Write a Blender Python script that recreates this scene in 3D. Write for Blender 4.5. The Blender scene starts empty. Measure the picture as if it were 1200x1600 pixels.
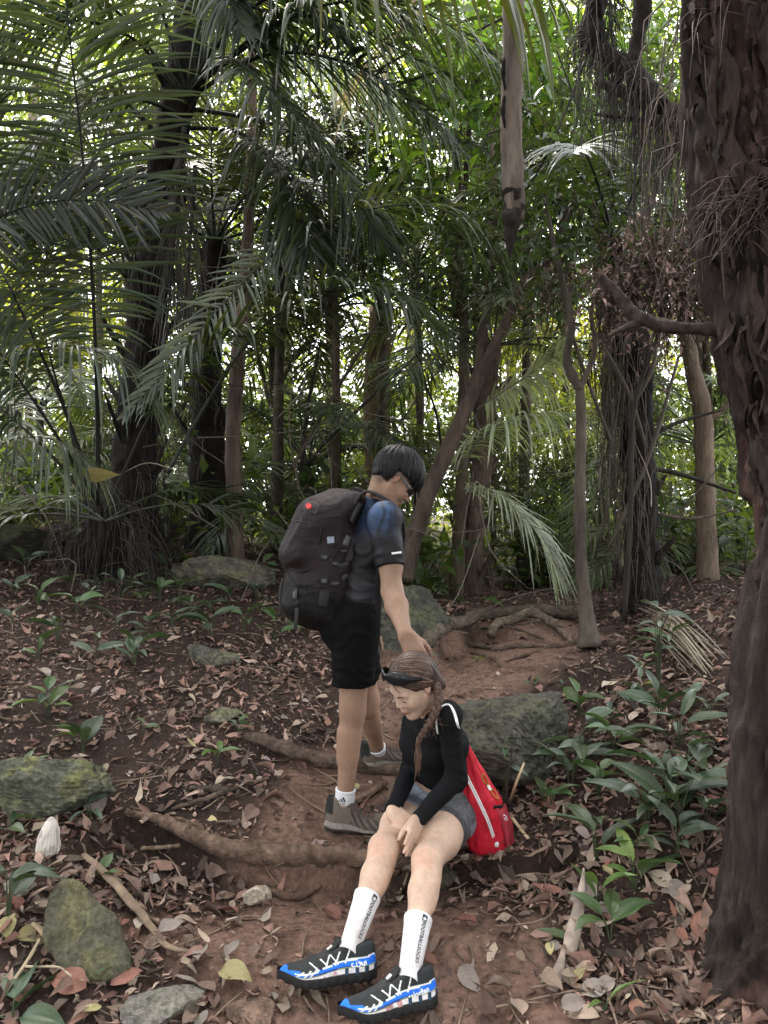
import bpy, math, random
import numpy as np
from mathutils import Vector, Matrix, Quaternion

# ---------------------------------------------------------------- camera, sky, sun, exposure
SC = bpy.context.scene
COL = SC.collection
CAM_Z = 1.5
FPX = 1155.0                      # focal length in photo pixels (photo 1200 x 1600)
cam_d = bpy.data.cameras.new('camera')
cam_d.sensor_fit = 'VERTICAL'
cam_d.sensor_height = 36.0
cam_d.lens = 36.0 * FPX / 1600.0
cam_d.clip_start = 0.05
cam_d.clip_end = 500
cam = bpy.data.objects.new('camera', cam_d)
COL.objects.link(cam)
cam.location = (0, 0, CAM_Z)
cam.rotation_euler = (math.radians(90), 0, 0)
SC.camera = cam

SUN_EL, SUN_AZ = 55.0, 340.0      # degrees; azimuth measured clockwise from +Y (the view direction)
world = bpy.data.worlds.new('World')
SC.world = world
world.use_nodes = True
wn = world.node_tree
wn.nodes.clear()
w_out = wn.nodes.new('ShaderNodeOutputWorld')
w_bg = wn.nodes.new('ShaderNodeBackground')
w_sky = wn.nodes.new('ShaderNodeTexSky')
w_sky.sky_type = 'NISHITA'
w_sky.sun_disc = False
w_sky.sun_elevation = math.radians(SUN_EL)
w_sky.sun_rotation = math.radians(SUN_AZ)
w_sky.air_density = 1.0
w_sky.dust_density = 4.0
w_mix = wn.nodes.new('ShaderNodeMix')
w_mix.data_type = 'RGBA'
w_mix.inputs[0].default_value = 0.72            # bright thin cloud veils most of the blue
w_mix.inputs[7].default_value = (8.6, 8.7, 8.6, 1)
wn.links.new(w_sky.outputs[0], w_mix.inputs[6])
wn.links.new(w_mix.outputs[2], w_bg.inputs[0])
w_bg.inputs[1].default_value = 0.15
wn.links.new(w_bg.outputs[0], w_out.inputs[0])

sun_d = bpy.data.lights.new('sun', 'SUN')
sun_d.energy = 1.5
sun_d.angle = math.radians(12)
sun_d.color = (1.0, 0.95, 0.88)
sun = bpy.data.objects.new('sun', sun_d)
COL.objects.link(sun)
_az, _el = math.radians(SUN_AZ), math.radians(SUN_EL)
_dir = Vector((math.sin(_az) * math.cos(_el), math.cos(_az) * math.cos(_el), math.sin(_el)))
sun.rotation_euler = _dir.to_track_quat('Z', 'Y').to_euler()
sun.location = (0, 0, 30)

SC.view_settings.view_transform = 'Standard'
SC.view_settings.look = 'None'
SC.view_settings.gamma = 1.0
SC.view_settings.exposure = 2.15
SC.render.engine = 'CYCLES'
SC.cycles.max_bounces = 7
SC.cycles.diffuse_bounces = 4
SC.cycles.transmission_bounces = 4
SC.cycles.use_denoising = True

# ---------------------------------------------------------------- helpers
RNG = np.random.default_rng(7)
random.seed(7)

def P(px, py, Y):
    """point seen at photo pixel (px, py) at distance Y in front of the camera"""
    return np.array([(px - 600.0) / FPX * Y, Y, CAM_Z - (py - 800.0) / FPX * Y])

def PP(l):
    return [P(*q) for q in l]

def nrm(v):
    v = np.asarray(v, float)
    return v / (np.linalg.norm(v, axis=-1, keepdims=True) + 1e-12)

def sstep(a, b, x):
    t = np.clip((x - a) / (b - a), 0, 1)
    return t * t * (3 - 2 * t)

def _hash(i, j, k, s):
    h = (i * 374761393 + j * 668265263 + k * 2147483647 + s * 1274126177) & 0xffffffff
    h = ((h ^ (h >> 13)) * 1274126177) & 0xffffffff
    h = h ^ (h >> 16)
    return (h & 0xffff) / 65535.0

def vnoise(p, seed=0):
    """smooth value noise in [-1, 1] for an (n, 3) array"""
    p = np.asarray(p, float)
    f = np.floor(p)
    i = f.astype(np.int64)
    t = p - f
    t = t * t * (3 - 2 * t)
    r = 0
    for dx in (0, 1):
        wx = t[:, 0] if dx else 1 - t[:, 0]
        for dy in (0, 1):
            wy = t[:, 1] if dy else 1 - t[:, 1]
            for dz in (0, 1):
                wz = t[:, 2] if dz else 1 - t[:, 2]
                r = r + wx * wy * wz * _hash(i[:, 0] + dx, i[:, 1] + dy, i[:, 2] + dz, seed)
    return r * 2 - 1

def fbm(p, oct=4, seed=0, gain=.5):
    r, a, f = 0, 1.0, 1.0
    p = np.asarray(p, float)
    for o in range(oct):
        r = r + a * vnoise(p * f, seed + o)
        a *= gain
        f *= 2.03
    return r

ORIG = {}

def mesh_data(name, V, F, smooth=True, C=None):
    """mesh from arrays; F is an (m,3)/(m,4) array or a list of such arrays"""
    V = np.ascontiguousarray(V, dtype=np.float32)
    if not isinstance(F, list):
        F = [F]
    F = [np.asarray(f, dtype=np.int32) for f in F if len(f)]
    me = bpy.data.meshes.new(name)
    me.vertices.add(len(V))
    me.vertices.foreach_set('co', V.ravel())
    lv = np.concatenate([f.ravel() for f in F])
    tot = np.concatenate([np.full(len(f), f.shape[1], np.int32) for f in F])
    st = np.concatenate([[0], np.cumsum(tot)[:-1]]).astype(np.int32)
    me.loops.add(len(lv))
    me.loops.foreach_set('vertex_index', lv)
    me.polygons.add(len(tot))
    me.polygons.foreach_set('loop_start', st)
    me.polygons.foreach_set('loop_total', tot)
    me.polygons.foreach_set('use_smooth', np.full(len(tot), smooth))
    me.update(calc_edges=True)
    if C is not None:
        C = np.asarray(C, dtype=np.float32)
        if C.ndim == 1:
            C = np.tile(C, (len(V), 1))
        if C.shape[1] == 3:
            C = np.concatenate([C, np.ones((len(C), 1), np.float32)], 1)
        at = me.color_attributes.new('Col', 'FLOAT_COLOR', 'POINT')
        at.data.foreach_set('color', np.ascontiguousarray(C, dtype=np.float32).ravel())
    return me

def origin_of(o):
    return ORIG.get(o.name, np.zeros(3))

def part(name, V, F, mat, parent=None, smooth=True, C=None, label=None, kind=None):
    """one mesh object; V in world space, stored relative to its thing's base"""
    o0 = origin_of(parent) if parent is not None else np.zeros(3)
    me = mesh_data(name, np.asarray(V) - o0, F, smooth, C)
    if mat is not None:
        me.materials.append(mat)
    o = bpy.data.objects.new(name, me)
    COL.objects.link(o)
    if parent is not None:
        o.parent = parent
        ORIG[o.name] = o0
    if label:
        o['label'] = label
    if kind:
        o['kind'] = kind
    return o

def tag(o, label, cat, group=None, kind=None):
    o['label'] = label
    if cat:
        o['category'] = cat
    if group:
        o['group'] = group
    if kind:
        o['kind'] = kind
    return o

def solo(name, V, F, mat, label, cat, loc=None, group=None, smooth=True, C=None, kind=None):
    """a thing that is one mesh, origin at its base"""
    V = np.asarray(V, float)
    if loc is None:
        loc = np.array([V[:, 0].mean(), V[:, 1].mean(), V[:, 2].min()])
    me = mesh_data(name, V - loc, F, smooth, C)
    if mat is not None:
        me.materials.append(mat)
    o = bpy.data.objects.new(name, me)
    o.location = loc
    COL.objects.link(o)
    ORIG[o.name] = np.asarray(loc, float)
    return tag(o, label, cat, group, kind)

def thing(name, label, cat, loc, group=None):
    o = bpy.data.objects.new(name, None)
    o.empty_display_size = 0.05
    o.location = loc
    COL.objects.link(o)
    ORIG[o.name] = np.asarray(loc, float)
    return tag(o, label, cat, group)

def linked(name, me, parent=None, loc=(0, 0, 0), rot=(0, 0, 0), sc=(1, 1, 1)):
    o = bpy.data.objects.new(name, me)
    o.location = loc
    o.rotation_euler = rot
    o.scale = sc
    COL.objects.link(o)
    if parent is not None:
        o.parent = parent
    return o

class MB:
    """collects geometry into one mesh"""
    def __init__(self):
        self.V, self.C, self.Q, self.T, self.n = [], [], [], [], 0
    def add(self, V, Q=None, T=None, C=None):
        V = np.asarray(V, float)
        if Q is not None and len(Q):
            self.Q.append(np.asarray(Q) + self.n)
        if T is not None and len(T):
            self.T.append(np.asarray(T) + self.n)
        self.V.append(V)
        if C is None:
            C = np.array([.5, .5, .5])
        C = np.asarray(C, float)
        if C.ndim == 1:
            C = np.tile(C[:3], (len(V), 1))
        self.C.append(C)
        self.n += len(V)
        return self
    def get(self):
        F = []
        if self.Q:
            F.append(np.concatenate(self.Q))
        if self.T:
            F.append(np.concatenate(self.T))
        return np.concatenate(self.V), F, np.concatenate(self.C)
    def part(self, name, mat, parent=None, **k):
        V, F, C = self.get()
        return part(name, V, F, mat, parent, C=C, **k)
    def solo(self, name, mat, label, cat, **k):
        V, F, C = self.get()
        return solo(name, V, F, mat, label, cat, C=C, **k)

def resample(pts, n):
    """Catmull-Rom through pts (m,d), n samples by arc length"""
    pts = np.asarray(pts, float)
    if len(pts) == 2:
        t = np.linspace(0, 1, n)[:, None]
        return pts[0] * (1 - t) + pts[1] * t
    e = np.concatenate([[2 * pts[0] - pts[1]], pts, [2 * pts[-1] - pts[-2]]])
    out = []
    for i in range(1, len(e) - 2):
        p0, p1, p2, p3 = e[i - 1], e[i], e[i + 1], e[i + 2]
        t = np.linspace(0, 1, 16, endpoint=False)[:, None]
        out.append(.5 * (2 * p1 + (p2 - p0) * t + (2 * p0 - 5 * p1 + 4 * p2 - p3) * t ** 2 + (3 * p1 - p0 - 3 * p2 + p3) * t ** 3))
    out.append(pts[-1:])
    c = np.concatenate(out)
    s = np.concatenate([[0], np.cumsum(np.linalg.norm(np.diff(c[:, :3], axis=0), axis=1))])
    u = np.linspace(0, s[-1], n)
    return np.stack([np.interp(u, s, c[:, k]) for k in range(c.shape[1])], 1)

def frames(c):
    """tangent, normal, binormal along a polyline (parallel transport)"""
    t = nrm(np.gradient(c, axis=0))
    ref = np.array([0, 0, 1.0]) if abs(t[0][2]) < .9 else np.array([1.0, 0, 0])
    n = np.zeros_like(c)
    n[0] = nrm(ref - t[0] * ref.dot(t[0]))
    for i in range(1, len(c)):
        v = n[i - 1] - t[i] * n[i - 1].dot(t[i])
        n[i] = nrm(v)
    return t, n, np.cross(t, n)

def tube(pts, radii, n=None, seg=8, rough=0.0, seed=0, flat=1.0, caps=True, freq=9.0, ridges=0, ridge_amp=0.0):
    """swept tube; radii a number or a list along pts. returns V, Q, T"""
    pts = np.asarray(pts, float)
    r = np.full(len(pts), radii, float) if np.isscalar(radii) else np.asarray(radii, float)
    n = n or max(2, len(pts) * 4)
    cr = resample(np.concatenate([pts, r[:, None]], 1), n)
    c, r = cr[:, :3], np.maximum(cr[:, 3], 1e-4)
    t, a, b = frames(c)
    th = np.linspace(0, 2 * np.pi, seg, endpoint=False)
    ring = a[:, None] * np.cos(th)[None, :, None] + b[:, None] * np.sin(th)[None, :, None] * flat
    rr = np.ones((n, seg)) * r[:, None]
    if ridges:
        rr = rr * (1 + ridge_amp * np.sin(ridges * th)[None])
    if rough:
        q = (c[:, None] + ring * r[:, None, None]).reshape(-1, 3)
        rr = rr * (1 + rough * fbm(q * freq, 3, seed).reshape(n, seg))
    V = (c[:, None] + ring * rr[..., None]).reshape(-1, 3)
    i = np.arange(n - 1)[:, None] * seg
    j = np.arange(seg)[None]
    k = (j + 1) % seg
    Q = np.stack([i + j, i + k, i + seg + k, i + seg + j], -1).reshape(-1, 4)
    T = []
    if caps:
        V = np.concatenate([V, c[:1], c[-1:]])
        m = n * seg
        T = [[m, (q + 1) % seg, q] for q in range(seg)] + [[m + 1, m - seg + q, m - seg + (q + 1) % seg] for q in range(seg)]
    return V, Q, T

# ---------------------------------------------------------------- materials
MATS = {}

def _nt(name):
    m = bpy.data.materials.new(name)
    m.use_nodes = True
    nt = m.node_tree
    b = nt.nodes['Principled BSDF']
    return m, nt, b

def N(nt, typ, **k):
    n = nt.nodes.new(typ)
    for a, v in k.items():
        setattr(n, a, v)
    return n

def mat(name, color=None, rough=.7, spec=.3, var=.25, vscale=12.0, bump=0.0, bscale=40.0, stretch=None, sss=0.0,
        transl=0.0, hue_rand=0.0, val_rand=0.0, metal=0.0, coat=0.0, sheen=0.0, dark=None, rough_var=0.0, tcol=None):
    """procedural material; colour from the mesh attribute Col unless given, varied by noise"""
    if name in MATS:
        return MATS[name]
    m, nt, b = _nt(name)
    L = nt.links
    tc = N(nt, 'ShaderNodeTexCoord')
    src = tc.outputs['Object']
    if stretch:
        mp = N(nt, 'ShaderNodeMapping')
        mp.inputs['Scale'].default_value = stretch
        L.new(src, mp.inputs[0])
        src = mp.outputs[0]
    nz = N(nt, 'ShaderNodeTexNoise')
    nz.inputs['Scale'].default_value = vscale
    nz.inputs['Detail'].default_value = 6
    nz.inputs['Roughness'].default_value = .62
    L.new(src, nz.inputs['Vector'])
    if color is None:
        c0 = N(nt, 'ShaderNodeAttribute')
        c0.attribute_name = 'Col'
        cout = c0.outputs['Color']
    else:
        c0 = N(nt, 'ShaderNodeRGB')
        c0.outputs[0].default_value = (*color, 1)
        cout = c0.outputs[0]
    hsv = N(nt, 'ShaderNodeHueSaturation')
    mr = N(nt, 'ShaderNodeMapRange')
    mr.inputs['From Min'].default_value = .3
    mr.inputs['From Max'].default_value = .7
    mr.inputs['To Min'].default_value = 1 - var
    mr.inputs['To Max'].default_value = 1 + var
    L.new(nz.outputs['Fac'], mr.inputs['Value'])
    vout = mr.outputs['Result']
    if val_rand or hue_rand:
        oi = N(nt, 'ShaderNodeObjectInfo')
        m2 = N(nt, 'ShaderNodeMapRange')
        m2.inputs['To Min'].default_value = 1 - val_rand
        m2.inputs['To Max'].default_value = 1 + val_rand
        L.new(oi.outputs['Random'], m2.inputs['Value'])
        mu = N(nt, 'ShaderNodeMath', operation='MULTIPLY')
        L.new(vout, mu.inputs[0])
        L.new(m2.outputs['Result'], mu.inputs[1])
        vout = mu.outputs[0]
        if hue_rand:
            wn_ = N(nt, 'ShaderNodeTexWhiteNoise', noise_dimensions='1D')
            L.new(oi.outputs['Random'], wn_.inputs['W'])
            m3 = N(nt, 'ShaderNodeMapRange')
            m3.inputs['To Min'].default_value = .5 - hue_rand
            m3.inputs['To Max'].default_value = .5 + hue_rand
            L.new(wn_.outputs['Value'], m3.inputs['Value'])
            L.new(m3.outputs['Result'], hsv.inputs['Hue'])
    L.new(vout, hsv.inputs['Value'])
    L.new(cout, hsv.inputs['Color'])
    col = hsv.outputs['Color']
    if dark is not None:                       # a second colour in larger blotches: (colour, scale, amount)
        n2 = N(nt, 'ShaderNodeTexNoise')
        n2.inputs['Scale'].default_value = dark[1]
        n2.inputs['Detail'].default_value = 8
        n2.inputs['Roughness'].default_value = .68
        L.new(src, n2.inputs['Vector'])
        rp = N(nt, 'ShaderNodeMapRange')
        rp.inputs['From Min'].default_value = .5
        rp.inputs['From Max'].default_value = .62
        rp.inputs['To Max'].default_value = dark[2]
        L.new(n2.outputs['Fac'], rp.inputs['Value'])
        mx = N(nt, 'ShaderNodeMix', data_type='RGBA')
        L.new(rp.outputs['Result'], mx.inputs[0])
        L.new(col, mx.inputs[6])
        mx.inputs[7].default_value = (*dark[0], 1)
        col = mx.outputs[2]
    L.new(col, b.inputs['Base Color'])
    b.inputs['Roughness'].default_value = rough
    if rough_var:
        m4 = N(nt, 'ShaderNodeMapRange')
        m4.inputs['From Min'].default_value = .3
        m4.inputs['From Max'].default_value = .7
        m4.inputs['To Min'].default_value = max(.02, rough - rough_var)
        m4.inputs['To Max'].default_value = min(1, rough + rough_var)
        L.new(nz.outputs['Fac'], m4.inputs['Value'])
        L.new(m4.outputs['Result'], b.inputs['Roughness'])
    b.inputs['Specular IOR Level'].default_value = spec
    b.inputs['Metallic'].default_value = metal
    if coat:
        b.inputs['Coat Weight'].default_value = coat
    if sheen:
        b.inputs['Sheen Weight'].default_value = sheen
    if sss:
        b.inputs['Subsurface Weight'].default_value = sss
        b.inputs['Subsurface Radius'].default_value = (.012, .005, .003)
        b.inputs['Subsurface Scale'].default_value = 1.0
    if bump:
        n3 = N(nt, 'ShaderNodeTexNoise')
        n3.inputs['Scale'].default_value = bscale
        n3.inputs['Detail'].default_value = 8
        n3.inputs['Roughness'].default_value = .65
        L.new(src, n3.inputs['Vector'])
        bp = N(nt, 'ShaderNodeBump')
        bp.inputs['Strength'].default_value = min(1, bump)
        bp.inputs['Distance'].default_value = .02
        L.new(n3.outputs['Fac'], bp.inputs['Height'])
        L.new(bp.outputs[0], b.inputs['Normal'])
    if transl:
        tr = N(nt, 'ShaderNodeBsdfTranslucent')
        ms = N(nt, 'ShaderNodeMixShader')
        ms.inputs[0].default_value = transl
        if tcol:
            g = N(nt, 'ShaderNodeMix', data_type='RGBA', blend_type='MULTIPLY')
            g.inputs[0].default_value = 1
            L.new(col, g.inputs[6])
            g.inputs[7].default_value = (*tcol, 1)
            L.new(g.outputs[2], tr.inputs[0])
        else:
            L.new(col, tr.inputs[0])
        L.new(b.outputs[0], ms.inputs[1])
        L.new(tr.outputs[0], ms.inputs[2])
        L.new(ms.outputs[0], nt.nodes['Material Output'].inputs[0])
    MATS[name] = m
    return m

M_LEAF = mat('leaf_green', rough=.36, spec=.6, var=.18, vscale=9, transl=.42, tcol=(1.7, 1.7, .55))
M_PALM = mat('palm_leaflet', rough=.38, spec=.5, var=.15, vscale=6, transl=.32, tcol=(1.6, 1.6, .55))
M_FAR = mat('far_leaf', rough=.5, spec=.35, var=.25, vscale=1.2, transl=.55, tcol=(1.7, 1.6, .5))
M_PLANT = mat('plant_leaf', rough=.42, spec=.38, var=.2, vscale=22, transl=.18, tcol=(1.3, 1.5, .6), val_rand=.3, hue_rand=.02)
M_DEAD = mat('dead_leaf', rough=.75, spec=.25, var=.28, vscale=30, transl=.08)
M_DEADI = mat('dead_leaf_single', rough=.7, spec=.3, var=.3, vscale=35, transl=.08, val_rand=.25, hue_rand=.012, bump=.3, bscale=60)
M_BARK = mat('bark', rough=.88, spec=.2, var=.4, vscale=7, bump=1.0, bscale=16, stretch=(3.2, 3.2, .7))
M_BARKD = mat('dark_palm_bark', rough=.92, spec=.15, var=.5, vscale=9, bump=1.0, bscale=22, stretch=(3, 3, .8))
M_BIG = mat('peeling_bark', rough=.85, spec=.25, var=.5, vscale=5, bump=1.0, bscale=9, stretch=(4.0, 4.0, .8), dark=((.022, .014, .012), 2.6, .8))
M_ROOT = mat('root_bark', rough=.9, spec=.15, var=.5, vscale=26, bump=1.0, bscale=55, dark=((.05, .034, .026), 14, .6))
M_ROCK = mat('mossy_rock', rough=.88, spec=.25, var=.4, vscale=16, bump=1.0, bscale=22, dark=((.10, .105, .035), 9, .75))
M_STRAW = mat('dry_stalk', rough=.75, spec=.25, var=.3, vscale=30)
# ---------------------------------------------------------------- the ground
GCTRL = [  # photo pixel and distance: points where the ground shows
    (0, 1600, 2.1), (300, 1600, 2.13), (600, 1600, 2.15), (900, 1600, 2.1), (1200, 1600, 2.0),
    (0, 1400, 2.5), (200, 1400, 2.6), (400, 1450, 2.5), (600, 1590, 2.2), (660, 1575, 2.22), (545, 1537, 2.31), (440, 1535, 2.28),
    (300, 1370, 2.75), (450, 1352, 2.84), (560, 1298, 3.1), (510, 1293, 3.1), (420, 1250, 3.2), (600, 1204, 3.65), (640, 1200, 3.6),
    (0, 1200, 3.3), (200, 1200, 3.4), (400, 1150, 3.65), (0, 1000, 4.6), (300, 1000, 4.8), (450, 1000, 4.9), (500, 1080, 4.2),
    (300, 885, 6.5), (0, 872, 6.0), (450, 905, 6.3), (600, 950, 5.9), (620, 1000, 5.0),
    (750, 1050, 4.6), (820, 968, 5.8), (700, 1150, 3.95), (900, 966, 5.9), (960, 985, 5.4), (880, 1050, 4.5),
    (770, 1335, 2.86), (700, 1330, 2.92), (700, 1425, 2.5), (800, 1400, 2.55), (900, 1350, 2.62), (1000, 1500, 2.3), (900, 1180, 3.3), (1050, 1150, 3.15),
    (1000, 1000, 4.9), (1100, 975, 4.6), (1100, 1300, 2.55), (1150, 1500, 2.2), (1190, 1150, 3.0), (790, 1250, 3.15),
]
GPTS = np.array([P(*q) for q in GCTRL] + [
    (-6, 0, .35), (6, 0, .5), (0, 0, -.06), (-2, 0, .0), (2, 0, .05), (0, -6, -.2), (-6, -6, 0), (6, -6, .1),
    (-5, 6, 1.5), (-8, 9, 2.2), (-3, 8, 1.35), (-1, 8, 1.0), (1, 8, .62), (3, 8, .85), (6, 8, 1.2), (5, 5, 1.15), (3, 3, .8),
    (-4, 3, .75), (0, 12, .6), (-6, 14, 1.6), (6, 14, 1.0), (0, 22, .5), (-12, 22, 1.5), (12, 22, 1.2), (-15, 5, 2.5), (15, 5, 2)])

def _tps(xy, z):
    n = len(xy)
    r2 = ((xy[:, None] - xy[None]) ** 2).sum(-1)
    K = np.where(r2 > 0, .5 * r2 * np.log(r2 + 1e-12), 0) + np.eye(n) * .012
    A = np.zeros((n + 3, n + 3))
    A[:n, :n] = K
    A[:n, n] = 1
    A[:n, n + 1:] = xy
    A[n:, :n] = A[:n, n:].T
    return np.linalg.solve(A, np.concatenate([z, np.zeros(3)]))

_TW = _tps(GPTS[:, :2], GPTS[:, 2])

def ground_base(x, y):
    x, y = np.atleast_1d(np.asarray(x, float)), np.atleast_1d(np.asarray(y, float))
    xc, yc = np.clip(x, -16, 16), np.clip(y, -7, 24)
    out = np.zeros(len(x))
    for s in range(0, len(x), 40000):
        q = np.stack([xc[s:s + 40000], yc[s:s + 40000]], 1)
        r2 = ((q[:, None] - GPTS[None, :, :2]) ** 2).sum(-1)
        U = .5 * r2 * np.log(r2 + 1e-12)
        out[s:s + 40000] = U @ _TW[:len(GPTS)] + _TW[len(GPTS)] + q @ _TW[len(GPTS) + 1:]
    return out

def _march(fn, px, py):
    Y = np.concatenate([np.arange(1.2, 8, .01), np.arange(8, 40, .05)])
    x = (px - 600.0) / FPX * Y
    z = CAM_Z - (py - 800.0) / FPX * Y
    below = np.nonzero(z < fn(x, Y))[0]
    i = below[0] if len(below) else len(Y) - 1
    return np.array([x[i], Y[i], z[i]])

STEPS = []       # polyline in plan, height of the drop on its right-hand side, reach of the drop
def _plan(l):
    return np.array([_march(ground_base, *q)[:2] for q in l])
STEPS.append((_plan([(200, 1272), (280, 1304), (350, 1340), (450, 1350), (570, 1348)]), .095, .30))
STEPS.append((_plan([(375, 1155), (450, 1180), (520, 1202), (620, 1210)]), .04, .22))
STEPS.append((_plan([(600, 1352), (680, 1362), (760, 1345), (850, 1335)]), .09, .26))
STEPS.append((_plan([(665, 1040), (690, 1000), (735, 978)]), .10, .40))

def pl_dist(x, y, pl):
    """distance to a polyline, sign (+ on its left), end fade"""
    best = np.full(len(x), 1e9)
    sg = np.zeros(len(x))
    end = np.zeros(len(x), bool)
    for i in range(len(pl) - 1):
        a, b = pl[i], pl[i + 1]
        d = b - a
        t0 = ((x - a[0]) * d[0] + (y - a[1]) * d[1]) / (d @ d)
        t = np.clip(t0, 0, 1)
        ex, ey = x - a[0] - t * d[0], y - a[1] - t * d[1]
        r = np.hypot(ex, ey)
        m = r < best
        best = np.where(m, r, best)
        sg = np.where(m, np.sign(d[0] * ey - d[1] * ex), sg)
        e = (t0 < 0) & (i == 0) | (t0 > 1) & (i == len(pl) - 2)
        end = np.where(m, e, end)
    return best, sg, end

def ground_z(x, y):
    x, y = np.atleast_1d(np.asarray(x, float)), np.atleast_1d(np.asarray(y, float))
    z = ground_base(x, y)
    for pl, h, reach in STEPS:
        near = (np.abs(x - pl[:, 0].mean()) < 2) & (np.abs(y - pl[:, 1].mean()) < 2)
        if near.any():
            d, s, e = pl_dist(x[near], y[near], pl)
            sd = d * s
            w = np.where(sd < 0, np.exp(-(d / reach) ** 2), 0) * sstep(.02, -.03, sd)
            w = np.where(e, w * np.exp(-(d / .12) ** 2), w)
            z[near] -= h * w
    q = np.stack([x, y, x * 0], 1)
    lum = fbm(q * 3.1, 3, 11) * .018 + fbm(q * 13, 3, 21) * .0075
    far = sstep(4, 10, np.hypot(x, y))
    return z + lum * (1 + far)

_cache = {}
def G(px, py):
    """the ground point seen at a photo pixel"""
    return _march(lambda x, y: ground_z(x, y), px, py)

PATH = _plan([(600, 1600), (500, 1430), (470, 1300), (560, 1230), (640, 1170), (690, 1100), (760, 1030), (850, 990)])
def path_w(x, y):
    d, _, _ = pl_dist(np.asarray(x, float), np.asarray(y, float), PATH)
    q = np.stack([x, y, np.zeros(len(x))], 1)
    wide = .28 + .34 * sstep(3.0, 2.3, np.asarray(y)) + .24 * sstep(3.9, 4.6, np.asarray(y))
    return sstep(1.25, .55, d / wide + .35 * fbm(q * 4, 3, 5))

def _axis(a, b, fine0, fine1, d0, grow):
    s = [fine0]
    while s[-1] < fine1:
        s.append(s[-1] + d0)
    d = d0
    while s[-1] < b:
        d *= grow
        s.append(s[-1] + d)
    lo = []
    d, v = d0, fine0
    while v > a:
        d *= grow
        v -= d
        lo.append(v)
    return np.array(lo[::-1] + s)

gx = _axis(-60, 60, -1.9, 1.9, .027, 1.05)
gy = _axis(-20, 120, 1.7, 4.2, .027, 1.035)
XX, YY = np.meshgrid(gx, gy)
gz = ground_z(XX.ravel(), YY.ravel())
GV = np.stack([XX.ravel(), YY.ravel(), gz], 1)
nx, ny = len(gx), len(gy)
ii = (np.arange(ny - 1)[:, None] * nx + np.arange(nx - 1)[None]).ravel()
GQ = np.stack([ii, ii + 1, ii + nx + 1, ii + nx], 1)
pw = path_w(GV[:, 0], GV[:, 1])
nz = fbm(GV * np.array([2.2, 2.2, 0]), 4, 3)[:, None]
soil = np.array([.20, .122, .094])          # trodden red clay
humus = np.array([.045, .029, .023])         # leaf mould beside the path
GC = humus + (soil - humus) * pw[:, None] + nz * np.array([.018, .011, .009])
M_SOIL = mat('forest_soil', rough=.95, spec=.15, var=.42, vscale=38, bump=1.0, bscale=75, dark=((.045, .027, .02), 7, .55))
gm = mesh_data('ground', GV, GQ, True, np.clip(GC, .01, 1))
gm.materials.append(M_SOIL)
ground = bpy.data.objects.new('ground', gm)
COL.objects.link(ground)
ground['kind'] = 'structure'
ground['label'] = 'reddish brown forest floor with a trodden trail climbing between banks'

# ---------------------------------------------------------------- leaf shapes and scattering
def leaf_proto(L=1.0, W=.38, n=5, fold=.12, droop=.25, curl=0.0, tip=1.6, base=.55, wave=0.0, seed=0):
    """a leaf along +X, width along Y, up +Z: V, Q, T"""
    r = np.random.default_rng(seed)
    t = np.linspace(0, 1, n + 2)[1:-1]
    w = W * .5 * np.sin(np.pi * t ** base) ** (1 / 1.15) * (1 - .35 * t ** tip)
    mid = np.stack([t * L, t * 0, droop * L * (t * .5 - t ** 2)], 1)
    ed = fold * w / (W * .5) * W
    wv = wave * r.normal(size=(2, n)) * W
    cu = curl * w
    Lf = mid + np.stack([w * 0, w * np.cos(curl), ed + np.abs(w) * np.sin(curl) + wv[0]], 1)
    Rt = mid + np.stack([w * 0, -w * np.cos(curl), ed + np.abs(w) * np.sin(curl) + wv[1]], 1)
    V = np.concatenate([[[0, 0, 0]], np.stack([Lf, mid, Rt], 1).reshape(-1, 3), [[L, 0, droop * L * -.5]]])
    Q, T = [], []
    for i in range(n - 1):
        a = 1 + i * 3
        Q += [[a, a + 1, a + 4, a + 3], [a + 1, a + 2, a + 5, a + 4]]
    e = len(V) - 1
    a = 1 + (n - 1) * 3
    T = [[0, 2, 1], [0, 3, 2], [a, a + 1, e], [a + 1, a + 2, e]]
    return V, np.array(Q).reshape(-1, 4), np.array(T)

def rot_from(up, yaw, tilt, rng):
    """n rotation matrices: z axis along up (n,3) tilted at random, spun by yaw"""
    n = len(up)
    up = nrm(up + rng.normal(size=(n, 3)) * tilt[:, None] if np.ndim(tilt) else up + rng.normal(size=(n, 3)) * tilt)
    ref = np.stack([np.cos(yaw), np.sin(yaw), np.zeros(n)], 1)
    x = nrm(ref - up * (ref * up).sum(1, keepdims=True))
    y = np.cross(up, x)
    return np.stack([x, y, up], 2)

def scatter(mb, proto, pos, R, sc, C, cvar=None):
    V, Q, T = proto
    n, m = len(pos), len(V)
    W = np.einsum('nij,mj->nmi', R, V) * np.asarray(sc).reshape(n, 1, -1) + pos[:, None]
    off = (np.arange(n) * m)[:, None, None]
    mb.add(W.reshape(-1, 3), (Q[None] + off).reshape(-1, 4) if len(Q) else None, (T[None] + off).reshape(-1, 3) if len(T) else None, np.repeat(C, m, 0))

def gnormal(x, y):
    e = .04
    z0 = ground_z(x, y)
    return nrm(np.stack([-(ground_z(x + e, y) - z0) / e, -(ground_z(x, y + e) - z0) / e, np.ones(len(x))], 1)), z0

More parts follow.
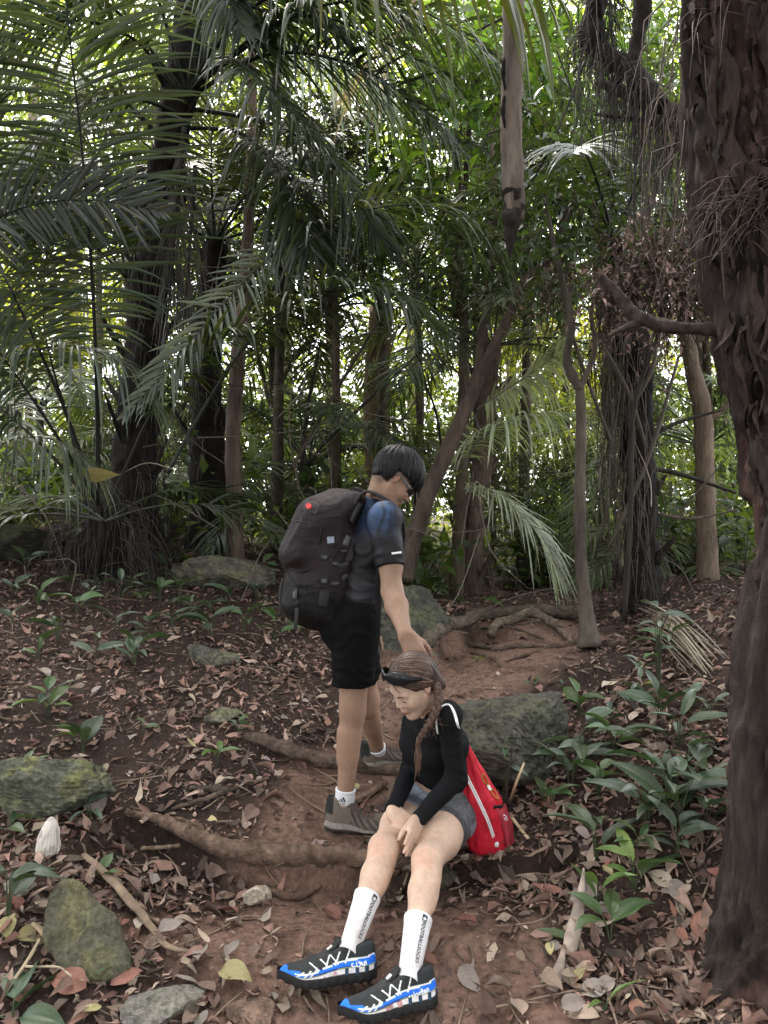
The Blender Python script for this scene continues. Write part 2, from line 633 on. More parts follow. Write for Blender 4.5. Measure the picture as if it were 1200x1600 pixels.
DEADCOL = np.array([[.17, .105, .082], [.235, .155, .125], [.11, .068, .054], [.29, .205, .165], [.18, .098, .076], [.07, .047, .039],
                    [.31, .24, .19], [.20, .118, .094], [.145, .105, .085], [.24, .142, .115]])
LEAVES = [leaf_proto(1, w, 3, f, d, c, wave=wv, seed=i) for i, (w, f, d, c, wv) in enumerate([
    (.42, .05, .2, .25, .06), (.55, .12, .5, .5, .08), (.3, .2, -.4, .7, .05), (.62, .03, .15, .1, .09), (.45, .3, .8, .9, .05),
    (.36, .1, -.8, .2, .05), (.5, .08, .3, -.4, .07), (.24, .1, .4, .4, .04)])]

CRUMBS = [leaf_proto(1, w, 1, f, d, c, wave=wv, seed=i) for i, (w, f, d, c, wv) in enumerate([(.5, .1, .3, .3, .1), (.35, .2, -.4, .5, .1), (.7, .05, .2, .1, .1)])]

def litter(n, ybias, smin, smax, seed, on_path=.18, lift=.004, ymax=9.0, LEAVES=LEAVES):
    rng = np.random.default_rng(seed)
    Y = 1.75 + (ymax - 1.75) * rng.random(n * 3) ** ybias
    X = (rng.random(n * 3) * 2 - 1) * (Y * .62 + .45)
    keep = rng.random(n * 3) < (1 - (1 - on_path) * path_w(X, Y)) * (.55 + .45 * vnoise(np.stack([X * 2.3, Y * 2.3, X * 0], 1), 4))
    X, Y = X[keep][:n], Y[keep][:n]
    up, z = gnormal(X, Y)
    k = rng.integers(0, len(LEAVES), len(X))
    s = smin + (smax - smin) * rng.random(len(X)) ** 2.2
    C = DEADCOL[rng.integers(0, len(DEADCOL), len(X))] * (.45 + 1.05 * rng.random((len(X), 1)) ** 1.3)
    R = rot_from(up, rng.random(len(X)) * 2 * np.pi, .28, rng)
    pos = np.stack([X, Y, z + lift + s * .1 * rng.random(len(X))], 1)
    mb = MB()
    for i in range(len(LEAVES)):
        m = k == i
        scatter(mb, LEAVES[i], pos[m], R[m], s[m], C[m])
    return mb

LITTER_MB = litter(22000, 1.5, .026, .105, 31, on_path=.09)
_small = litter(26000, 1.3, .010, .040, 32, on_path=.5, lift=.002, ymax=6.5, LEAVES=CRUMBS)
tag(LITTER_MB.part('leaf_litter', M_DEAD), 'carpet of dry brown leaves covering the forest floor', 'leaf litter', kind='stuff')
tag(_small.part('leaf_crumbs', M_DEAD), 'small broken leaf crumbs strewn over soil and trail', 'leaf litter', kind='stuff')

def twigs(n, seed):
    rng = np.random.default_rng(seed)
    mb = MB()
    Y = 1.8 + 5 * rng.random(n) ** 1.4
    X = (rng.random(n) * 2 - 1) * (Y * .6 + .3)
    up, z = gnormal(X, Y)
    for i in range(n):
        L = .05 + .28 * rng.random() ** 2
        a = rng.random() * np.pi * 2
        d = np.array([np.cos(a), np.sin(a), 0])
        d = d - up[i] * d.dot(up[i])
        p0 = np.array([X[i], Y[i], z[i] + .006])
        pts = [p0 - d * L / 2, p0 + rng.normal(size=3) * L * .05 + up[i] * .004, p0 + d * L / 2 + up[i] * .01 * rng.random()]
        V, Q, T = tube(pts, [.0028 + .003 * rng.random(), .003, .0015], n=5, seg=5)
        mb.add(V, Q, T, np.array([.16, .115, .085]) * (.45 + 1.1 * rng.random()))
    return mb
tag(twigs(700, 41).part('twig_litter', M_STRAW), 'thin dry twigs strewn among the fallen leaves', 'twigs', kind='stuff')
# ---------------------------------------------------------------- continuous bodies: smooth union of tapered limbs, meshed once
def A(*v):
    return np.array(v, float)

class Body:
    """implicit surface: cones and ellipsoids joined by smooth min, meshed with surface nets"""
    def __init__(self):
        self.p = []
    def cone(self, a, b, ra, rb, k=.02, sub=False, ax=None, s=1.0, cap=False):
        """tapered limb a-b; ax/s: widened by s along the axis ax; cap: cut flat at b"""
        self.p.append(('c', A(*a), A(*b), ra, rb, k, sub, None if ax is None else nrm(ax), s, cap))
        return self
    def ell(self, c, r, R=None, k=.02, sub=False):
        self.p.append(('e', A(*c), A(*r), np.eye(3) if R is None else np.asarray(R, float), k, sub))
        return self
    def cut(self, pt, n, k=.004):
        """keep the side the normal n points away from"""
        self.p.append(('p', A(*pt), nrm(A(*n)), k))
        return self
    def _b(self, q):
        if q[0] == 'c':
            m = (q[1] + q[2]) / 2
            return m, np.linalg.norm(q[1] - q[2]) / 2 + max(q[3], q[4]) * max(1, q[8])
        return q[1], q[2].max()
    @staticmethod
    def _d(q, X):
        if q[0] == 'c':
            _, a, b, ra, rb, k, sub, ax, s, cap = q
            p = X - a
            ba = b - a
            if ax is not None:
                p = p - (p @ ax)[:, None] * ax * (1 - 1 / s)
                ba = ba - ba.dot(ax) * ax * (1 - 1 / s)
            h = np.clip(p @ ba / (ba @ ba + 1e-12), 0, 1)
            d = np.linalg.norm(p - h[:, None] * ba, axis=1) - (ra + (rb - ra) * h)
            if cap:
                d = np.maximum(d, (X - b) @ nrm(q[2] - q[1]))
            return d
        if q[0] == 'e':
            l = (X - q[1]) @ q[3]
            k0 = np.linalg.norm(l / q[2], axis=1)
            k1 = np.linalg.norm(l / q[2] ** 2, axis=1)
            return k0 * (k0 - 1) / (k1 + 1e-9)
        return (X - q[1]) @ q[2]
    def grp(self):
        """what follows joins the rest with a crease instead of a blend; cuts act inside their group"""
        self.p.append(('g',))
        return self
    def ev(self, X, prims=None):
        d = np.full(len(X), .5)
        tot = None
        for q in (prims if prims is not None else self.p):
            if q[0] == 'g':
                tot = d if tot is None else np.minimum(tot, d)
                d = np.full(len(X), .5)
                continue
            e = self._d(q, X)
            if q[0] == 'p':
                k = q[3]
                h = np.clip(.5 - .5 * (d - e) / k, 0, 1)
                d = d * (1 - h) + e * h + k * h * (1 - h)
                continue
            k, sub = (q[5], q[6]) if q[0] == 'c' else (q[4], q[5])
            k = max(k, 1e-5)
            if sub:
                h = np.clip(.5 - .5 * (d + e) / k, 0, 1)
                d = d * (1 - h) - e * h + k * h * (1 - h)
            else:
                h = np.clip(.5 + .5 * (d - e) / k, 0, 1)
                d = d * (1 - h) + e * h - k * h * (1 - h)
        return d if tot is None else np.minimum(tot, d)
    def mesh(self, h=.0035, disp=None, pad=.03):
        pos = [q for q in self.p if q[0] in 'ce' and not (q[5] if q[0] == 'e' else q[6])]
        bs = [self._b(q) for q in pos]
        lo = np.min([c - r for c, r in bs], 0) - pad
        hi = np.max([c + r for c, r in bs], 0) + pad
        B = 13
        nb = np.ceil((hi - lo) / (h * B)).astype(int)
        n = nb * B + 1
        D = np.full(n, .5, np.float32)
        R = B * h * .5 * 1.733
        loc = np.stack(np.meshgrid(*[np.arange(B + 1)] * 3, indexing='ij'), -1).reshape(-1, 3)
        cs = np.stack(np.meshgrid(*[np.arange(k) for k in nb], indexing='ij'), -1).reshape(-1, 3)
        cen = lo + (cs + .5) * B * h
        DM = np.stack([self._d(q, cen) if q[0] in 'ce' else np.full(len(cen), -9.0) for q in self.p], 1)
        ispos = np.array([q[0] in 'ce' and not (q[5] if q[0] == 'e' else q[6]) for q in self.p])
        mn = DM[:, ispos].min(1)
        tot = self.ev(cen)
        for ci in np.nonzero(mn < R + .03)[0]:
            i0 = cs[ci] * B
            sl = (slice(i0[0], i0[0] + B + 1), slice(i0[1], i0[1] + B + 1), slice(i0[2], i0[2] + B + 1))
            if tot[ci] < -(R * 1.8 + .02):
                D[sl] = -.5
                continue
            use = [q for q, dv in zip(self.p, DM[ci]) if dv < R + .055]
            X = lo + (i0 + loc) * h
            d = self.ev(X, use)
            if disp is not None:
                near = np.abs(d) < .02
                if near.any():
                    d[near] += disp(X[near])
            D[sl] = d.reshape(B + 1, B + 1, B + 1)
        return surface_nets(D, lo, h)

def surface_nets(D, lo, h):
    S = D < 0
    n = S.shape
    act = np.zeros(tuple(k - 1 for k in n), np.int8)
    for dx in (0, 1):
        for dy in (0, 1):
            for dz in (0, 1):
                act += S[dx:n[0] - 1 + dx, dy:n[1] - 1 + dy, dz:n[2] - 1 + dz]
    idx = np.argwhere((act > 0) & (act < 8))
    cid = np.full(act.shape, -1, np.int32)
    cid[tuple(idx.T)] = np.arange(len(idx))
    cor = np.array([(a, b, c) for a in (0, 1) for b in (0, 1) for c in (0, 1)])
    val = np.stack([D[idx[:, 0] + a, idx[:, 1] + b, idx[:, 2] + c] for a, b, c in cor], 1)
    acc = np.zeros((len(idx), 3))
    cnt = np.zeros(len(idx))
    for i in range(8):
        for j in range(i + 1, 8):
            if np.abs(cor[i] - cor[j]).sum() == 1:
                a, b = val[:, i], val[:, j]
                m = (a < 0) != (b < 0)
                t = np.where(m, a / np.where(m, a - b, 1), 0)
                acc += np.where(m[:, None], cor[i] + t[:, None] * (cor[j] - cor[i]), 0)
                cnt += m
    V = lo + (idx + acc / np.maximum(cnt, 1)[:, None]) * h
    Q = []
    for ax in range(3):
        sl0 = [slice(None)] * 3
        sl1 = [slice(None)] * 3
        sl0[ax] = slice(0, n[ax] - 1)
        sl1[ax] = slice(1, n[ax])
        e = S[tuple(sl0)] != S[tuple(sl1)]
        I = np.argwhere(e)
        u, w = (ax + 1) % 3, (ax + 2) % 3
        ok = (I[:, u] > 0) & (I[:, w] > 0) & (I[:, u] < n[u] - 1) & (I[:, w] < n[w] - 1)
        I = I[ok]
        s = S[tuple(I.T)]
        def c(du, dw):
            J = I.copy()
            J[:, u] -= du
            J[:, w] -= dw
            return cid[tuple(J.T)]
        q = np.stack([c(1, 1), c(0, 1), c(0, 0), c(1, 0)], 1)
        q[~s] = q[~s][:, ::-1]
        Q.append(q)
    Q = np.concatenate(Q)
    return V, Q[(Q >= 0).all(1)]

def relax(V, Q, it=2, lam=.5):
    """a few rounds of Laplacian smoothing"""
    e = np.concatenate([Q[:, [0, 1]], Q[:, [1, 2]], Q[:, [2, 3]], Q[:, [3, 0]]])
    for _ in range(it):
        a = np.zeros_like(V)
        c = np.zeros(len(V))
        for k in range(3):
            a[:, k] = np.bincount(e[:, 0], V[e[:, 1], k], len(V)) + np.bincount(e[:, 1], V[e[:, 0], k], len(V))
        c = np.bincount(e[:, 0], minlength=len(V)) + np.bincount(e[:, 1], minlength=len(V))
        V = V + lam * (a / np.maximum(c, 1)[:, None] - V)
    return V

def axes(f, up):
    """3x3 with columns forward, left, up"""
    f = nrm(A(*f))
    u = nrm(A(*up) - f * f.dot(A(*up)))
    return np.stack([f, np.cross(u, f), u], 1)

def head(b, o, R, s=1.0, male=True, ears=True):
    """adds a face and skull; o = middle between the ears, R columns forward/left/up"""
    g = lambda f, l, u: A(*o) + R @ (A(f, l, u) * s)
    E = lambda c, r, k=.015, sub=False, RR=None: b.ell(g(*c), A(*r) * s, R if RR is None else R @ RR, k, sub)
    Cn = lambda p, q, r0, r1, k=.015, sub=False: b.cone(g(*p), g(*q), r0 * s, r1 * s, k, sub)
    E((-.008, 0, .043), (.097, .075, .086), .02)
    E((.035, 0, -.02), (.058, .060, .085), .03)
    j = .021 if male else .017
    for q in (1, -1):
        Cn((.002, q * .052, -.04), (.058, q * .024, -.096), j, j * .85, .03)
        E((.058, q * .040, -.022), (.027, .024, .026), .025)
    E((.072, 0, -.099), (.018, .021, .017), .02)
    for q in (1, -1):
        E((.077, q * .028, .024), (.011, .027, .008), .014)
        E((.098, q * .031, .004), (.016, .018, .012), .012, True)
        E((.0765, q * .031, .003), (.0125, .0155, .0105), .006)
    Cn((.088, 0, .012), (.104, 0, -.022), .0075 if male else .0065, .0105 if male else .009, .012)
    for q in (1, -1):
        E((.096, q * .0125, -.027), (.010, .0075, .0075), .006)
    E((.0865, 0, -.055), (.013, .024, .011), .012)
    E((.0950, 0, -.0575), (.0070, .017, .0054), .003)
    E((.0935, 0, -.0685), (.0075, .015, .0064), .003)
    for q in (1, -1):
        Cn((.104, 0, -.0622), (.094, q * .022, -.0672), .0022, .0018, .003, True)
    if ears:
        for q in (1, -1):
            t = axes((.92, q * .38, 0), (-.12, 0, 1))
            E((-.012, q * .074, .004), (.020, .0075, .031), .006, RR=t)
            E((-.008, q * .083, .006), (.011, .006, .018), .005, True, RR=t)
    return g

def hand(b, w, d, n, side, s=1.0, curl=(.35, .4, .4, .45), spread=.10, thumb=(.6, .35), bend=1.0, fw=1.0):
    """wrist w, direction d to the fingers, n out of the back of the hand, side = towards the thumb"""
    d, n = nrm(d), nrm(n)
    n = nrm(n - d * d.dot(n))
    t = nrm(np.cross(d, n))
    if t.dot(A(*side)) < 0:
        t = -t
    w = A(*w)
    pl = .088 * s
    # palm: four metacarpal rods, blended
    roots = []
    for i, off in enumerate((.030, .010, -.010, -.029)):
        r = w + d * pl * (1 - .05 * abs(i - 1)) + t * off * s
        roots.append(r)
        b.cone(w + t * off * .6 * s + d * .012 * s, r, .0145 * s, .0115 * s, .016)
    L = (.070, .080, .074, .058)
    for i, r in enumerate(roots):
        f = nrm(d + t * spread * (1.5 - i) * .55)
        p, a = r, 0.0
        rad = (.0088, .0090, .0086, .0076)[i] * s * fw
        for sgi, fr in enumerate((.46, .30, .24)):
            a += curl[i] * (1.0 if sgi else .8) * bend
            v = f * math.cos(a) - n * math.sin(a)
            q = p + v * L[i] * fr * s
            b.cone(p, q, rad, rad * .9, .004 if sgi else .006)
            p, rad = q, rad * .92
    # thumb from the side of the palm near its base
    p = w + d * .022 * s + t * .022 * s - n * .006 * s
    v = nrm(d * .75 + t * thumb[0] - n * .25)
    q = p + v * .045 * s
    b.cone(p, q, .0145 * s, .0105 * s, .014)
    v2 = nrm(d * .95 + t * (thumb[0] - thumb[1]) - n * .35)
    q2 = q + v2 * .032 * s
    b.cone(q, q2, .0100 * s, .0092 * s, .005)
    b.cone(q2, q2 + nrm(v2 - t * .25) * .024 * s, .0092 * s, .0075 * s, .004)
    return roots

def hair_strands(o, R, s, rad, cen, whorl, lower, n, length, seed, width=.0032, lift=(.006, .017), gather=None, col=(.02, .02, .022),
                 cvar=.4, hi=None, start=None, wig=.004, wobble=.25):
    """ribbons that run over the skull ellipsoid away from the whorl (or towards gather)"""
    rng = np.random.default_rng(seed)
    mb = MB()
    rad, cen = A(*rad), A(*cen)
    wh = A(*whorl)
    for _ in range(n):
        v = nrm(rng.normal(size=3))
        if start is not None and not start(cen + v * rad):
            continue
        if start is None and v[2] < -.35:
            continue
        off = lift[0] + (lift[1] - lift[0]) * rng.random()
        pts = []
        p = v
        L = length * (.6 + .5 * rng.random())
        st, dist = .011, 0
        wob = rng.normal(size=3) * wobble
        ga = None if gather is None else A(gather[0], abs(gather[1]) * (1 if v[1] > -.25 else -1), gather[2])
        while dist < L:
            x = cen + p * (rad + off)
            if lower(x) and dist > 0:
                pts.append(x)
                break
            pts.append(x)
            tgt = (p - (wh - cen) / rad) if gather is None else ((ga - cen) / rad - p)
            tgt = nrm(tgt) + wob * .5
            tg = tgt - p * tgt.dot(p)
            if np.linalg.norm(tg) < .05:
                break
            if gather is not None and np.linalg.norm(ga - x) < .03:
                break
            p = nrm(p + nrm(tg) * st / rad.mean())
            dist += st
        if len(pts) < 3:
            continue
        c = np.array(pts)
        c = c + rng.normal(size=3) * wig * np.linspace(0, 1, len(c))[:, None] ** 2
        c = resample(c, max(4, min(10, len(c))))
        tgv = nrm(np.gradient(c, axis=0))
        out = nrm((c - cen) / rad ** 2)
        sd = np.cross(tgv, out)
        w = width * (.7 + .6 * rng.random()) * np.sqrt(np.clip(1 - np.linspace(0, 1, len(c)) ** 3, .02, 1))[:, None]
        a, e = c + sd * w, c - sd * w
        m = c + out * w * .45
        W = np.stack([a, m, e], 1).reshape(-1, 3) * s
        W = A(*o) + W @ R.T
        i = np.arange(len(c) - 1)[:, None] * 3
        Q = np.concatenate([np.concatenate([i, i + 1, i + 4, i + 3], 1), np.concatenate([i + 1, i + 2, i + 5, i + 4], 1)])
        k = A(*col) * (1 - cvar + 2 * cvar * rng.random())
        if hi is not None and rng.random() < hi[1]:
            k = A(*hi[0]) * (.7 + .6 * rng.random())
        mb.add(W, Q, None, k)
    return mb

def strap(pts, width, thick, up, n=None, mbx=None, C=(.05, .05, .05)):
    """a flat band swept along pts; up: list of outward normals (or one)"""
    pts = np.asarray(pts, float)
    n = n or len(pts) * 5
    c = resample(pts, n)
    upv = np.asarray(up, float)
    if upv.ndim == 1:
        upv = np.tile(upv, (len(pts), 1))
    u = nrm(resample(np.concatenate([pts, upv], 1), n)[:, 3:6])
    t = nrm(np.gradient(c, axis=0))
    u = nrm(u - t * (u * t).sum(1, keepdims=True))
    s = np.cross(t, u)
    w = np.asarray(width) if not np.isscalar(width) else np.full(n, width)
    if len(w) != n:
        w = np.interp(np.linspace(0, 1, n), np.linspace(0, 1, len(w)), w)
    w = w[:, None] / 2
    ring = np.stack([c + s * w, c + s * w * .86 + u * thick, c - s * w * .86 + u * thick, c - s * w, c - s * w * .86 - u * thick * .3, c + s * w * .86 - u * thick * .3], 1)
    V = ring.reshape(-1, 3)
    i = np.arange(n - 1)[:, None] * 6
    j = np.arange(6)[None]
    k = (j + 1) % 6
    Q = np.stack([i + j, i + k, i + 6 + k, i + 6 + j], -1).reshape(-1, 4)
    e = (n - 1) * 6
    Q = np.concatenate([Q, [[3, 2, 1, 0], [5, 4, 3, 0], [e, e + 1, e + 2, e + 3], [e, e + 3, e + 4, e + 5]]])
    if mbx is not None:
        mbx.add(V, Q, None, A(*C))
        return mbx
    return V, Q

def rbox(c, R, sz, r=.006):
    """rounded box: V, Q (subdivided cube pushed to a superellipsoid)"""
    n = 5
    g = np.linspace(-1, 1, n)
    V, Q = [], []
    for ax in range(3):
        for sg in (-1, 1):
            u, v = np.meshgrid(g, g, indexing='ij')
            p = np.zeros((n, n, 3))
            p[..., ax] = sg
            p[..., (ax + 1) % 3] = u
            p[..., (ax + 2) % 3] = v
            b0 = len(V) * n * n
            V.append(p.reshape(-1, 3))
            i = (np.arange(n - 1)[:, None] * n + np.arange(n - 1)[None]).ravel() + b0
            q = np.stack([i, i + n, i + n + 1, i + 1], 1)
            Q.append(q if sg > 0 else q[:, ::-1])
    V = np.concatenate(V)
    h = A(*sz) / 2
    r = min(r, h.min())
    inner = np.clip(V * h, -(h - r), h - r)
    dd = V * h - inner
    V = inner + nrm(dd) * r * (np.linalg.norm(dd, axis=1, keepdims=True) > 1e-9)
    return A(*c) + V @ np.asarray(R).T, np.concatenate(Q)

def text_mesh(body, size, bold=.0):
    """flat lettering as arrays (x along the line, y up), x from 0"""
    cu = bpy.data.curves.new('lettering_source', 'FONT')
    cu.body = body
    cu.size = size
    cu.resolution_u = 2
    cu.offset = size * bold
    ob = bpy.data.objects.new('lettering_source', cu)
    COL.objects.link(ob)
    me = ob.to_mesh()
    V = np.array([v.co[:] for v in me.vertices])
    T = []
    me.calc_loop_triangles()
    T = np.array([t.vertices[:] for t in me.loop_triangles])
    ob.to_mesh_clear()
    bpy.data.objects.remove(ob)
    bpy.data.curves.remove(cu)
    V[:, 0] -= V[:, 0].min()
    return V[:, :2], T
# ---------------------------------------------------------------- materials of people and bags
M_SKIN = mat('skin', rough=.56, spec=.32, var=.11, vscale=55, sss=.15, bump=.14, bscale=160, rough_var=.1)
M_CLOTH = mat('jersey_cloth', rough=.85, spec=.08, var=.14, vscale=60, bump=.12, bscale=300)
M_JERSEY = mat('sleek_jersey', rough=.55, spec=.2, var=.2, vscale=40, bump=.15, bscale=260)
M_NYLON = mat('pack_nylon', rough=.62, spec=.22, var=.22, vscale=35, bump=.35, bscale=120, rough_var=.15)
M_RED = mat('bag_polyester', rough=.55, spec=.3, var=.2, vscale=22, bump=.6, bscale=28)
M_HAIR = mat('hair', rough=.5, spec=.22, var=.2, vscale=60)
M_KNIT = mat('sock_knit', rough=.9, spec=.15, var=.06, vscale=90, bump=.3, bscale=260)
M_SHOE = mat('shoe_fabric', rough=.7, spec=.2, var=.12, vscale=70, bump=.2, bscale=240)
M_RUBBER = mat('shoe_rubber', rough=.75, spec=.3, var=.3, vscale=40, bump=.3, bscale=120)
M_WEB = mat('webbing', rough=.75, spec=.3, var=.2, vscale=120, bump=.2, bscale=300)
M_PLASTIC = mat('dark_plastic', rough=.3, spec=.3, var=.05, vscale=20)
M_PRINT = mat('print', rough=.7, spec=.2, var=.04, vscale=40)
M_CORD = mat('cord', rough=.8, spec=.2, var=.08, vscale=200)

def hit(b, px, py, y0=2.0, y1=4.5, lift=0.0):
    """where the ray through a photo pixel meets a body"""
    Y = np.linspace(y0, y1, 900)
    X = np.stack([(px - 600.) / FPX * Y, Y, CAM_Z - (py - 800.) / FPX * Y], 1)
    d = b.ev(X)
    k = np.nonzero(d < lift)[0]
    return X[k[0]] if len(k) else X[np.argmin(d)]

def on(b, l, lift=.002, **k):
    return [hit(b, x, y, lift=lift, **k) for x, y in l]

def normal_of(b, p, e=.004):
    p = A(*p)
    D = np.array([p + A(e, 0, 0), p - A(e, 0, 0), p + A(0, e, 0), p - A(0, e, 0), p + A(0, 0, e), p - A(0, 0, e)])
    d = b.ev(D)
    return nrm(A(d[0] - d[1], d[2] - d[3], d[4] - d[5]))

def folds(seed, amp, f=(16, 16, 30), warp=.03):
    """cloth folds: ridged noise stretched across the limb"""
    f = A(*f)
    def fn(X):
        w = X + warp * np.stack([vnoise(X * 9, seed), vnoise(X * 9, seed + 1), vnoise(X * 9, seed + 2)], 1)
        r = 1 - np.abs(vnoise(w * f, seed + 3)) * 2
        r2 = 1 - np.abs(vnoise(w * f * 1.9, seed + 4)) * 2
        return -amp * (r * .7 + r2 * .3)
    return fn

def cling(b, pts, lift):
    out = []
    for p in pts:
        p = A(*p)
        for _ in range(4):
            p = p - normal_of(b, p) * (b.ev(p[None])[0] - lift)
        out.append(p)
    return out

# ---------------------------------------------------------------- shoes (lofted along the foot)
def shoe_loft(Lg=.285, w=.048, hc=.092, ht=.05, ns=110, na=64, spring=.018, lug=.0035, slope=.62):
    s = np.linspace(0, 1, ns)
    W = w * np.clip(1 - np.abs((s - .5) / .5) ** 3.2, 0, 1) ** .5
    W = W * (.83 + .17 * np.cos((s - .72) * np.pi * 1.5) ** 2) 
    zb = spring * sstep(.72, 1, s) ** 1.2 + .006 * sstep(.08, 0, s)
    top = ht + (hc - ht) * sstep(slope, .28, s) + .004 * sstep(.12, 0, s)
    endr = np.clip(np.minimum(s / .05, (1 - s) / .14), 0, 1)
    top = zb + (top - zb) * np.sqrt(1 - (1 - endr) ** 2 + 1e-6)
    th = np.linspace(0, 2 * np.pi, na, endpoint=False)
    V = np.zeros((ns, na, 3))
    U = np.zeros((ns, na, 3))
    for i in range(ns):
        c, sn = np.cos(th), np.sin(th)
        zr = .5 + .5 * np.sign(sn) * np.abs(sn) ** .8
        open_ = sstep(.5, .36, s[i])                       # flat-topped round the ankle
        nar = 1 - (.50 - .28 * open_) * sstep(.35, 1.0, zr)
        y = W[i] * np.sign(c) * np.abs(c) ** (.45 - .2 * open_) * nar
        z = zb[i] + (top[i] - zb[i]) * zr
        bottom = zr < .12
        z = z - np.where(bottom, lug * (np.sin(s[i] * 62) > -.2) * (np.abs(np.sin(y * 160)) > .3), 0)
        flare = 1 + .10 * sstep(.34, .1, zr)
        V[i] = np.stack([np.full(na, (s[i] - .22) * Lg), y * flare, z], 1)
        U[i] = np.stack([np.full(na, s[i]), zr, np.sign(y)], 1)
    i = np.arange(ns - 1)[:, None] * na
    j = np.arange(na)[None]
    k = (j + 1) % na
    Q = np.stack([i + j, i + k, i + na + k, i + na + j], -1).reshape(-1, 4)
    return V, U, Q, (s, W, zb, top)

def split_faces(V, Q, mask, C):
    """the faces whose first vertex is in the mask, re-indexed"""
    q = Q[mask[Q].all(1)]
    used = np.unique(q)
    m = np.full(len(V), -1)
    m[used] = np.arange(len(used))
    return V[used], m[q], C[used]

# ---------------------------------------------------------------- the standing man
yaw = math.radians(10)
F = A(math.cos(yaw), math.sin(yaw), 0)
Lm = A(-math.sin(yaw), math.cos(yaw), 0)
mc = A(-.03, 3.2, 0)
pel, wai, che, upp = A(-.135, 3.2, 1.06), A(-.112, 3.2, 1.18), A(-.045, 3.2, 1.355), A(-.022, 3.2, 1.47)
nkb = A(-.022, 3.19, 1.545)
shR, shL = A(.004, 3.025, 1.475), A(-.03, 3.37, 1.475)
elR, wrR = P(613, 925, 2.95), P(633, 990, 2.77)
elL, wrL = A(-.085, 3.43, 1.20), A(-.075, 3.41, .975)
hpR, hpL = pel - Lm * .088 + A(0, 0, -.02), pel + Lm * .088 + A(0, 0, -.02)
knR, anR = P(551, 1108, 3.10), P(538, 1258, 3.10)
knL, anL = P(574, 1095, 3.42), P(591, 1178, 3.63)
ho = P(615, 749, 3.17)
fh = nrm(A(math.cos(math.radians(43)) * math.cos(math.radians(16)), math.cos(math.radians(43)) * math.sin(math.radians(16)), -math.sin(math.radians(43))))
Rh = axes(fh, (.35, 0, 1))

mb_ = Body()
mb_.cone(pel, wai, .100, .094, .03, ax=Lm, s=1.45)
mb_.cone(wai, che, .094, .108, .03, ax=Lm, s=1.48)
mb_.cone(che, upp, .108, .082, .03, ax=Lm, s=1.5)
mb_.cone(shR, shL, .052, .052, .03)
mb_.cone(upp, nkb, .07, .056, .04)
mb_.cone(nkb, ho + Rh @ A(-.03, 0, -.03), .058, .054, .03)
for sh, el, wr in ((shR, elR, wrR), (shL, elL, wrL)):
    mb_.ell(sh + A(0, 0, -.01), (.058, .058, .066), k=.03)
    mb_.cone(sh, el, .053, .041, .03)
    m = sh * .45 + el * .55
    mb_.cone(m + F * .01, m + (el - sh) * .12 + F * .01, .046, .043, .02)
    mb_.cone(el, el + (wr - el) * .35, .041, .044, .025)
    mb_.cone(el + (wr - el) * .35, wr, .043, .026, .02)
for hp, kn, an in ((hpR, knR, anR), (hpL, knL, anL)):
    mb_.cone(hp, kn, .086, .053, .04)
    mb_.cone(kn + A(0, 0, .02), kn - A(0, 0, .03), .051, .048, .02)
    mb_.cone(kn, an, .050, .033, .02)
    cf = kn + (an - kn) * .26 - F * .010
    mb_.cone(cf, cf + (an - kn) * .24, .045, .036, .03)
    mb_.cone(an, an + F * .08 - A(0, 0, .07), .032, .018, .02)
for q in (-1, 1):
    mb_.ell(pel - F * .05 + Lm * q * .06 - A(0, 0, .04), (.085, .08, .09), k=.04)
hg = head(mb_, ho, Rh, 1.0, True)
hand(mb_, wrR, (.42, -.22, -.80), (-.15, -.85, .35), (.9, -.2, .5), 1.0, curl=(.55, .55, .55, .55), spread=.12, thumb=(.5, .3))
hand(mb_, wrL, (.05, -.05, -1), (-.1, 1, 0), (1, 0, 0), 1.0)
V, Q = mb_.mesh(.0055)
V = relax(V, Q, 1, .4)

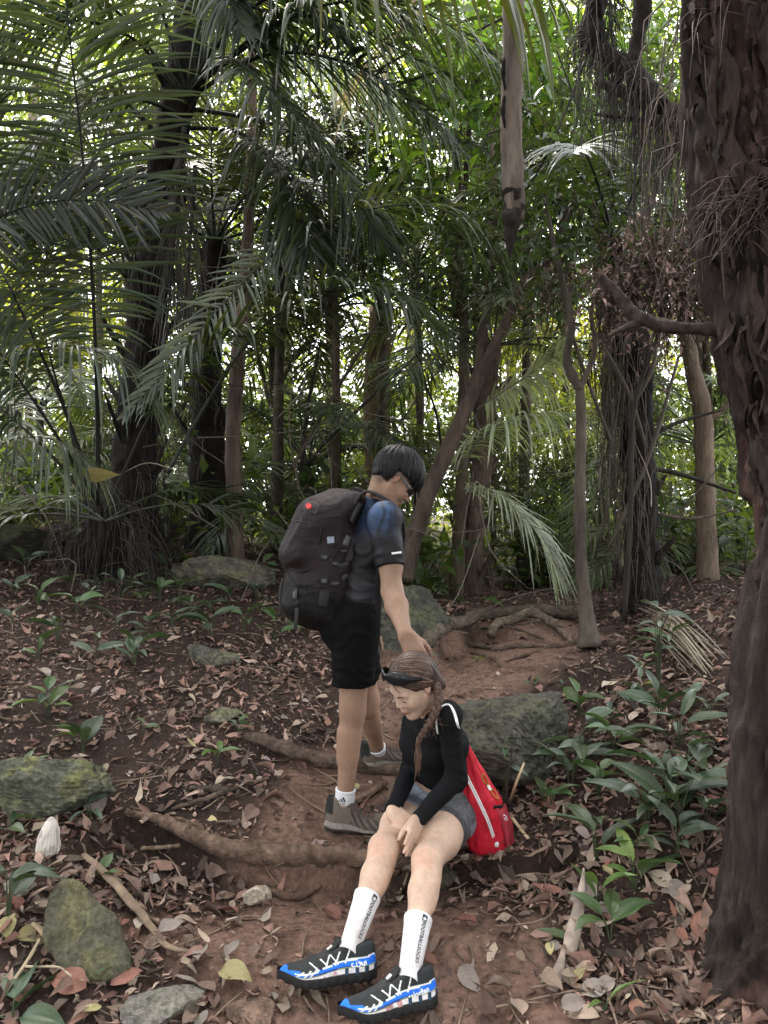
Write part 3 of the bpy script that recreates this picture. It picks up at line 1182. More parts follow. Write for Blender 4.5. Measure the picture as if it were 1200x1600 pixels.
def skin_paint(V, base, o, R, s, male=True):
    """skin tone with lips, brows, lashes and a little redness, in head coordinates"""
    l = (V - o) @ R / s
    C = np.tile(A(*base), (len(V), 1))
    n = fbm(V * 14, 3, 77)[:, None]
    C = C * (1 + .07 * n + .05 * fbm(V * 45, 3, 78)[:, None] * A(.6, 1, 1))
    f, y, u = l[:, 0], np.abs(l[:, 1]), l[:, 2]
    def mixc(m, col):
        m = np.clip(m, 0, 1)[:, None]
        return C * (1 - m) + A(*col) * m
    lips = (f > .08) * sstep(.024, .017, y) * sstep(.0135, .0085, np.abs(u + .0628) + y * .2)
    C = mixc(lips * .75, A(*base) * (A(.86, .5, .5) if male else A(.8, .38, .40)))
    C = mixc((f > .075) * sstep(.021, .016, y) * sstep(.0028, .0012, np.abs(u + .0628)) * .7, A(*base) * .25)
    brow = (f > .055) * sstep(.0055, .003, np.abs(u - (.0225 + .004 * np.sin((y - .012) / .034 * 2.6)))) * sstep(.010, .015, y) * sstep(.053, .046, y)
    C = mixc(brow * (.8 if male else .0), (.03, .02, .016))
    lash = (f > .06) * sstep(.0034, .0018, np.abs(u - (-.004 - .003 * np.cos((y - .031) / .016 * 1.5)))) * sstep(.0155, .0125, np.abs(y - .031))
    C = mixc(lash * (.8 if male else .0), (.02, .014, .012))
    lid = (f > .06) * sstep(.016, .008, np.hypot((y - .031), (u - .004) * 1.3))
    C = mixc(lid * .22, A(*base) * A(.6, .48, .45))
    nost = (f > .092) * sstep(.005, .002, np.hypot(y - .008, u + .033))
    C = mixc(nost * .7, A(*base) * .25)
    ch = (f > .03) * sstep(.035, .012, np.hypot(y - .042, u + .02)) * .22
    C = mixc(ch, A(*base) * A(1.02, .76, .72))
    ear = sstep(.068, .074, y) * sstep(.05, .03, np.abs(u)) * (f < .02) * (f > -.05)
    C = mixc(ear * .35, A(*base) * A(1.05, .66, .58))
    return C

SKIN_M = (.27, .163, .113)
C = skin_paint(V, SKIN_M, ho, Rh, 1.0)
for kn in (knR, knL, elR):
    w = sstep(.06, .01, np.linalg.norm(V - kn, axis=1))[:, None] * .18
    C = C * (1 - w) + C * A(.8, .62, .58) * w
l = (V - ho) @ Rh                                     # shaved nape and sideburns
nape = sstep(-.02, -.05, l[:, 0]) * sstep(-.075, -.045, l[:, 2]) * sstep(.12, .05, l[:, 2])
C = C * (1 - .55 * nape[:, None]) + A(.03, .022, .02) * .55 * nape[:, None]
man = part('person', V, [Q], M_SKIN, C=C)
base_m = A(-.08, 3.3, ground_z(-.1, 3.2)[0])
me = man.data
me.transform(Matrix.Translation(-Vector(base_m)))
man.location = base_m
ORIG[man.name] = base_m
tag(man, 'standing person in dark jersey and black shorts, head bowed, hand on the seated person\'s hair', 'person')

# shirt
sb = Body()
sb.cone(pel + A(0, 0, -.045), wai, .108, .101, .03, ax=Lm, s=1.45)
sb.cone(wai, che, .101, .116, .03, ax=Lm, s=1.48)
sb.cone(che, upp, .116, .09, .03, ax=Lm, s=1.5)
sb.cone(shR, shL, .060, .060, .03)
sb.cone(upp, nkb + A(0, 0, .0), .078, .066, .04)
sb.cut(pel + A(.0, 0, -.035), A(-.10, 0, -1))
sb.cut(nkb + A(.0, 0, .008), A(.30, 0, 1))
for sh, el in ((shR, elR), (shL, elL)):
    sb.grp()
    d = el - sh
    sb.cone(upp + (sh - upp) * .35, sh, .060, .058, .02)
    sb.ell(sh + A(0, 0, -.005), (.067, .067, .072), k=.03)
    sb.cone(sh, sh + d * .66, .064, .0605, .02, cap=True)
fsh = folds(5, .0075, (9, 9, 22), .06)
V, Q = sb.mesh(.0058, lambda X: fsh(X) * sstep(1.55, 1.40, X[:, 2]) + .0018 * np.sin((X[:, 2] * 2 + X[:, 0]) * 70) * sstep(.05, .0, np.abs(X[:, 2] - 1.22)))
V = relax(V, Q, 1, .4)
base = np.tile(A(.0095, .008, .010), (len(V), 1))
q = V - shR
blue = sstep(1.36, 1.52, V[:, 2]) * (V[:, 1] < 3.2) * sstep(-.19, -.05, V[:, 0] + .3 * fbm(V * A(8, 8, 30), 2, 9) * .12)
arm_t = q @ nrm(elR - shR)
panel = sstep(.004, .011, np.abs(V[:, 0] - (.004 - .35 * np.abs(V[:, 2] - 1.50))))      # raglan seam
front = sstep(.048, .042, V[:, 0] - .1 * (1.47 - V[:, 2]))
stripe = .35 + .65 * sstep(-.3, .4, fbm(V * A(30, 30, 9), 2, 12))
blue = (blue * (.35 + .65 * panel) * (.2 + .8 * front) * stripe)[:, None]
base = base * (1 - blue) + A(.034, .064, .135) * blue
side = (sstep(1.22, 1.20, V[:, 2]) * sstep(-.14, -.13, V[:, 0]))[:, None] * .5
base = base * (1 - side) + A(.045, .042, .052) * side
cuff = (np.abs(arm_t - .185) < .0035)[:, None] * (V[:, 1] < 3.12)[:, None] * (V[:, 2] < 1.36)[:, None]
base = np.where(cuff, base * .4, base)
shirt = part('jersey', V, [Q], M_JERSEY, man, C=base, label='dark short sleeved jersey fading to blue over the shoulder')
rs = strap(on(sb, [(612, 865), (620, 864), (627, 863)], .008), .0085, .001, normal_of(sb, hit(sb, 620, 864)), 8)
part('reflective_strip', rs[0], [rs[1]], mat('reflective', color=(.7, .7, .68), rough=.4, var=.05), shirt)

# shorts
tb = Body()
tb.cone(pel + A(0, 0, .03), pel - A(0, 0, .05), .102, .104, .03, ax=Lm, s=1.42)
for q in (-1, 1):
    tb.ell(pel - F * .052 + Lm * q * .058 - A(0, 0, .045), (.092, .088, .10), k=.04)
for hp, kn in ((hpR, knR), (hpL, knL)):
    d = kn - hp
    e = hp + d * .72
    tb.cone(hp - A(.0, 0, .0), e, .103, .084, .035, cap=True)
fs2 = folds(35, .008, (9, 9, 18), .07)
V, Q = tb.mesh(.0062, lambda X: fs2(X) + .0022 * np.sin(X[:, 2] * 150 + X[:, 0] * 60 + 3 * vnoise(X * 14, 3)) * sstep(.92, .84, X[:, 2]))
V = relax(V, Q, 1, .3)
shorts = part('shorts', V, [Q], M_CLOTH, man, C=A(.0045, .0042, .0045), label='black running shorts')
zp = strap(on(tb, [(582, 985), (583, 1000), (584, 1015)], .003), .004, .001, A(0, -1, 0), 8)
part('pocket_zip', zp[0], [zp[1]], M_PLASTIC, shorts, C=A(.05, .05, .05))

# hair, a bowl cut with a long fringe
cap = Body()
g = lambda f, l_, u: ho + Rh @ A(f, l_, u)
cap.ell(g(-.008, 0, .05), (.108, .086, .094), Rh, .01)
cap.ell(g(.045, 0, .05), (.062, .075, .058), Rh, .03)
cap.cut(g(.0, 0, .034), Rh @ nrm(A(.16, 0, -1)))
cap.ell(g(-.070, 0, .01), (.034, .064, .062), Rh, .04)
hb = folds(88, .0022, (1, 1, 1), 0)
def hair_disp(X):
    q = (X - ho) @ Rh
    a = np.arctan2(q[:, 1], q[:, 0] + .05)
    return -.0022 * np.sin(a * 46 + 2 * vnoise(q * 30, 4)) - .002 * vnoise(q * 60, 7)
V, Q = cap.mesh(.0036, hair_disp)
hair = part('hair', V, [Q], M_HAIR, man, C=A(.005, .0048, .0052), label='short black hair with a heavy fringe')
def low(x):
    if x[0] > .045:
        return x[2] < .036 + .012 * math.sin(x[1] * 300)
    if x[0] > -.03:
        return x[2] < .042
    return x[2] < -.03
st = hair_strands(ho, Rh, 1.0, (.098, .077, .086), (-.008, 0, .047), (-.06, .01, .12), low, 2000, .21, 3, col=(.007, .0068, .0076), width=.0026,
                  lift=(.009, .021), wobble=.12)
st.part('strands', M_HAIR, hair)

# wrap-around sunglasses on the face
gt = thing('sunglasses', 'dark wrap-around sports glasses worn low on the standing person\'s face', 'sunglasses', ho)
def arc_pts(o, R, s, us, yl, fa, bulge=.0):
    return [o + R @ (A(fa(y), y, us(y)) * s) for y in yl]
yl = np.linspace(-.066, .066, 25)
fr = [g(.104 - 9.5 * y * y, y * 1.06, .006 + .004 * math.cos(y * 40)) for y in yl]
V_, Q_ = strap(fr, np.interp(np.abs(yl), [0, .012, .03, .066], [.010, .026, .036, .016]), .0012, np.array([Rh @ nrm(A(1, 18 * y, .05)) for y in yl]), 40)
part('lens', V_, [Q_], M_PLASTIC, gt, C=A(.008, .008, .009))
for q in (-1, 1):
    tp = [g(.066, q * .071, .012), g(.03, q * .079, .016), g(-.004, q * .081, .022), g(-.028, q * .078, .006)]
    V_, Q_ = strap(tp, [.013, .012, .008, .005], .0018, Rh @ A(0, q, 0), 14)
    part('temple', V_, [Q_], M_PLASTIC, gt, C=A(.12, .12, .125))

# ears of the sock and shoe
def sock(parent, an, up, r, top, name='sock', col=(.66, .66, .68)):
    d = nrm(up)
    n, seg = 30, 48
    V = []
    t_, a_, b_ = d, nrm(np.cross(d, A(0, 1, .2))), None
    b_ = np.cross(d, a_)
    th = np.linspace(0, 2 * np.pi, seg, endpoint=False)
    for i in range(n):
        u = i / (n - 1)
        rr = r(u) * (1 + .014 * np.sin(th * 24)) + (.0015 if u > .93 else 0)
        V.append(an + d * (top * u - .03 * (1 - u)) + (a_[None] * np.cos(th)[:, None] + b_[None] * np.sin(th)[:, None] * (1 - .18 * (1 - u))) * rr[:, None])
    V.append(an + d * top + (a_[None] * np.cos(th)[:, None] + b_[None] * np.sin(th)[:, None]) * (r(1.0) - .006))
    n += 1
    V = np.concatenate(V)
    i = np.arange(n - 1)[:, None] * seg
    j = np.arange(seg)[None]
    k = (j + 1) % seg
    Q = np.stack([i + j, i + k, i + seg + k, i + seg + j], -1).reshape(-1, 4)
    hgt_ = np.clip(((V - an) @ d) / top, 0, 1)
    dirt = (sstep(.75, .0, hgt_) * (.25 + .75 * sstep(-.2, .6, fbm(V * 28, 3, 19))))[:, None] * .45
    return part(name, V, [Q], M_KNIT, parent, C=A(*col) * (1 - dirt) + A(.30, .20, .15) * dirt), (a_, b_)

def hike_shoe(parent, heel_to_toe, ankle, sole_z, roll=0):
    R = axes(heel_to_toe, (0, 0, 1))
    V, U, Q, _ = shoe_loft(.295, .053, .138, .072, spring=.014)
    o = A(ankle[0], ankle[1], sole_z) - R @ A(.02, 0, 0)
    Vw = o + V.reshape(-1, 3) @ R.T
    s, zr, sd = U.reshape(-1, 3).T
    ab = V.reshape(-1, 3)[:, 2]
    C = np.tile(A(.135, .105, .085), (len(s), 1))
    n = np.sin(s * 55 + zr * 6)
    dark = (zr > .34) & (s > .38) & (s < .78) & (zr < .8) & (((s * 14 + zr * 4) % 1.6) < .85)
    C = np.where(dark[:, None], A(.06, .047, .042), C)
    C = np.where(((zr > .55) & (s < .13))[:, None], A(.02, .02, .02), C)
    C = np.where(((s > .82) & (zr > .25) & (zr < .78))[:, None], A(.014, .014, .015), C)
    C = np.where(((zr > .8) & (s > .3) & (s < .72))[:, None], A(.09, .07, .06), C)
    ml = .30 - .05 * s
    mid = zr < ml
    sole_c = np.where((zr < .13)[:, None], A(.05, .045, .04), A(.27, .245, .215) * (1 - .12 * np.sin(s * 40)[:, None] ** 8))
    a = split_faces(Vw, Q, ~mid, C)
    up = part('shoe', *((a[0], [a[1]])), M_SHOE, parent, C=a[2], label='brown hiking shoe with black toe cap')
    m2 = zr < ml + .05
    b = split_faces(Vw, Q, m2, sole_c)
    ctr = o + R @ A(.06, 0, .02)
    bv = b[0] + (R @ A(0, 1, 0))[None] * (((b[0] - o) @ R[:, 1]) * .05)[:, None]
    part('sole', bv, [b[1]], M_RUBBER, up, C=b[2])
    tp = lambda sx, y: o + R @ A((sx - .22) * .295, y, np.interp(sx, _[0], _[3]) + .003)
    for kx in range(6):
        sx = .40 + kx * .055
        pts = [tp(sx, -.024) - A(0, 0, .010), tp(sx + .01, 0), tp(sx + .045, .024) - A(0, 0, .010)]
        V2, Q2, T2 = tube(pts, .0026, 8, 6)
        part('lace', V2, [Q2, T2], M_CORD, up, C=A(.16, .05, .035) if kx % 2 else A(.06, .045, .04))
    V2, Q2, T2 = tube([tp(.36, 0) - A(0, 0, .012), tp(.33, 0) + A(.004, 0, .014), tp(.30, .0) + A(-.01, 0, .006)], .011, 8, 8, flat=1.9)
    part('tongue', V2, [Q2, T2], M_SHOE, up, C=A(.10, .08, .065))
    return up

for an, kn, tz, dr in ((anR, knR, .10, A(.98, -.05, -.03)), (anL, knL, .085, A(.93, .30, .10))):
    gzf = ground_z(an[0] + .07, an[1])[0] + .006
    hike_shoe(man, dr, an, gzf)
    sk, ab = sock(man, an, kn - an, lambda u: .0415 - .001 * (1 - u), tz - .032)
    # three slanted bars and a line of letters on the sock
    side = nrm(A(0, -1, 0) - nrm(kn - an) * nrm(kn - an)[1] * -1)
    ctr = an + nrm(kn - an) * .030 - A(0, .0425, 0) + A(-.008, 0, 0)
    lg = MB()
    for k in range(3):
        x0 = -.014 + k * .010
        hgt = .007 + .0065 * k
        V4 = np.array([[x0, 0, 0], [x0 + .007, 0, 0], [x0 + .003 - .004, 0, hgt], [x0 - .006 - .001, 0, hgt * .9]]) * A(1, 1, 1)
        lg.add(ctr + V4, [[0, 1, 2, 3]], None, A(.02, .02, .03))
    tv, tt = text_mesh('adidas', .012)
    lg.add(ctr + np.stack([tv[:, 0] - .018, tv[:, 0] * 0, tv[:, 1] - .011], 1), None, tt, A(.02, .02, .03))
    lg.part('sock_mark', M_PRINT, sk)
# ---------------------------------------------------------------- backpack
u_ = nrm(A(.21, .02, 1))
bkd = nrm(A(-1, -.16, .2))
bb = Body()
b0, b1 = P(495, 945, 3.2), P(525, 800, 3.2)
bb.cone(b0, b1, .105, .098, .03, ax=Lm, s=1.5)
bb.cone(P(520, 812, 3.2), P(556, 786, 3.2), .082, .045, .05, ax=Lm, s=1.7)
bb.cone(P(520, 955, 3.2), P(537, 850, 3.2), .08, .07, .04, ax=Lm, s=1.8)
fb = Body()                                                      # bulging front pocket
fb.cone(P(465, 864, 3.19), P(488, 805, 3.19), .078, .068, .03, ax=Lm, s=1.75)
lb = Body()                                                      # lower pocket
lb.cone(P(472, 938, 3.19), P(474, 914, 3.19), .084, .078, .03, ax=Lm, s=1.7)
allb = Body()
allb.p = [q[:5] + (.055,) + q[6:] for q in bb.p + fb.p + lb.p]
pack = thing('backpack', 'large dark maroon hiking backpack with straps worn on the standing person\'s back', 'backpack', P(495, 968, 3.2))
MAR = A(.0145, .0085, .0098)
fp = folds(51, .0065, (9, 9, 16), .07)
mainb = Body()
mainb.p = [q[:5] + (.055,) + q[6:] for q in bb.p + fb.p + lb.p]
for nm, bd, col, lab in (('main_compartment', mainb, MAR, None), ('front_pocket', fb, MAR * .95, 'bulging maroon zipped front pocket'), ('lower_pocket', lb, A(.004, .0032, .0034), 'black lower pocket')):
    V, Q = bd.mesh(.0056, fp)
    V = relax(V, Q, 1, .4)
    C = np.tile(col, (len(V), 1))
    if nm == 'main_compartment':
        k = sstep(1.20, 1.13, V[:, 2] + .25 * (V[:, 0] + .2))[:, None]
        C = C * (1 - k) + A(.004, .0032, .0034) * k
        g_ = sstep(.008, .0, np.abs(V[:, 0] - (-.10 + (V[:, 2] - 1.4) * .35)) - .02)[:, None] * (V[:, 2] > 1.3)[:, None]
        C = C * (1 - g_) + A(.05, .045, .048) * g_
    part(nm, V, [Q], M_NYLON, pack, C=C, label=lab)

def seam(l, r=.0022, col=(.010, .009, .010), lift=.003, name='zip'):
    V, Q, T = tube(on(allb, l, lift), r * 1.5, len(l) * 5, 6)
    part(name, V, [Q, T], M_WEB, pack, C=A(*col))
seam([(500, 788), (507, 800), (503, 825), (497, 855), (487, 885), (470, 893), (447, 886)], .0032)
seam([(455, 812), (468, 815), (485, 819), (500, 822)], .0022)
seam([(503, 790), (512, 802), (522, 800), (527, 786), (520, 776)], .0018, (.02, .018, .02), name='bungee_cord')
seam([(522, 800), (535, 803), (541, 790), (532, 777)], .0018, (.02, .018, .02), name='bungee_cord')
seam([(533, 830), (530, 850), (522, 870), (512, 895)], .002)
seam([(446, 905), (458, 905), (472, 910), (480, 930), (482, 955)], .0024)
seam([(475, 786), (470, 800), (476, 812), (462, 808)], .0014, (.035, .03, .033), name='stitching')
def patch(l, col, name, th=.002, m=None):
    p = np.array(on(allb, l, .006))
    n = normal_of(allb, p.mean(0))
    c = p.mean(0)
    k = len(p)
    V = np.concatenate([p + n * .0005, (p - c) * .9 + c + n * th, [c + n * th]])
    Q = [[i, (i + 1) % k, k + (i + 1) % k, k + i] for i in range(k)]
    T = [[k + i, k + (i + 1) % k, 2 * k] for i in range(k)]
    return part(name, V, [Q, T], m or M_NYLON, pack, C=A(*col), smooth=False)
patch([(478, 784), (491, 783), (500, 790), (494, 803), (480, 798), (474, 791)], (.035, .026, .028), 'badge_patch')
ang = np.linspace(0, 2 * np.pi, 9)[:-1]
patch([(483 + 4.6 * math.cos(a), 791.5 + 4.6 * math.sin(a)) for a in ang], (.6, .03, .04), 'red_badge', .006, M_RED)
patch([(511, 839), (522, 838), (523, 851), (512, 853)], (.30, .33, .42), 'reflective_tab', .004)
patch([(511.5, 849), (523, 847.5), (523, 853), (512, 855)], (.01, .01, .01), 'tab_base', .005)
def pstrap(l, w, col=(.035, .034, .035), th=.0018, name='compression_strap', lift=.003):
    p = on(allb, l, lift)
    V, Q = strap(p, w, th, np.array([normal_of(allb, q) for q in p]), len(l) * 5)
    part(name, V, [Q], M_WEB, pack, C=A(*col))
def buckle(px, py, w, h, rot=0.0, col=(.02, .02, .021)):
    p = hit(allb, px, py, lift=.004)
    n = normal_of(allb, p)
    R = axes(np.cross(A(0, 0, 1), n) * math.cos(rot) + A(0, 0, 1) * math.sin(rot), n)
    V, Q = rbox(p + n * .006, R, (w, h, .012), .004)
    bo = part('buckle', V, [Q], M_PLASTIC, pack, C=A(*col))
    V, Q = rbox(p + n * .0125, R, (w * .45, h * .6, .003), .001)
    part('latch', V, [Q], M_PLASTIC, bo, C=A(*col) * 1.8)
pstrap([(502, 871), (516, 876), (531, 884), (545, 880)], .018)
buckle(508, 871, .03, .022, -.3)
buckle(524, 881, .026, .018, -.4)
pstrap([(502, 906), (520, 908), (534, 905), (545, 895)], .024, (.045, .044, .045))
buckle(507, 908, .028, .024, .1)
buckle(523, 912, .036, .018, .0)
pstrap([(545, 838), (540, 850), (537, 862)], .026, (.09, .09, .092))
pstrap([(563, 786), (556, 800), (549, 815)], .026, (.055, .053, .056))
pstrap([(463, 920), (464, 940), (464, 955)], .014, name='hanging_strap')
buckle(463, 930, .024, .034, 0)
# dangling webbing below and a bottle-shaped pouch
V, Q = strap([P(464, 950, 3.02), P(463, 965, 3.02), P(461, 985, 3.03)], .016, .0015, A(0, -1, 0), 12)
part('hanging_strap', V, [Q], M_WEB, pack, C=A(.03, .03, .03))
V, Q = strap([P(441, 905, 3.1), P(437, 930, 3.08), P(438, 950, 3.08), P(436, 962, 3.08)], .012, .0015, A(-.4, -1, 0), 14)
part('hanging_strap', V, [Q], M_WEB, pack, C=A(.02, .02, .02))
pc = hit(allb, 507, 935)
V, Q = rbox(pc + A(0, -.012, 0), axes((1, 0, -.2), (0, -1, 0)), (.045, .07, .03), .013)
part('clip_pouch', V, [Q], M_NYLON, pack, C=A(.017, .017, .018))
# shoulder straps over the jersey, grab handle, chest strap hanging at the side
for q in (-1, 1):
    sx = .10 * q
    pts = [P(545, 795, 3.2) + Lm * sx, P(566, 770, 3.2) + Lm * sx * .95, nkb + A(.02, 0, -.002) + Lm * sx * .95, upp + F * .078 + Lm * sx * .9 + A(0, 0, .01), che + F * .112 + Lm * sx * .95, wai + F * .085 + Lm * sx * 1.2 + A(0, 0, .06), P(545, 905, 3.2) + Lm * sx * 1.5]
    pts = pts[:2] + cling(sb, pts[2:-1], .005) + pts[-1:]
    V, Q = strap(pts, [.05, .062, .066, .064, .055, .03, .025], .010, [A(-.3, 0, 1), A(-.1, 0, 1), A(.3, 0, 1), A(.8, 0, .7), A(1, 0, 0), A(1, 0, -.1) + Lm * sx * 5, Lm * q], 48)
    part('shoulder_strap', V, [Q], M_NYLON, pack, C=A(.035, .028, .030))
hp_ = [P(549, 774, 3.2), P(553, 764, 3.19), P(563, 766, 3.18), P(576, 774, 3.18)]
V, Q, T = tube(hp_, .0085, 20, 8, ridges=0)
part('grab_handle', V, [Q, T], M_WEB, pack, C=A(.012, .012, .012))
V, Q, T = tube([P(551, 772, 3.17), P(548, 765, 3.16), P(553, 763, 3.16), P(556, 770, 3.16)], .004, 14, 6)
part('cord_loop', V, [Q, T], M_CORD, pack, C=A(.015, .015, .015))
V, Q = strap([P(592, 868, 3.035), P(593, 900, 3.03), P(591, 935, 3.06), P(590, 972, 3.08), P(593, 980, 3.08)], .030, .002, A(.25, -1, 0), 26)
part('hip_strap', V, [Q], M_WEB, pack, C=A(.014, .013, .014))
# ---------------------------------------------------------------- the seated person
f2 = nrm(A(-.70, -.71, 0))
L2 = A(.71, -.70, 0)
hipL, hipR = P(706, 1272, 2.92), P(654, 1258, 3.03)
kneL, ankL = P(668, 1345, 2.53), P(640, 1518, 2.20)
kneR, ankR = P(600, 1326, 2.60), P(548, 1476, 2.30)
pel2 = (hipL + hipR) / 2 + A(.02, .02, .02)
wai2, che2 = P(688, 1212, 2.95), P(678, 1158, 2.84)
nk2 = P(676, 1120, 2.77)
sL2, sR2 = P(700, 1117, 2.62), P(649, 1130, 2.87)
eL2, wL2 = P(713, 1216, 2.68), P(650, 1284, 2.575)
eR2, wR2 = P(641, 1203, 2.95), P(615, 1262, 2.78)
yw, pt = math.radians(57), math.radians(32)
fh2 = A(-math.sin(yw) * math.cos(pt), -math.cos(yw) * math.cos(pt), -math.sin(pt))
R2 = axes(fh2, (.08, 0, 1))
S2 = .89
o2 = P(668, 1075, 2.60) - R2 @ A(0, .075, 0) * S2 + R2 @ A(.01, 0, 0)

wb = Body()
wb.cone(hipL, hipR, .098, .098, .04)
wb.cone(pel2, wai2, .098, .082, .04, ax=L2, s=1.25)
wb.cone(wai2, che2, .080, .088, .03, ax=L2, s=1.35)
wb.cone(che2, nk2 - A(0, 0, .045), .086, .06, .03, ax=L2, s=1.5)
wb.cone(sL2, sR2, .034, .034, .04)
wb.cone(nk2 - A(0, 0, .03), o2 + R2 @ A(-.03, 0, -.04) * S2, .044, .046, .03)
for hp, kn, an in ((hipL, kneL, ankL), (hipR, kneR, ankR)):
    wb.cone(hp, hp + (kn - hp) * .55, .094, .076, .03)
    wb.cone(hp + (kn - hp) * .55, kn, .072, .048, .03)
    wb.ell(kn + A(-.004, -.006, .006), (.044, .046, .044), k=.03)
    wb.cone(kn, kn + (an - kn) * .3, .047, .045, .02)
    cf = kn + (an - kn) * .18 + A(.012, .016, -.012)
    wb.cone(cf, cf + (an - kn) * .24, .040, .036, .03)
    wb.cone(kn + (an - kn) * .3, kn + (an - kn) * .62, .044, .035, .02)
    wb.cone(kn + (an - kn) * .62, an, .034, .022, .02)
    wb.cone(an, an + A(-.06, -.02, -.06), .022, .016, .02)
head(wb, o2, R2, S2, False)
wL2 = hit(wb, 652, 1282, lift=.030)
tipL = hit(wb, 637, 1338, lift=.010)
nL = normal_of(wb, hit(wb, 644, 1312))
wR2 = hit(wb, 612, 1268, lift=.032)
tipR = hit(wb, 634, 1284, lift=.020)
for sh, el, wr in ((sL2, eL2, wL2), (sR2, eR2, wR2)):
    wb.grp()
    wb.ell(sh, (.034, .034, .036), k=.03)
    wb.cone(sh, el, .030, .024, .02)
    wb.cone(el, el + (wr - el) * .3, .026, .028, .02)
    wb.cone(el + (wr - el) * .3, wr, .028, .0215, .02)
    if sh is sL2:
        hand(wb, wL2, tipL - wL2, nL + A(0, -.3, .1), (-1, 0, .2), .95, curl=(.04, .10, .12, .14), spread=.14, thumb=(.18, .2), fw=.95)
    else:
        hand(wb, wR2, tipR - wR2, (-.25, -.45, 1), (.5, .6, .2), .92, curl=(.85, .85, .85, .85), spread=.05, thumb=(.35, .6))
V, Q = wb.mesh(.0044)
V = relax(V, Q, 1, .35)
SKIN_W = (.58, .395, .30)
C = skin_paint(V, SKIN_W, o2, R2, S2, False)
for kn in (kneL, kneR):
    d = np.linalg.norm(V - (kn + A(-.02, -.04, .02)), axis=1) + .012 * fbm(V * 40, 2, 5)
    w = sstep(.06, .015, d)[:, None] * .35
    C = C * (1 - w) + C * A(.92, .62, .56) * w
shin = sstep(.45, .2, V[:, 2]) * sstep(.25, .7, fbm(V * 22, 4, 44) * .8 + .3)
C = C * (1 - .16 * shin[:, None]) + A(.30, .19, .14) * .16 * shin[:, None]
# hairline: fine hairs at the temples and forehead
l = (V - o2) @ R2 / S2
hl = sstep(.060, .085, l[:, 2] + .25 * np.abs(l[:, 1]) - .12 * np.clip(.06 - l[:, 0], 0, 1)) * (l[:, 0] > .0)
C = C * (1 - hl[:, None] * .8) + A(.06, .036, .028) * hl[:, None] * .8
head_shade = sstep(.14, .11, np.linalg.norm(l - A(.03, 0, 0), axis=1))[:, None]
C = C * (1 - .26 * head_shade)  # shade on the bowed face, painted into the skin colour of the head
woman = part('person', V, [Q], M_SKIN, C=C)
def face_line(body, o, R, sc, ys, us, r, parent, name, col, y0=.15):
    pts = []
    for y, u in zip(ys, us):
        fs = np.linspace(.14, .02, 240)
        X = o + (np.stack([fs, np.full(240, y), np.full(240, u)], 1) * sc) @ R.T
        k = np.nonzero(body.ev(X) < .0008)[0]
        pts.append(X[k[0]] if len(k) else X[-1])
    V_, Q_, T_ = tube(pts, r, 18, 6)
    part(name, V_, [Q_, T_], M_HAIR, parent, C=A(*col))

base_w = A(.29, 2.86, ground_z(.29, 2.86)[0])
woman.data.transform(Matrix.Translation(-Vector(base_w)))
woman.location = base_w
ORIG[woman.name] = base_w
tag(woman, 'seated person in black long sleeved top and grey shorts looking down at the knees', 'person')

for q in (-1, 1):
    t = np.linspace(0, 1, 7)
    face_line(wb, o2, R2, S2, q * (.014 + .034 * t), .0205 + .0055 * np.sin(t * 2.3) - .002 * t, [.0016, .0021, .0021, .0018, .0015, .0012, .0007], woman, 'eyebrow', (.05, .03, .024))
    face_line(wb, o2, R2, S2, q * (.017 + .029 * t), -.0035 - .0035 * np.sin(t * np.pi) + .002 * t, [.0008, .0012, .0015, .0016, .0017, .0017, .001], woman, 'eyelashes', (.012, .009, .008))
# black zip top
jb = Body()
jb.cone(wai2 + (pel2 - wai2) * .12, che2, .090, .098, .03, ax=L2, s=1.34)
jb.cone(che2, nk2 - A(0, 0, .045), .097, .068, .03, ax=L2, s=1.48)
jb.ell(che2 + f2 * .055 + L2 * .055 + A(0, 0, -.01), (.05, .05, .052), k=.03)
jb.ell(che2 + f2 * .055 - L2 * .055 + A(0, 0, -.01), (.05, .05, .052), k=.03)
jb.cone(sL2, sR2, .041, .041, .04)
jb.cone(nk2 - A(0, 0, .04), nk2 + (o2 + R2 @ A(-.03, 0, -.04) * S2 - nk2) * .42, .056, .051, .02, cap=True)
jb.cone(nk2 - A(0, 0, .02) + f2 * .02, nk2 + f2 * .03 + A(0, 0, .012), .048, .044, .02)
hemn = nrm(pel2 - wai2)
jb.cut(wai2 + hemn * .008 + f2 * 0, hemn + f2 * .18)
for sh, el, wr in ((sL2, eL2, wL2), (sR2, eR2, wR2)):
    jb.grp()
    jb.cone(che2 + (sh - che2) * .3 + A(0, 0, .02), sh, .056, .041, .02)
    jb.ell(sh, (.042, .042, .048), k=.03)
    jb.cone(sh, el, .041, .036, .02)
    jb.cone(el, el + (wr - el) * .96, .036, .0275, .02, cap=True)
fj = folds(61, .0045, (13, 13, 22), .06)
def jd(X):
    q = X - che2
    t = np.abs(q @ L2)
    front = sstep(.02, .06, q @ f2)
    arm = sstep(.16, .10, np.linalg.norm(X - (eL2 + sL2) / 2, axis=1))
    return fj(X) * (.55 + .45 * front) + .002 * np.sin((X[:, 2] * 1.2 + X[:, 0]) * 160 + 2 * vnoise(X * 15, 2)) * front * sstep(.06, .01, np.abs(q[:, 2] + .07))
V, Q = jb.mesh(.0047, jd)
V = relax(V, Q, 1, .4)
top = part('zip_top', V, [Q], M_CLOTH, woman, C=A(.010, .010, .0115), label='black long sleeved cropped zip top')
zl = [nk2 + f2 * .075 + A(0, 0, -.02), che2 + f2 * .118 + A(0, 0, .02), wai2 + f2 * .10 + A(0, 0, .02)]
zp = on(jb, [(650, 1140), (647, 1165), (648, 1190), (652, 1212)], .002)
V_, Q_, T_ = tube(zp, .0024, 16, 6)
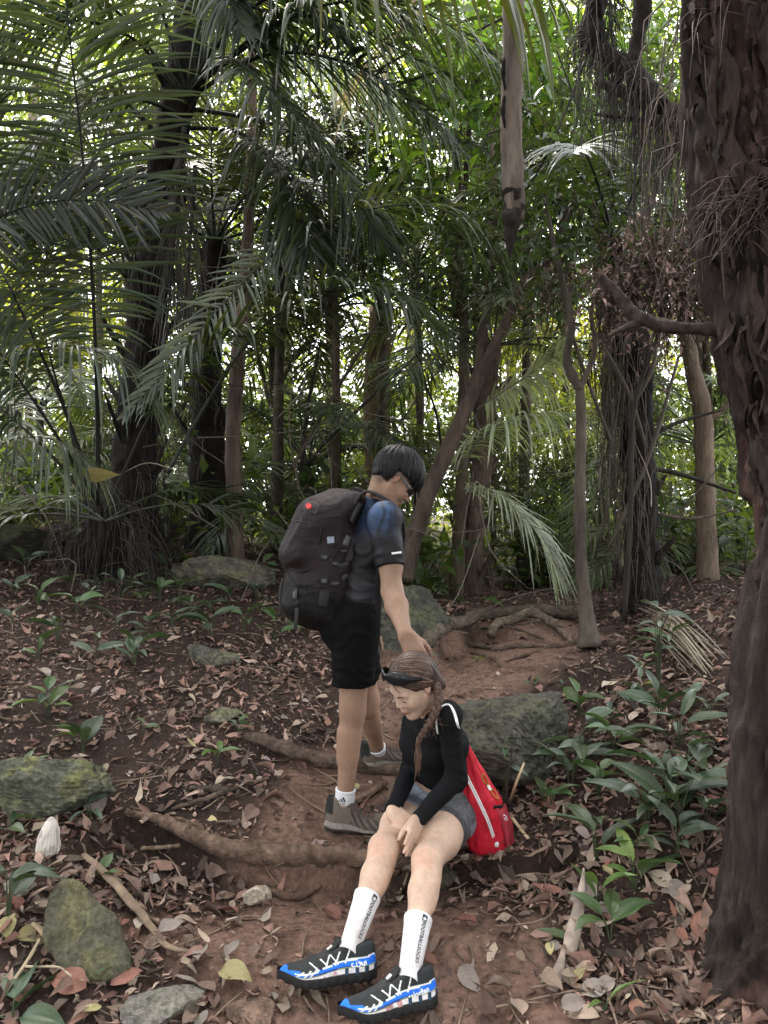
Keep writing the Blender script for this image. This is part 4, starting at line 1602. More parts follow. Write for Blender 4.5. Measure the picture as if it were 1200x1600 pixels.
part('zip', V_, [Q_, T_], M_PLASTIC, top, C=A(.01, .01, .011))

# grey shorts
gb = Body()
gb.cone(hipL, hipR, .104, .104, .04)
gb.cone(pel2, wai2 + (pel2 - wai2) * .15, .104, .088, .04, ax=L2, s=1.25)
for hp, kn in ((hipL, kneL), (hipR, kneR)):
    gb.cone(hp, hp + (kn - hp) * .42, .099, .087, .03, cap=True)
fg = folds(71, .0016, (12, 12, 18), .05)
V, Q = gb.mesh(.0045, fg)
V = relax(V, Q, 1, .3)
C = np.tile(A(.24, .262, .32), (len(V), 1))
n = fbm(V * 130, 2, 8)[:, None]
C = C * (1 + .28 * n)
dl = nrm(kneL - hipL)
tl = (V - hipL) @ dl
ang = np.arctan2((V - hipL) @ A(0, 0, 1), (V - hipL) @ nrm(np.cross(dl, A(0, 0, 1))))
nearL = (np.linalg.norm(V - (hipL + np.clip(tl, 0, .2)[:, None] * dl), axis=1) < .115)
panel = nearL & (tl > .045 + .055 * np.sin(ang * 1.6 + .6))
dots = .75 + .5 * ((np.sin(V[:, 0] * 900) * np.sin(V[:, 2] * 900 + V[:, 1] * 500)) > .1)
C = np.where(panel[:, None], A(.12, .121, .128) * dots[:, None], C)
st_ = nearL & (tl < .14) & (tl > -.02) & (np.abs(ang - .55 - .8 * tl) < .13)
C = np.where(st_[:, None], A(.12, .122, .132), C)
tR = (V - hipR) @ nrm(kneR - hipR)
hem = nearL & (tl > .148) | (~nearL) & (tR > .142)
C = np.where(hem[:, None], C * .6, C)
part('shorts', V, [Q], M_CLOTH, woman, C=C, label='heather grey fitted shorts with darker knit panels')

# hair: cap, strands swept back to a braid
g2 = lambda f, l_, u: o2 + R2 @ (A(f, l_, u) * S2)
hc = Body()
hc.ell(g2(-.010, 0, .046), A(.104, .082, .092) * S2, R2, .01)
hc.cone(g2(-.06, .02, .0) , g2(-.075, .055, -.04), .045, .024, .04)
hc.cut(g2(.062, 0, .05), R2 @ nrm(A(1, 0, -.62)))
hc.cut(g2(0, 0, -.075), R2 @ A(0, 0, -1))
hc.ell(g2(.03, .085, -.03), A(.050, .045, .043) * S2, R2, .012, True)
hc.ell(g2(.03, -.085, -.03), A(.050, .045, .043) * S2, R2, .012, True)
def hd2(X):
    q = (X - o2) @ R2
    return -.0016 * np.sin(q[:, 1] * 420 + 60 * q[:, 2] + 2.5 * vnoise(q * 25, 6)) 
V, Q = hc.mesh(.0036, hd2)
n = vnoise(((V - o2) @ R2) * A(10, 150, 60), 5)[:, None]
hair2 = part('hair', V, [Q], M_HAIR, woman, C=A(.042, .025, .019) * (1 + .45 * n), label='brown hair swept back into a braid')
def st2(x):
    return x[0] < .060 and x[2] > -.02 and (x[2] > .074 - .9 * max(0, .08 - x[0]) or x[0] < -.02)
hs = hair_strands(o2, R2, S2, (.094, .073, .083), (-.008, 0, .043), (.1, 0, .05), lambda x: False, 2600, .2, 9, width=.0021, lift=(.007, .014),
                  gather=(-.085, .045, -.03), col=(.052, .031, .024), cvar=.5, hi=((.15, .092, .068), .2), start=st2, wig=.002, wobble=.10)
hs.part('strands', M_HAIR, hair2)
bp = [g2(-.066, .05, -.02), P(685, 1094, 2.59), P(680, 1113, 2.565), P(669, 1134, 2.56), P(657, 1152, 2.575), P(653, 1164, 2.59)]
bc = resample(bp, 60)
t_, a_, b_ = frames(bc)
wd = np.interp(np.linspace(0, 1, 60), [0, .1, .5, 1], [.0145, .0135, .0125, .008])
for k in range(3):
    ph = 2 * np.pi * k / 3
    tt = np.linspace(0, 1, 60) * 2 * np.pi * 4.2
    c = bc + a_ * (np.sin(tt + ph) * wd * .75)[:, None] + b_ * (np.sin(2 * (tt + ph)) * wd * .55)[:, None]
    V, Q, T = tube(c, list(wd * .72), 90, 10, rough=.3, freq=120, seed=k, ridges=4, ridge_amp=.12)
    n = vnoise(V * 160, 7)[:, None]
    part('braid_strand', V, [Q, T], M_HAIR, hair2, C=A(.085, .05, .038) * (1 + .55 * n))
tl_ = MB()
rr = np.random.default_rng(4)
for k in range(26):
    e = P(652 + rr.normal() * 3, 1205 + rr.normal() * 8, 2.60)
    V, Q, T = tube([bc[-1] + rr.normal(size=3) * .004, P(654 + rr.normal() * 2, 1184, 2.59), e], [.0022, .002, .0006], 7, 4)
    tl_.add(V, Q, T, A(.10, .06, .045) * (.6 + .8 * rr.random()))
for k in range(40):                                                  # loose wisps
    a0 = bc[rr.integers(2, 45)]
    V, Q, T = tube([a0, a0 + rr.normal(size=3) * .016 + A(0, 0, -.008), a0 + rr.normal(size=3) * .02 + A(0, -.004, -.035)], [.0012, .001, .0004], 6, 4)
    tl_.add(V, Q, T, A(.10, .06, .045) * (.6 + .8 * rr.random()))
tl_.part('braid_tail', M_HAIR, hair2)

# sunglasses pushed up on the head
sg = thing('sunglasses', 'black sunglasses pushed up on the seated person\'s brown hair', 'sunglasses', g2(0, 0, .1))
an_ = np.linspace(-1.5, 1.5, 41)
loop = [g2(-.014 + .106 * math.cos(a), .088 * math.sin(a), .118 - .075 * (1 - math.cos(a)) * .9) for a in an_]
upn = np.array([R2 @ nrm(A(math.cos(a), math.sin(a) * 1.1, .45)) for a in an_])
wid = np.interp(np.abs(an_), [0, .12, .35, .75, .95, 1.5], [.018, .032, .050, .046, .024, .013])
V_, Q_ = strap(loop, wid, .0035, upn, 60)
part('frame', V_, [Q_], M_PLASTIC, sg, C=A(.008, .008, .009))
for q in (-1, 1):
    sub = [i for i, a in enumerate(an_) if .13 < a * q < .72]
    V_, Q_ = strap([loop[i] + upn[i] * .003 for i in sub], .031, .0016, upn[sub], 20)
    part('lens', V_, [Q_], M_PLASTIC, sg, C=A(.012, .012, .014))

# socks with lettering
def sock_axis(an, kn, r0, r1, top):
    d = nrm(kn - an)
    return d
def lettering_on_sock(sk, an, kn, rfun, top, start, ang0, text, size):
    d = nrm(kn - an)
    s0 = nrm(A(0, -1, 0) - d * d[1] * -1)
    s0 = nrm(A(0, -1, 0) - d * (A(0, -1, 0) @ d))
    s1 = np.cross(d, s0)
    tv, tt = text_mesh(text, size, .025)
    tv[:, 0] *= .84
    wth = tv[:, 0].max()
    x = start - tv[:, 0]
    lat = tv[:, 1] - size * .35
    th = ang0 + lat / .045
    r = np.array([rfun(max(0, min(1, (v + .03) / (top + .03)))) for v in x]) + .0016
    V = an + d * x[:, None] + (s0[None] * np.cos(th)[:, None] + s1[None] * np.sin(th)[:, None]) * r[:, None]
    mbx = MB()
    mbx.add(V, None, tt, A(.03, .03, .045))
    # a square emblem above the first letter
    gx_, gy_ = np.meshgrid(np.linspace(0, 1, 7), np.linspace(-.5, .5, 5), indexing='ij')
    def sq(x0, w, h, col, lift):
        xx = x0 + gx_.ravel() * w
        tq = ang0 - gy_.ravel() * h / .045
        rq = np.array([rfun(max(0, min(1, (v + .03) / (top + .03)))) for v in xx]) + .0016 + lift
        Vq = an + d * xx[:, None] + (s0[None] * np.cos(tq)[:, None] + s1[None] * np.sin(tq)[:, None]) * rq[:, None]
        i = (np.arange(6)[:, None] * 5 + np.arange(4)[None]).ravel()
        mbx.add(Vq, np.stack([i, i + 1, i + 6, i + 5], 1), None, col)
    sq(start + .003, size * 1.0, size * .95, A(.03, .03, .045), 0)
    sq(start + .0055, size * .30, size * .6, A(.7, .7, .72), .0006)
    sq(start + .0125, size * .14, size * .25, A(.7, .7, .72), .0006)
    # the dark bar lower on the side
    ang1 = ang0
    ang0 = ang0 + .62
    sq(start - wth - .018, .022, .010, A(.03, .03, .04), 0)
    mbx.part('sock_lettering', M_PRINT, sk)

for an, kn, ang0 in ((ankL, kneL, .22), (ankR, kneR, .30)):
    ln = np.linalg.norm(kn - an)
    tp = .168
    rf = lambda u: .0335 + .0105 * u ** 1.3
    sk, _ab = sock(woman, an, kn - an, rf, tp, col=(.68, .66, .68))
    lettering_on_sock(sk, an, kn, rf, tp, tp - .030, ang0, 'FOOTBALLSOCKS', .0190)

# trail shoes
def trail_shoe(parent, ank, dirn, upv, mark, sz=1.0):
    R = axes(dirn, upv)
    V, U, Q, prof = shoe_loft(.290, .049, .088, .050, slope=.86, ns=180, na=110, spring=.024, lug=.005)
    V = V.reshape(-1, 3) * sz
    o = ank - R @ A(.014, 0, .086)
    Vw = o + V @ R.T
    s, zr, sd = U.reshape(-1, 3).T
    h = V[:, 2]
    C = np.tile(A(.022, .024, .026), (len(s), 1))
    W_, B_, Y_, N_ = A(.82, .82, .80), A(.018, .15, .72), A(.42, .50, .09), A(.02, .035, .08)
    sideband = (zr > .34) & (zr < .60 - .12 * sstep(.3, .8, s) + .05 * sstep(.25, .0, s))
    C = np.where(sideband[:, None], B_, C)
    C = np.where((sideband & (zr < .44) & (s > .3) & (s < .8))[:, None], A(.02, .05, .22), C)
    C = np.where((((s > .80 - .10 * (.6 - zr)) & (zr > .33) & (zr < .66)) | (s > .92))[:, None], B_, C)
    line = np.abs(zr - (.605 - .12 * sstep(.3, .8, s) + .05 * sstep(.25, 0, s))) < .018
    C = np.where((line & (s < .86))[:, None], W_, C)
    for k, s0 in enumerate((.36, .46, .56)):
        a = np.abs((s - s0) - (zr - .5) * -.16) < .0065
        b = np.abs((s - s0 - .055) - (zr - .5) * .22) < .0065
        C = np.where(((a | b) & (zr > .50) & (zr < .90))[:, None], W_, C)
    for s0 in (.70, .76, .83):
        a = np.abs((s - s0) - (zr - .40) * -.30) < .009
        C = np.where((a & (zr > .34) & (zr < .62))[:, None], W_ * .9, C)
    C = np.where((np.abs(s - .16 - (zr - .4) * .5) < .01)[:, None] & ((zr > .34) & (zr < .55))[:, None], W_, C)
    C = np.where(((zr > .88) & (s > .32) & (s < .62))[:, None], A(.03, .03, .03), C)
    yl_ = np.abs(zr - (.362 - .03 * sstep(.4, .9, s))) < .017
    C = np.where((yl_ & (s < .93))[:, None], Y_, C)
    ml = .35 - .03 * sstep(.4, .9, s)
    mid = (zr <= ml)
    n = fbm(Vw * 90, 3, 3)
    S = np.where(((zr > .22) & (s < .9))[:, None], A(.72, .68, .68) * (1 - .15 * np.clip(n, 0, 1))[:, None], A(.012, .011, .011))
    S = np.where(((zr > .17) & (s < .36) & (np.sin(s * 60) > .35))[:, None], A(.02, .05, .09), S)
    S = np.where(((zr > .19) & (s > .35) & (s < .6) & (n > .45))[:, None], A(.5, .25, .25), S)
    S = np.where(((s > .9))[:, None], A(.012, .011, .011), S)
    a = split_faces(Vw, Q, ~mid, C)
    up = part('shoe', a[0], [a[1]], M_SHOE, parent, C=a[2], label='black blue and white trail running shoe')
    b = split_faces(Vw, Q, zr <= ml + .035, S)
    bv = b[0] + R[:, 1][None] * (((b[0] - o) @ R[:, 1]) * .07)[:, None]
    part('sole', bv, [b[1]], M_RUBBER, up, C=b[2])
    ps, pw_, pzb, pzt = prof                                     # thick lugged outsole
    om = MB()
    for sd_ in (1,):
        ang_ = np.linspace(0, 1, 120)
        xs = np.concatenate([ang_, ang_[::-1]])
        sg_ = np.concatenate([np.ones(120), -np.ones(120)])
        wv = np.interp(xs, ps, pw_) * 1.06 + .003
        lugw = 1 + .03 * np.sign(np.sin(xs * 70))
        zz_ = np.interp(xs, ps, pzb)
        x_ = (xs - .22) * .290 * 1.02
        rings = [np.stack([x_, sg_ * wv * .96, zz_ + .016], 1), np.stack([x_, sg_ * wv * 1.02, zz_ + .012], 1), np.stack([x_, sg_ * wv * lugw, zz_ - .002], 1), np.stack([x_, sg_ * wv * lugw * .95, zz_ - .007 - .003 * (np.sin(xs * 70) > 0)], 1), np.stack([x_, sg_ * wv * .3, zz_ - .007], 1)]
        VO = np.concatenate(rings) * sz
        ii_ = np.arange(4)[:, None] * 240
        jj_ = np.arange(240)[None]
        kk_ = (jj_ + 1) % 240
        om.add(o + VO @ R.T, np.stack([ii_ + jj_, ii_ + kk_, ii_ + 240 + kk_, ii_ + 240 + jj_], -1).reshape(-1, 4), None, A(.012, .011, .011))
    om.part('outsole', M_RUBBER, up)
    V2, Q2 = strap([o + R @ A(.100, 0, .066), o + R @ A(.078, 0, .079), o + R @ A(.060, 0, .090), o + R @ A(.048, 0, .105)], [.030, .036, .04, .034], .006, R @ A(.75, 0, .6), 24)
    part('tongue', V2, [Q2], M_SHOE, up, C=A(.02, .02, .02))
    V2, Q2 = rbox(o + R @ A(.082, 0, .082), R @ axes((.8, 0, -.6), (.6, 0, .8)), (.022, .018, .005), .002)
    part('lace_lock', V2, [Q2], M_PLASTIC, up, C=A(.6, .6, .58))
    # lettering on both sides of the heel
    for side in (-1, 1):
        tv, tt = text_mesh(mark, .0195, .02)
        x = tv[:, 0] * (1 if side < 0 else -1)
        x = x - (x.max() if side < 0 else x.min()) if True else x
        wth = tv[:, 0].max()
        sx = (.13 + (wth - tv[:, 0]) / .290) if side > 0 else (.13 + tv[:, 0] / .290)
        # along the shoe the line rises towards the heel
        sq = np.interp(sx, prof[0], prof[1])
        zb = np.interp(sx, prof[0], prof[2])
        zt = np.interp(sx, prof[0], prof[3])
        zz = tv[:, 1] + .0365 - (sx - .13) * .04
        zrr = np.clip((zz - zb) / (zt - zb), .02, .98)
        sn = np.abs(2 * zrr - 1) ** (1 / .8)
        y = sq * np.clip(1 - sn ** 2, 0, 1) ** .5 ** 1
        y = sq * np.sqrt(np.clip(1 - sn ** 2, 0, 1)) ** .45 * (1 - .52 * sstep(.35, 1.0, zrr)) + .0022
        Vt = np.stack([(sx - .22) * .290, y * side, zz], 1) * sz
        part('lettering', o + Vt @ R.T, [tt], M_PRINT, up, C=A(.8, .8, .8))
    return up

trail_shoe(woman, ankL, (-.92, -.38, .05), (0, .30, 1), 'salomon', 1.05)
trail_shoe(woman, ankR, (-.95, -.26, .06), (0, .30, 1), 'S-LAB', 1.05)

# ---------------------------------------------------------------- red drawstring bag
bag = thing('drawstring_bag', 'red drawstring bag with white cords leaning on the seated person\'s back', 'bag', P(770, 1335, 2.92))
nv = nrm(A(.50, -.85, 0))            # across the bag, as it is seen
rows = [  # centre pixel, distance, half width, half depth
    (724, 1152, 2.90, .006, .006), (727, 1165, 2.90, .018, .016), (733, 1190, 2.91, .040, .036), (742, 1220, 2.92, .070, .062), (752, 1255, 2.93, .100, .082),
    (758, 1285, 2.94, .112, .090), (762, 1310, 2.94, .110, .088), (763, 1326, 2.94, .092, .076), (762, 1334, 2.94, .055, .05), (761, 1336, 2.94, .01, .01)]
ctr = np.array([P(a, b, c) for a, b, c, _, _ in rows])
rr_ = resample(np.concatenate([ctr, np.array([[r[3], r[4]] for r in rows])], 1), 70)
th = np.linspace(0, 2 * np.pi, 120, endpoint=False)
wx = nrm(A(1, -.25, -.28))
dx = nrm(A(.25, 1, 0))
V = []
for i in range(70):
    u = i / 69
    plt = .10 * np.sin(th * 11 + 2.0 * np.sin(th * 3)) * (1 - u) ** 1.6 + .018 * np.sin(th * 17 + u * 14) * (.4 + u)
    ex = np.sign(np.cos(th)) * np.abs(np.cos(th)) ** .8
    ey = np.sign(np.sin(th)) * np.abs(np.sin(th)) ** .8
    V.append(rr_[i, :3] + (wx[None] * (ex * rr_[i, 3])[:, None] + dx[None] * (ey * rr_[i, 4])[:, None]) * (1 + plt)[:, None])
V = np.array(V)
Vf = V.reshape(-1, 3)
Vf = Vf + nrm(Vf - rr_[35, :3]) * (.005 * (1 - 2 * np.abs(vnoise(Vf * A(9, 9, 14), 3))))[:, None]
i = np.arange(69)[:, None] * 120
j = np.arange(120)[None]
k = (j + 1) % 120
Qb = np.stack([i + j, i + 120 + j, i + 120 + k, i + k], -1).reshape(-1, 4)
part('pouch', Vf, [Qb], M_RED, bag, C=A(.50, .010, .028))
VV = Vf.reshape(70, 120, 3)
def bag_pt(u, a, lift=.002):
    """point on the pouch: u from the neck to the base, a in turns around"""
    x, y = min(max(u, 0), .999) * 69, (a % 1.0) * 120
    i, j = int(x), int(y)
    fx, fy = x - i, y - j
    i2, j2 = min(i + 1, 69), (j + 1) % 120
    j = j % 120
    p = (VV[i, j] * (1 - fx) + VV[i2, j] * fx) * (1 - fy) + (VV[i, j2] * (1 - fx) + VV[i2, j2] * fx) * fy
    return p + nrm(p - rr_[i, :3]) * lift
def bag_sheet(u0, u1, a0, a1, lift, nu=14, na=14):
    g = np.array([[bag_pt(u0 + (u1 - u0) * i / (nu - 1), a0 + (a1 - a0) * j / (na - 1), lift) for j in range(na)] for i in range(nu)])
    i = (np.arange(nu - 1)[:, None] * na + np.arange(na - 1)[None]).ravel()
    return g.reshape(-1, 3), np.stack([i, i + 1, i + na + 1, i + na], 1)
V_, Q_ = bag_sheet(.50, .84, -.13, .04, .006, 24, 24)
gq = np.stack(np.meshgrid(np.arange(24), np.arange(24), indexing='ij'), -1).reshape(-1, 2)
Cn_ = np.where(((gq[:, 0] + gq[:, 1]) % 2 == 0)[:, None], A(.30, .012, .03), A(.42, .05, .07))
mp_ = part('mesh_pocket', V_, [Q_], M_RED, bag, C=Cn_, label='dark red mesh side pocket')
V_, Q_ = strap([bag_pt(.49, a, .007) for a in (-.145, -.10, -.05, 0, .045)], .014, .002, np.array([nrm(bag_pt(.49, a) - rr_[34, :3]) for a in (-.145, -.10, -.05, 0, .045)]), 20)
part('pocket_trim', V_, [Q_], M_WEB, mp_, C=A(.012, .010, .010))
def bag_text(txt, size, u0, a0, col, name):
    tv, tt = text_mesh(txt, size)
    tv = tv - tv.mean(0)
    Vt = np.array([bag_pt(u0 - y / .46, a0 + x / .62, .009) for x, y in tv])
    part(name, Vt, [tt], M_PRINT, bag, C=A(*col))
bag_text('as', .05, .575, -.055, (.72, .62, .64), 'pocket_lettering')
for (u0, a0) in ((.30, -.075), (.405, -.035)):                        # two gold rings of the print
    ring = [bag_pt(u0 + .028 * math.sin(t) * 1.3, a0 + .036 * math.cos(t), .004) for t in np.linspace(0, 2 * np.pi, 17)]
    V_, Q_, T_ = tube(ring, .0024, 34, 5)
    part('gold_print', V_, [Q_, T_], M_PRINT, bag, C=A(.34, .20, .04))
V_, Q_ = bag_sheet(.335, .375, -.085, -.035, .004, 4, 6)
part('white_print', V_, [Q_], M_PRINT, bag, C=A(.7, .66, .64))
def cord(l, name='cord', r=.0032):
    V_, Q_, T_ = tube(l, r, len(l) * 7, 7, ridges=3, ridge_amp=.12)
    part(name, V_, [Q_, T_], M_CORD, bag, C=A(.78, .77, .78))
shp = on(jb, [(702, 1101), (696, 1101), (690, 1104), (685, 1111), (682, 1122), (682, 1134), (684, 1146)], .010)
cord([P(723, 1154, 2.895), P(721, 1148, 2.80)] + on(jb, [(715, 1134), (711, 1120), (707, 1109)], .008) + shp)
cord([P(724, 1156, 2.90), P(722.5, 1148, 2.80)] + on(jb, [(717, 1136), (713.5, 1121), (709, 1109), (704, 1102)], .006), r=.0028)
cord([P(724, 1156, 2.89), P(719, 1145, 2.86), P(716, 1138, 2.85)], r=.0028)
lowc = [P(716, 1188, 2.80), P(730, 1218, 2.775), P(746, 1250, 2.79), P(760, 1280, 2.815), P(768, 1302, 2.84), P(773, 1319, 2.86)]
cord(lowc)
cord([p + A(.006, 0, .004) for p in lowc], r=.0028)
kb = MB()
V_, Q_ = rbox(P(776, 1319, 2.85), np.eye(3), (.018, .018, .022), .008)
kb.add(V_, Q_, None, A(.78, .77, .78))
kb.part('cord_knot', M_CORD, bag)
V_, Q_ = strap([P(786, 1328, 2.88), P(792, 1326, 2.92), P(788, 1316, 2.95)], .02, .002, A(.5, -1, .2), 10)
part('corner_tab', V_, [Q_], M_WEB, bag, C=A(.012, .012, .012))
# ---------------------------------------------------------------- palm fronds
def leaflets_of(c, up, L, n, width, droop, a0, a1, lift, seed, t0=.25, jit=.12, fold=.35, stations=6, tipfrac=.22, sides=(1, -1), basefrac=.3):
    """arrays (m, stations, 3, 3) of leaflet blades along a rachis c"""
    rng = np.random.default_rng(seed)
    T = nrm(np.gradient(c, axis=0))
    U = nrm(up - T * (T * up).sum(1, keepdims=True))
    S = np.cross(T, U)
    N_ = len(c)
    out = []
    for sg in sides:
        t = t0 + (1 - t0) * (np.arange(n) + .5 + rng.uniform(-.25, .25, n)) / n
        t = np.clip(t, 0, .999)
        i = np.clip((t * (N_ - 1)).astype(int), 0, N_ - 2)
        f = (t * (N_ - 1) - i)[:, None]
        p = c[i] * (1 - f) + c[i + 1] * f
        tt, uu, ss = T[i], U[i], S[i] * sg
        v = (t - t0) / (1 - t0)
        l = L * np.minimum(1, basefrac + (1 - basefrac) * v / .25) * np.minimum(1, .18 + .82 * ((1 - v) / tipfrac)) * (1 + jit * rng.normal(size=n))
        al = np.radians(a0 + (a1 - a0) * v + rng.normal(size=n) * 5)[:, None]
        d = nrm(tt * np.cos(al) + ss * np.sin(al) + uu * (lift + .12 * rng.normal(size=n))[:, None])
        wdir = nrm(tt - d * (tt * d).sum(1, keepdims=True))
        nd = np.cross(d, wdir)
        s = np.linspace(0, 1, stations)
        dr = (droop * (1 + .45 * rng.normal(size=n)))[:, None]
        q = p[:, None] + d[:, None] * (l[:, None] * (s - .12 * dr * s ** 2.5))[..., None]
        q = q + A(0, 0, -1) * (dr * l[:, None] * s[None] ** 2.1)[..., None]
        w = width * (.75 + .5 * rng.random(n))[:, None] * (np.clip(.35 + 2.2 * s, 0, 1) * np.clip(1 - s ** 3.5, .03, 1))[None]
        sgn = np.sign((nd * uu).sum(1))[:, None, None]
        nd = nd[:, None] * sgn
        e = wdir[:, None] * (w * .5)[..., None]
        h = nd * (w * fold * .5)[..., None]
        out.append(np.stack([q + e - h * .4, q + h * .6, q - e - h * .4], 2))
    return np.concatenate(out)

def blades_mesh(B):
    m, s = B.shape[:2]
    V = B.reshape(-1, 3)
    i = (np.arange(m)[:, None, None] * s * 3 + np.arange(s - 1)[None, :, None] * 3 + np.arange(2)[None, None]).ravel()
    return V, np.stack([i, i + 1, i + 4, i + 3], 1)

def frond(palm, pts, L, n, width, seed, col=(.045, .065, .03), up=(0, 0, 1), droop=.35, a0=72, a1=30, lift=.15, t0=.3, r=.014, rcol=None,
          single=False, stations=6, jit=.12, tipfrac=.22, name='frond', sides=(1, -1), cj=.22, basefrac=.3):
    rng = np.random.default_rng(seed)
    c = resample(pts, 46)
    upv = np.tile(A(*up), (46, 1)) if np.ndim(up) == 1 else resample(np.asarray(up, float), 46)
    rad = list(np.interp(np.linspace(0, 1, 8), [0, 1], [r, r * .16]))
    V, Q, T = tube(c[::6], np.interp(np.linspace(0, 1, len(c[::6])), [0, 1], [r, r * .18]), 26, 6)
    rc = A(*(rcol if rcol is not None else np.asarray(col) * A(.55, .5, .6)))
    fr = part(name, V, [Q, T], M_STRAW, palm, C=rc)
    n, width = int(n * 1.15), width * .8
    B = leaflets_of(c, upv, L, n, width, droop, a0, a1, lift, seed + 1, t0, jit, stations=stations, tipfrac=tipfrac, sides=sides, basefrac=basefrac)
    base = A(*col)
    k = len(B)
    cv = base[None] * (1 + cj * rng.normal(size=(k, 1))) + rng.normal(size=(k, 1)) * A(.006, .004, 0)
    cv = np.clip(cv, .008, 1)
    if single:
        for b_, c_ in zip(B, cv):
            V, Q = blades_mesh(b_[None])
            part('leaflet', V, [Q], M_PALM, fr, C=c_)
    else:
        V, Q = blades_mesh(B)
        part('leaflets', V, [Q], M_PALM, fr, C=np.repeat(cv, stations * 3, 0), kind='stuff')
    return fr

def arc_frond(palm, c0, az, el, Lf, sag, seed, L, n, width, **k):
    """a frond leaving c0 at azimuth az and elevation el, bending under its weight"""
    rng = np.random.default_rng(seed + 999)
    d = A(math.cos(az) * math.cos(el), math.sin(az) * math.cos(el), math.sin(el))
    t = np.linspace(0, 1, 8)
    side = nrm(np.cross(d, A(0, 0, 1))) * rng.normal() * .06
    pts = c0 + d * (Lf * t)[:, None] + A(0, 0, -1) * (sag * Lf * t ** 2.2)[:, None] + side * (Lf * t ** 2)[:, None]
    up = nrm(np.cross(np.cross(d, A(0, 0, 1)), d))
    return frond(palm, pts, L, n, width, seed, up=up, **k)

def boots(palm, pts, r, n, seed, L=.35, col=(.035, .028, .022), m=None):
    """old petiole stubs standing off a palm trunk"""
    rng = np.random.default_rng(seed)
    c = resample(np.concatenate([pts, np.asarray(r)[:, None]], 1), n + 2)[1:-1]
    for i in range(n):
        a = i * 2.4 + rng.normal() * .3
        o = A(math.cos(a), math.sin(a), 0)
        p = c[i, :3] + o * c[i, 3] * .85
        l = L * (.5 + .8 * rng.random())
        q = [p, p + o * l * .35 + A(0, 0, l * .5), p + o * l * (.55 + .3 * rng.random()) + A(0, 0, l)]
        V, Q, T = tube(q, [.04, .026, .012], 8, 6, rough=.3, seed=seed + i, flat=.5, freq=14)
        part('leaf_stub', V, [Q, T], M_BARKD, palm, C=A(*col) * (.6 + .9 * rng.random()))

def fibres(palm, pts, r, n, seed, L=.5, col=(.06, .045, .035), out=.6, name='fibres', thick=.003):
    rng = np.random.default_rng(seed)
    c = np.concatenate([np.asarray(pts), np.asarray(r)[:, None]], 1)
    c = resample(c, 60)
    mb = MB()
    for i in range(n):
        q = c[rng.integers(0, 60)]
        a = rng.random() * 2 * np.pi
        o = A(math.cos(a), math.sin(a), 0)
        p = q[:3] + o * q[3] * .95
        l = L * (.3 + rng.random())
        e = o * rng.random() * out * .3
        V, Q, T = tube([p, p + e * l + A(0, 0, -.2 * l) + rng.normal(size=3) * .05 * l, p + e * l * 1.4 + A(0, 0, -l) + rng.normal(size=3) * .08 * l],
                       [thick, thick * .8, thick * .35], 5, 4, caps=False)
        mb.add(V, Q, None, A(*col) * (.35 + 1.3 * rng.random()))
    return mb.part(name, M_STRAW, palm, kind='stuff')

def trunk(parent, pts, r, m=None, col=(.09, .07, .055), seg=16, n=None, rough=.16, seed=0, freq=7, name='trunk', ridges=0, ridge_amp=0):
    n = n or max(14, int(len(pts) * 9))
    V, Q, T = tube(pts, r, n, seg, rough=rough, seed=seed, freq=freq, ridges=ridges, ridge_amp=ridge_amp)
    nn = fbm(V * A(5, 5, 1.6), 3, seed)[:, None]
    return part(name, V, [Q, T], m or M_BARK, parent, C=np.clip(A(*col) * (1 + .35 * nn), .004, 1))

# ---------------------------------------------------------------- broad-leaved crowns
LEAF3 = leaf_proto(1, .42, 2, .10, .35, .1, seed=3)
LEAF3B = leaf_proto(1, .34, 3, .14, .6, .15, seed=4)
LEAF2 = (np.array([[0, 0, 0], [.5, .24, .06], [.5, -.24, .06], [1, 0, -.08]]), np.zeros((0, 4), int), np.array([[0, 2, 1], [1, 2, 3]]))

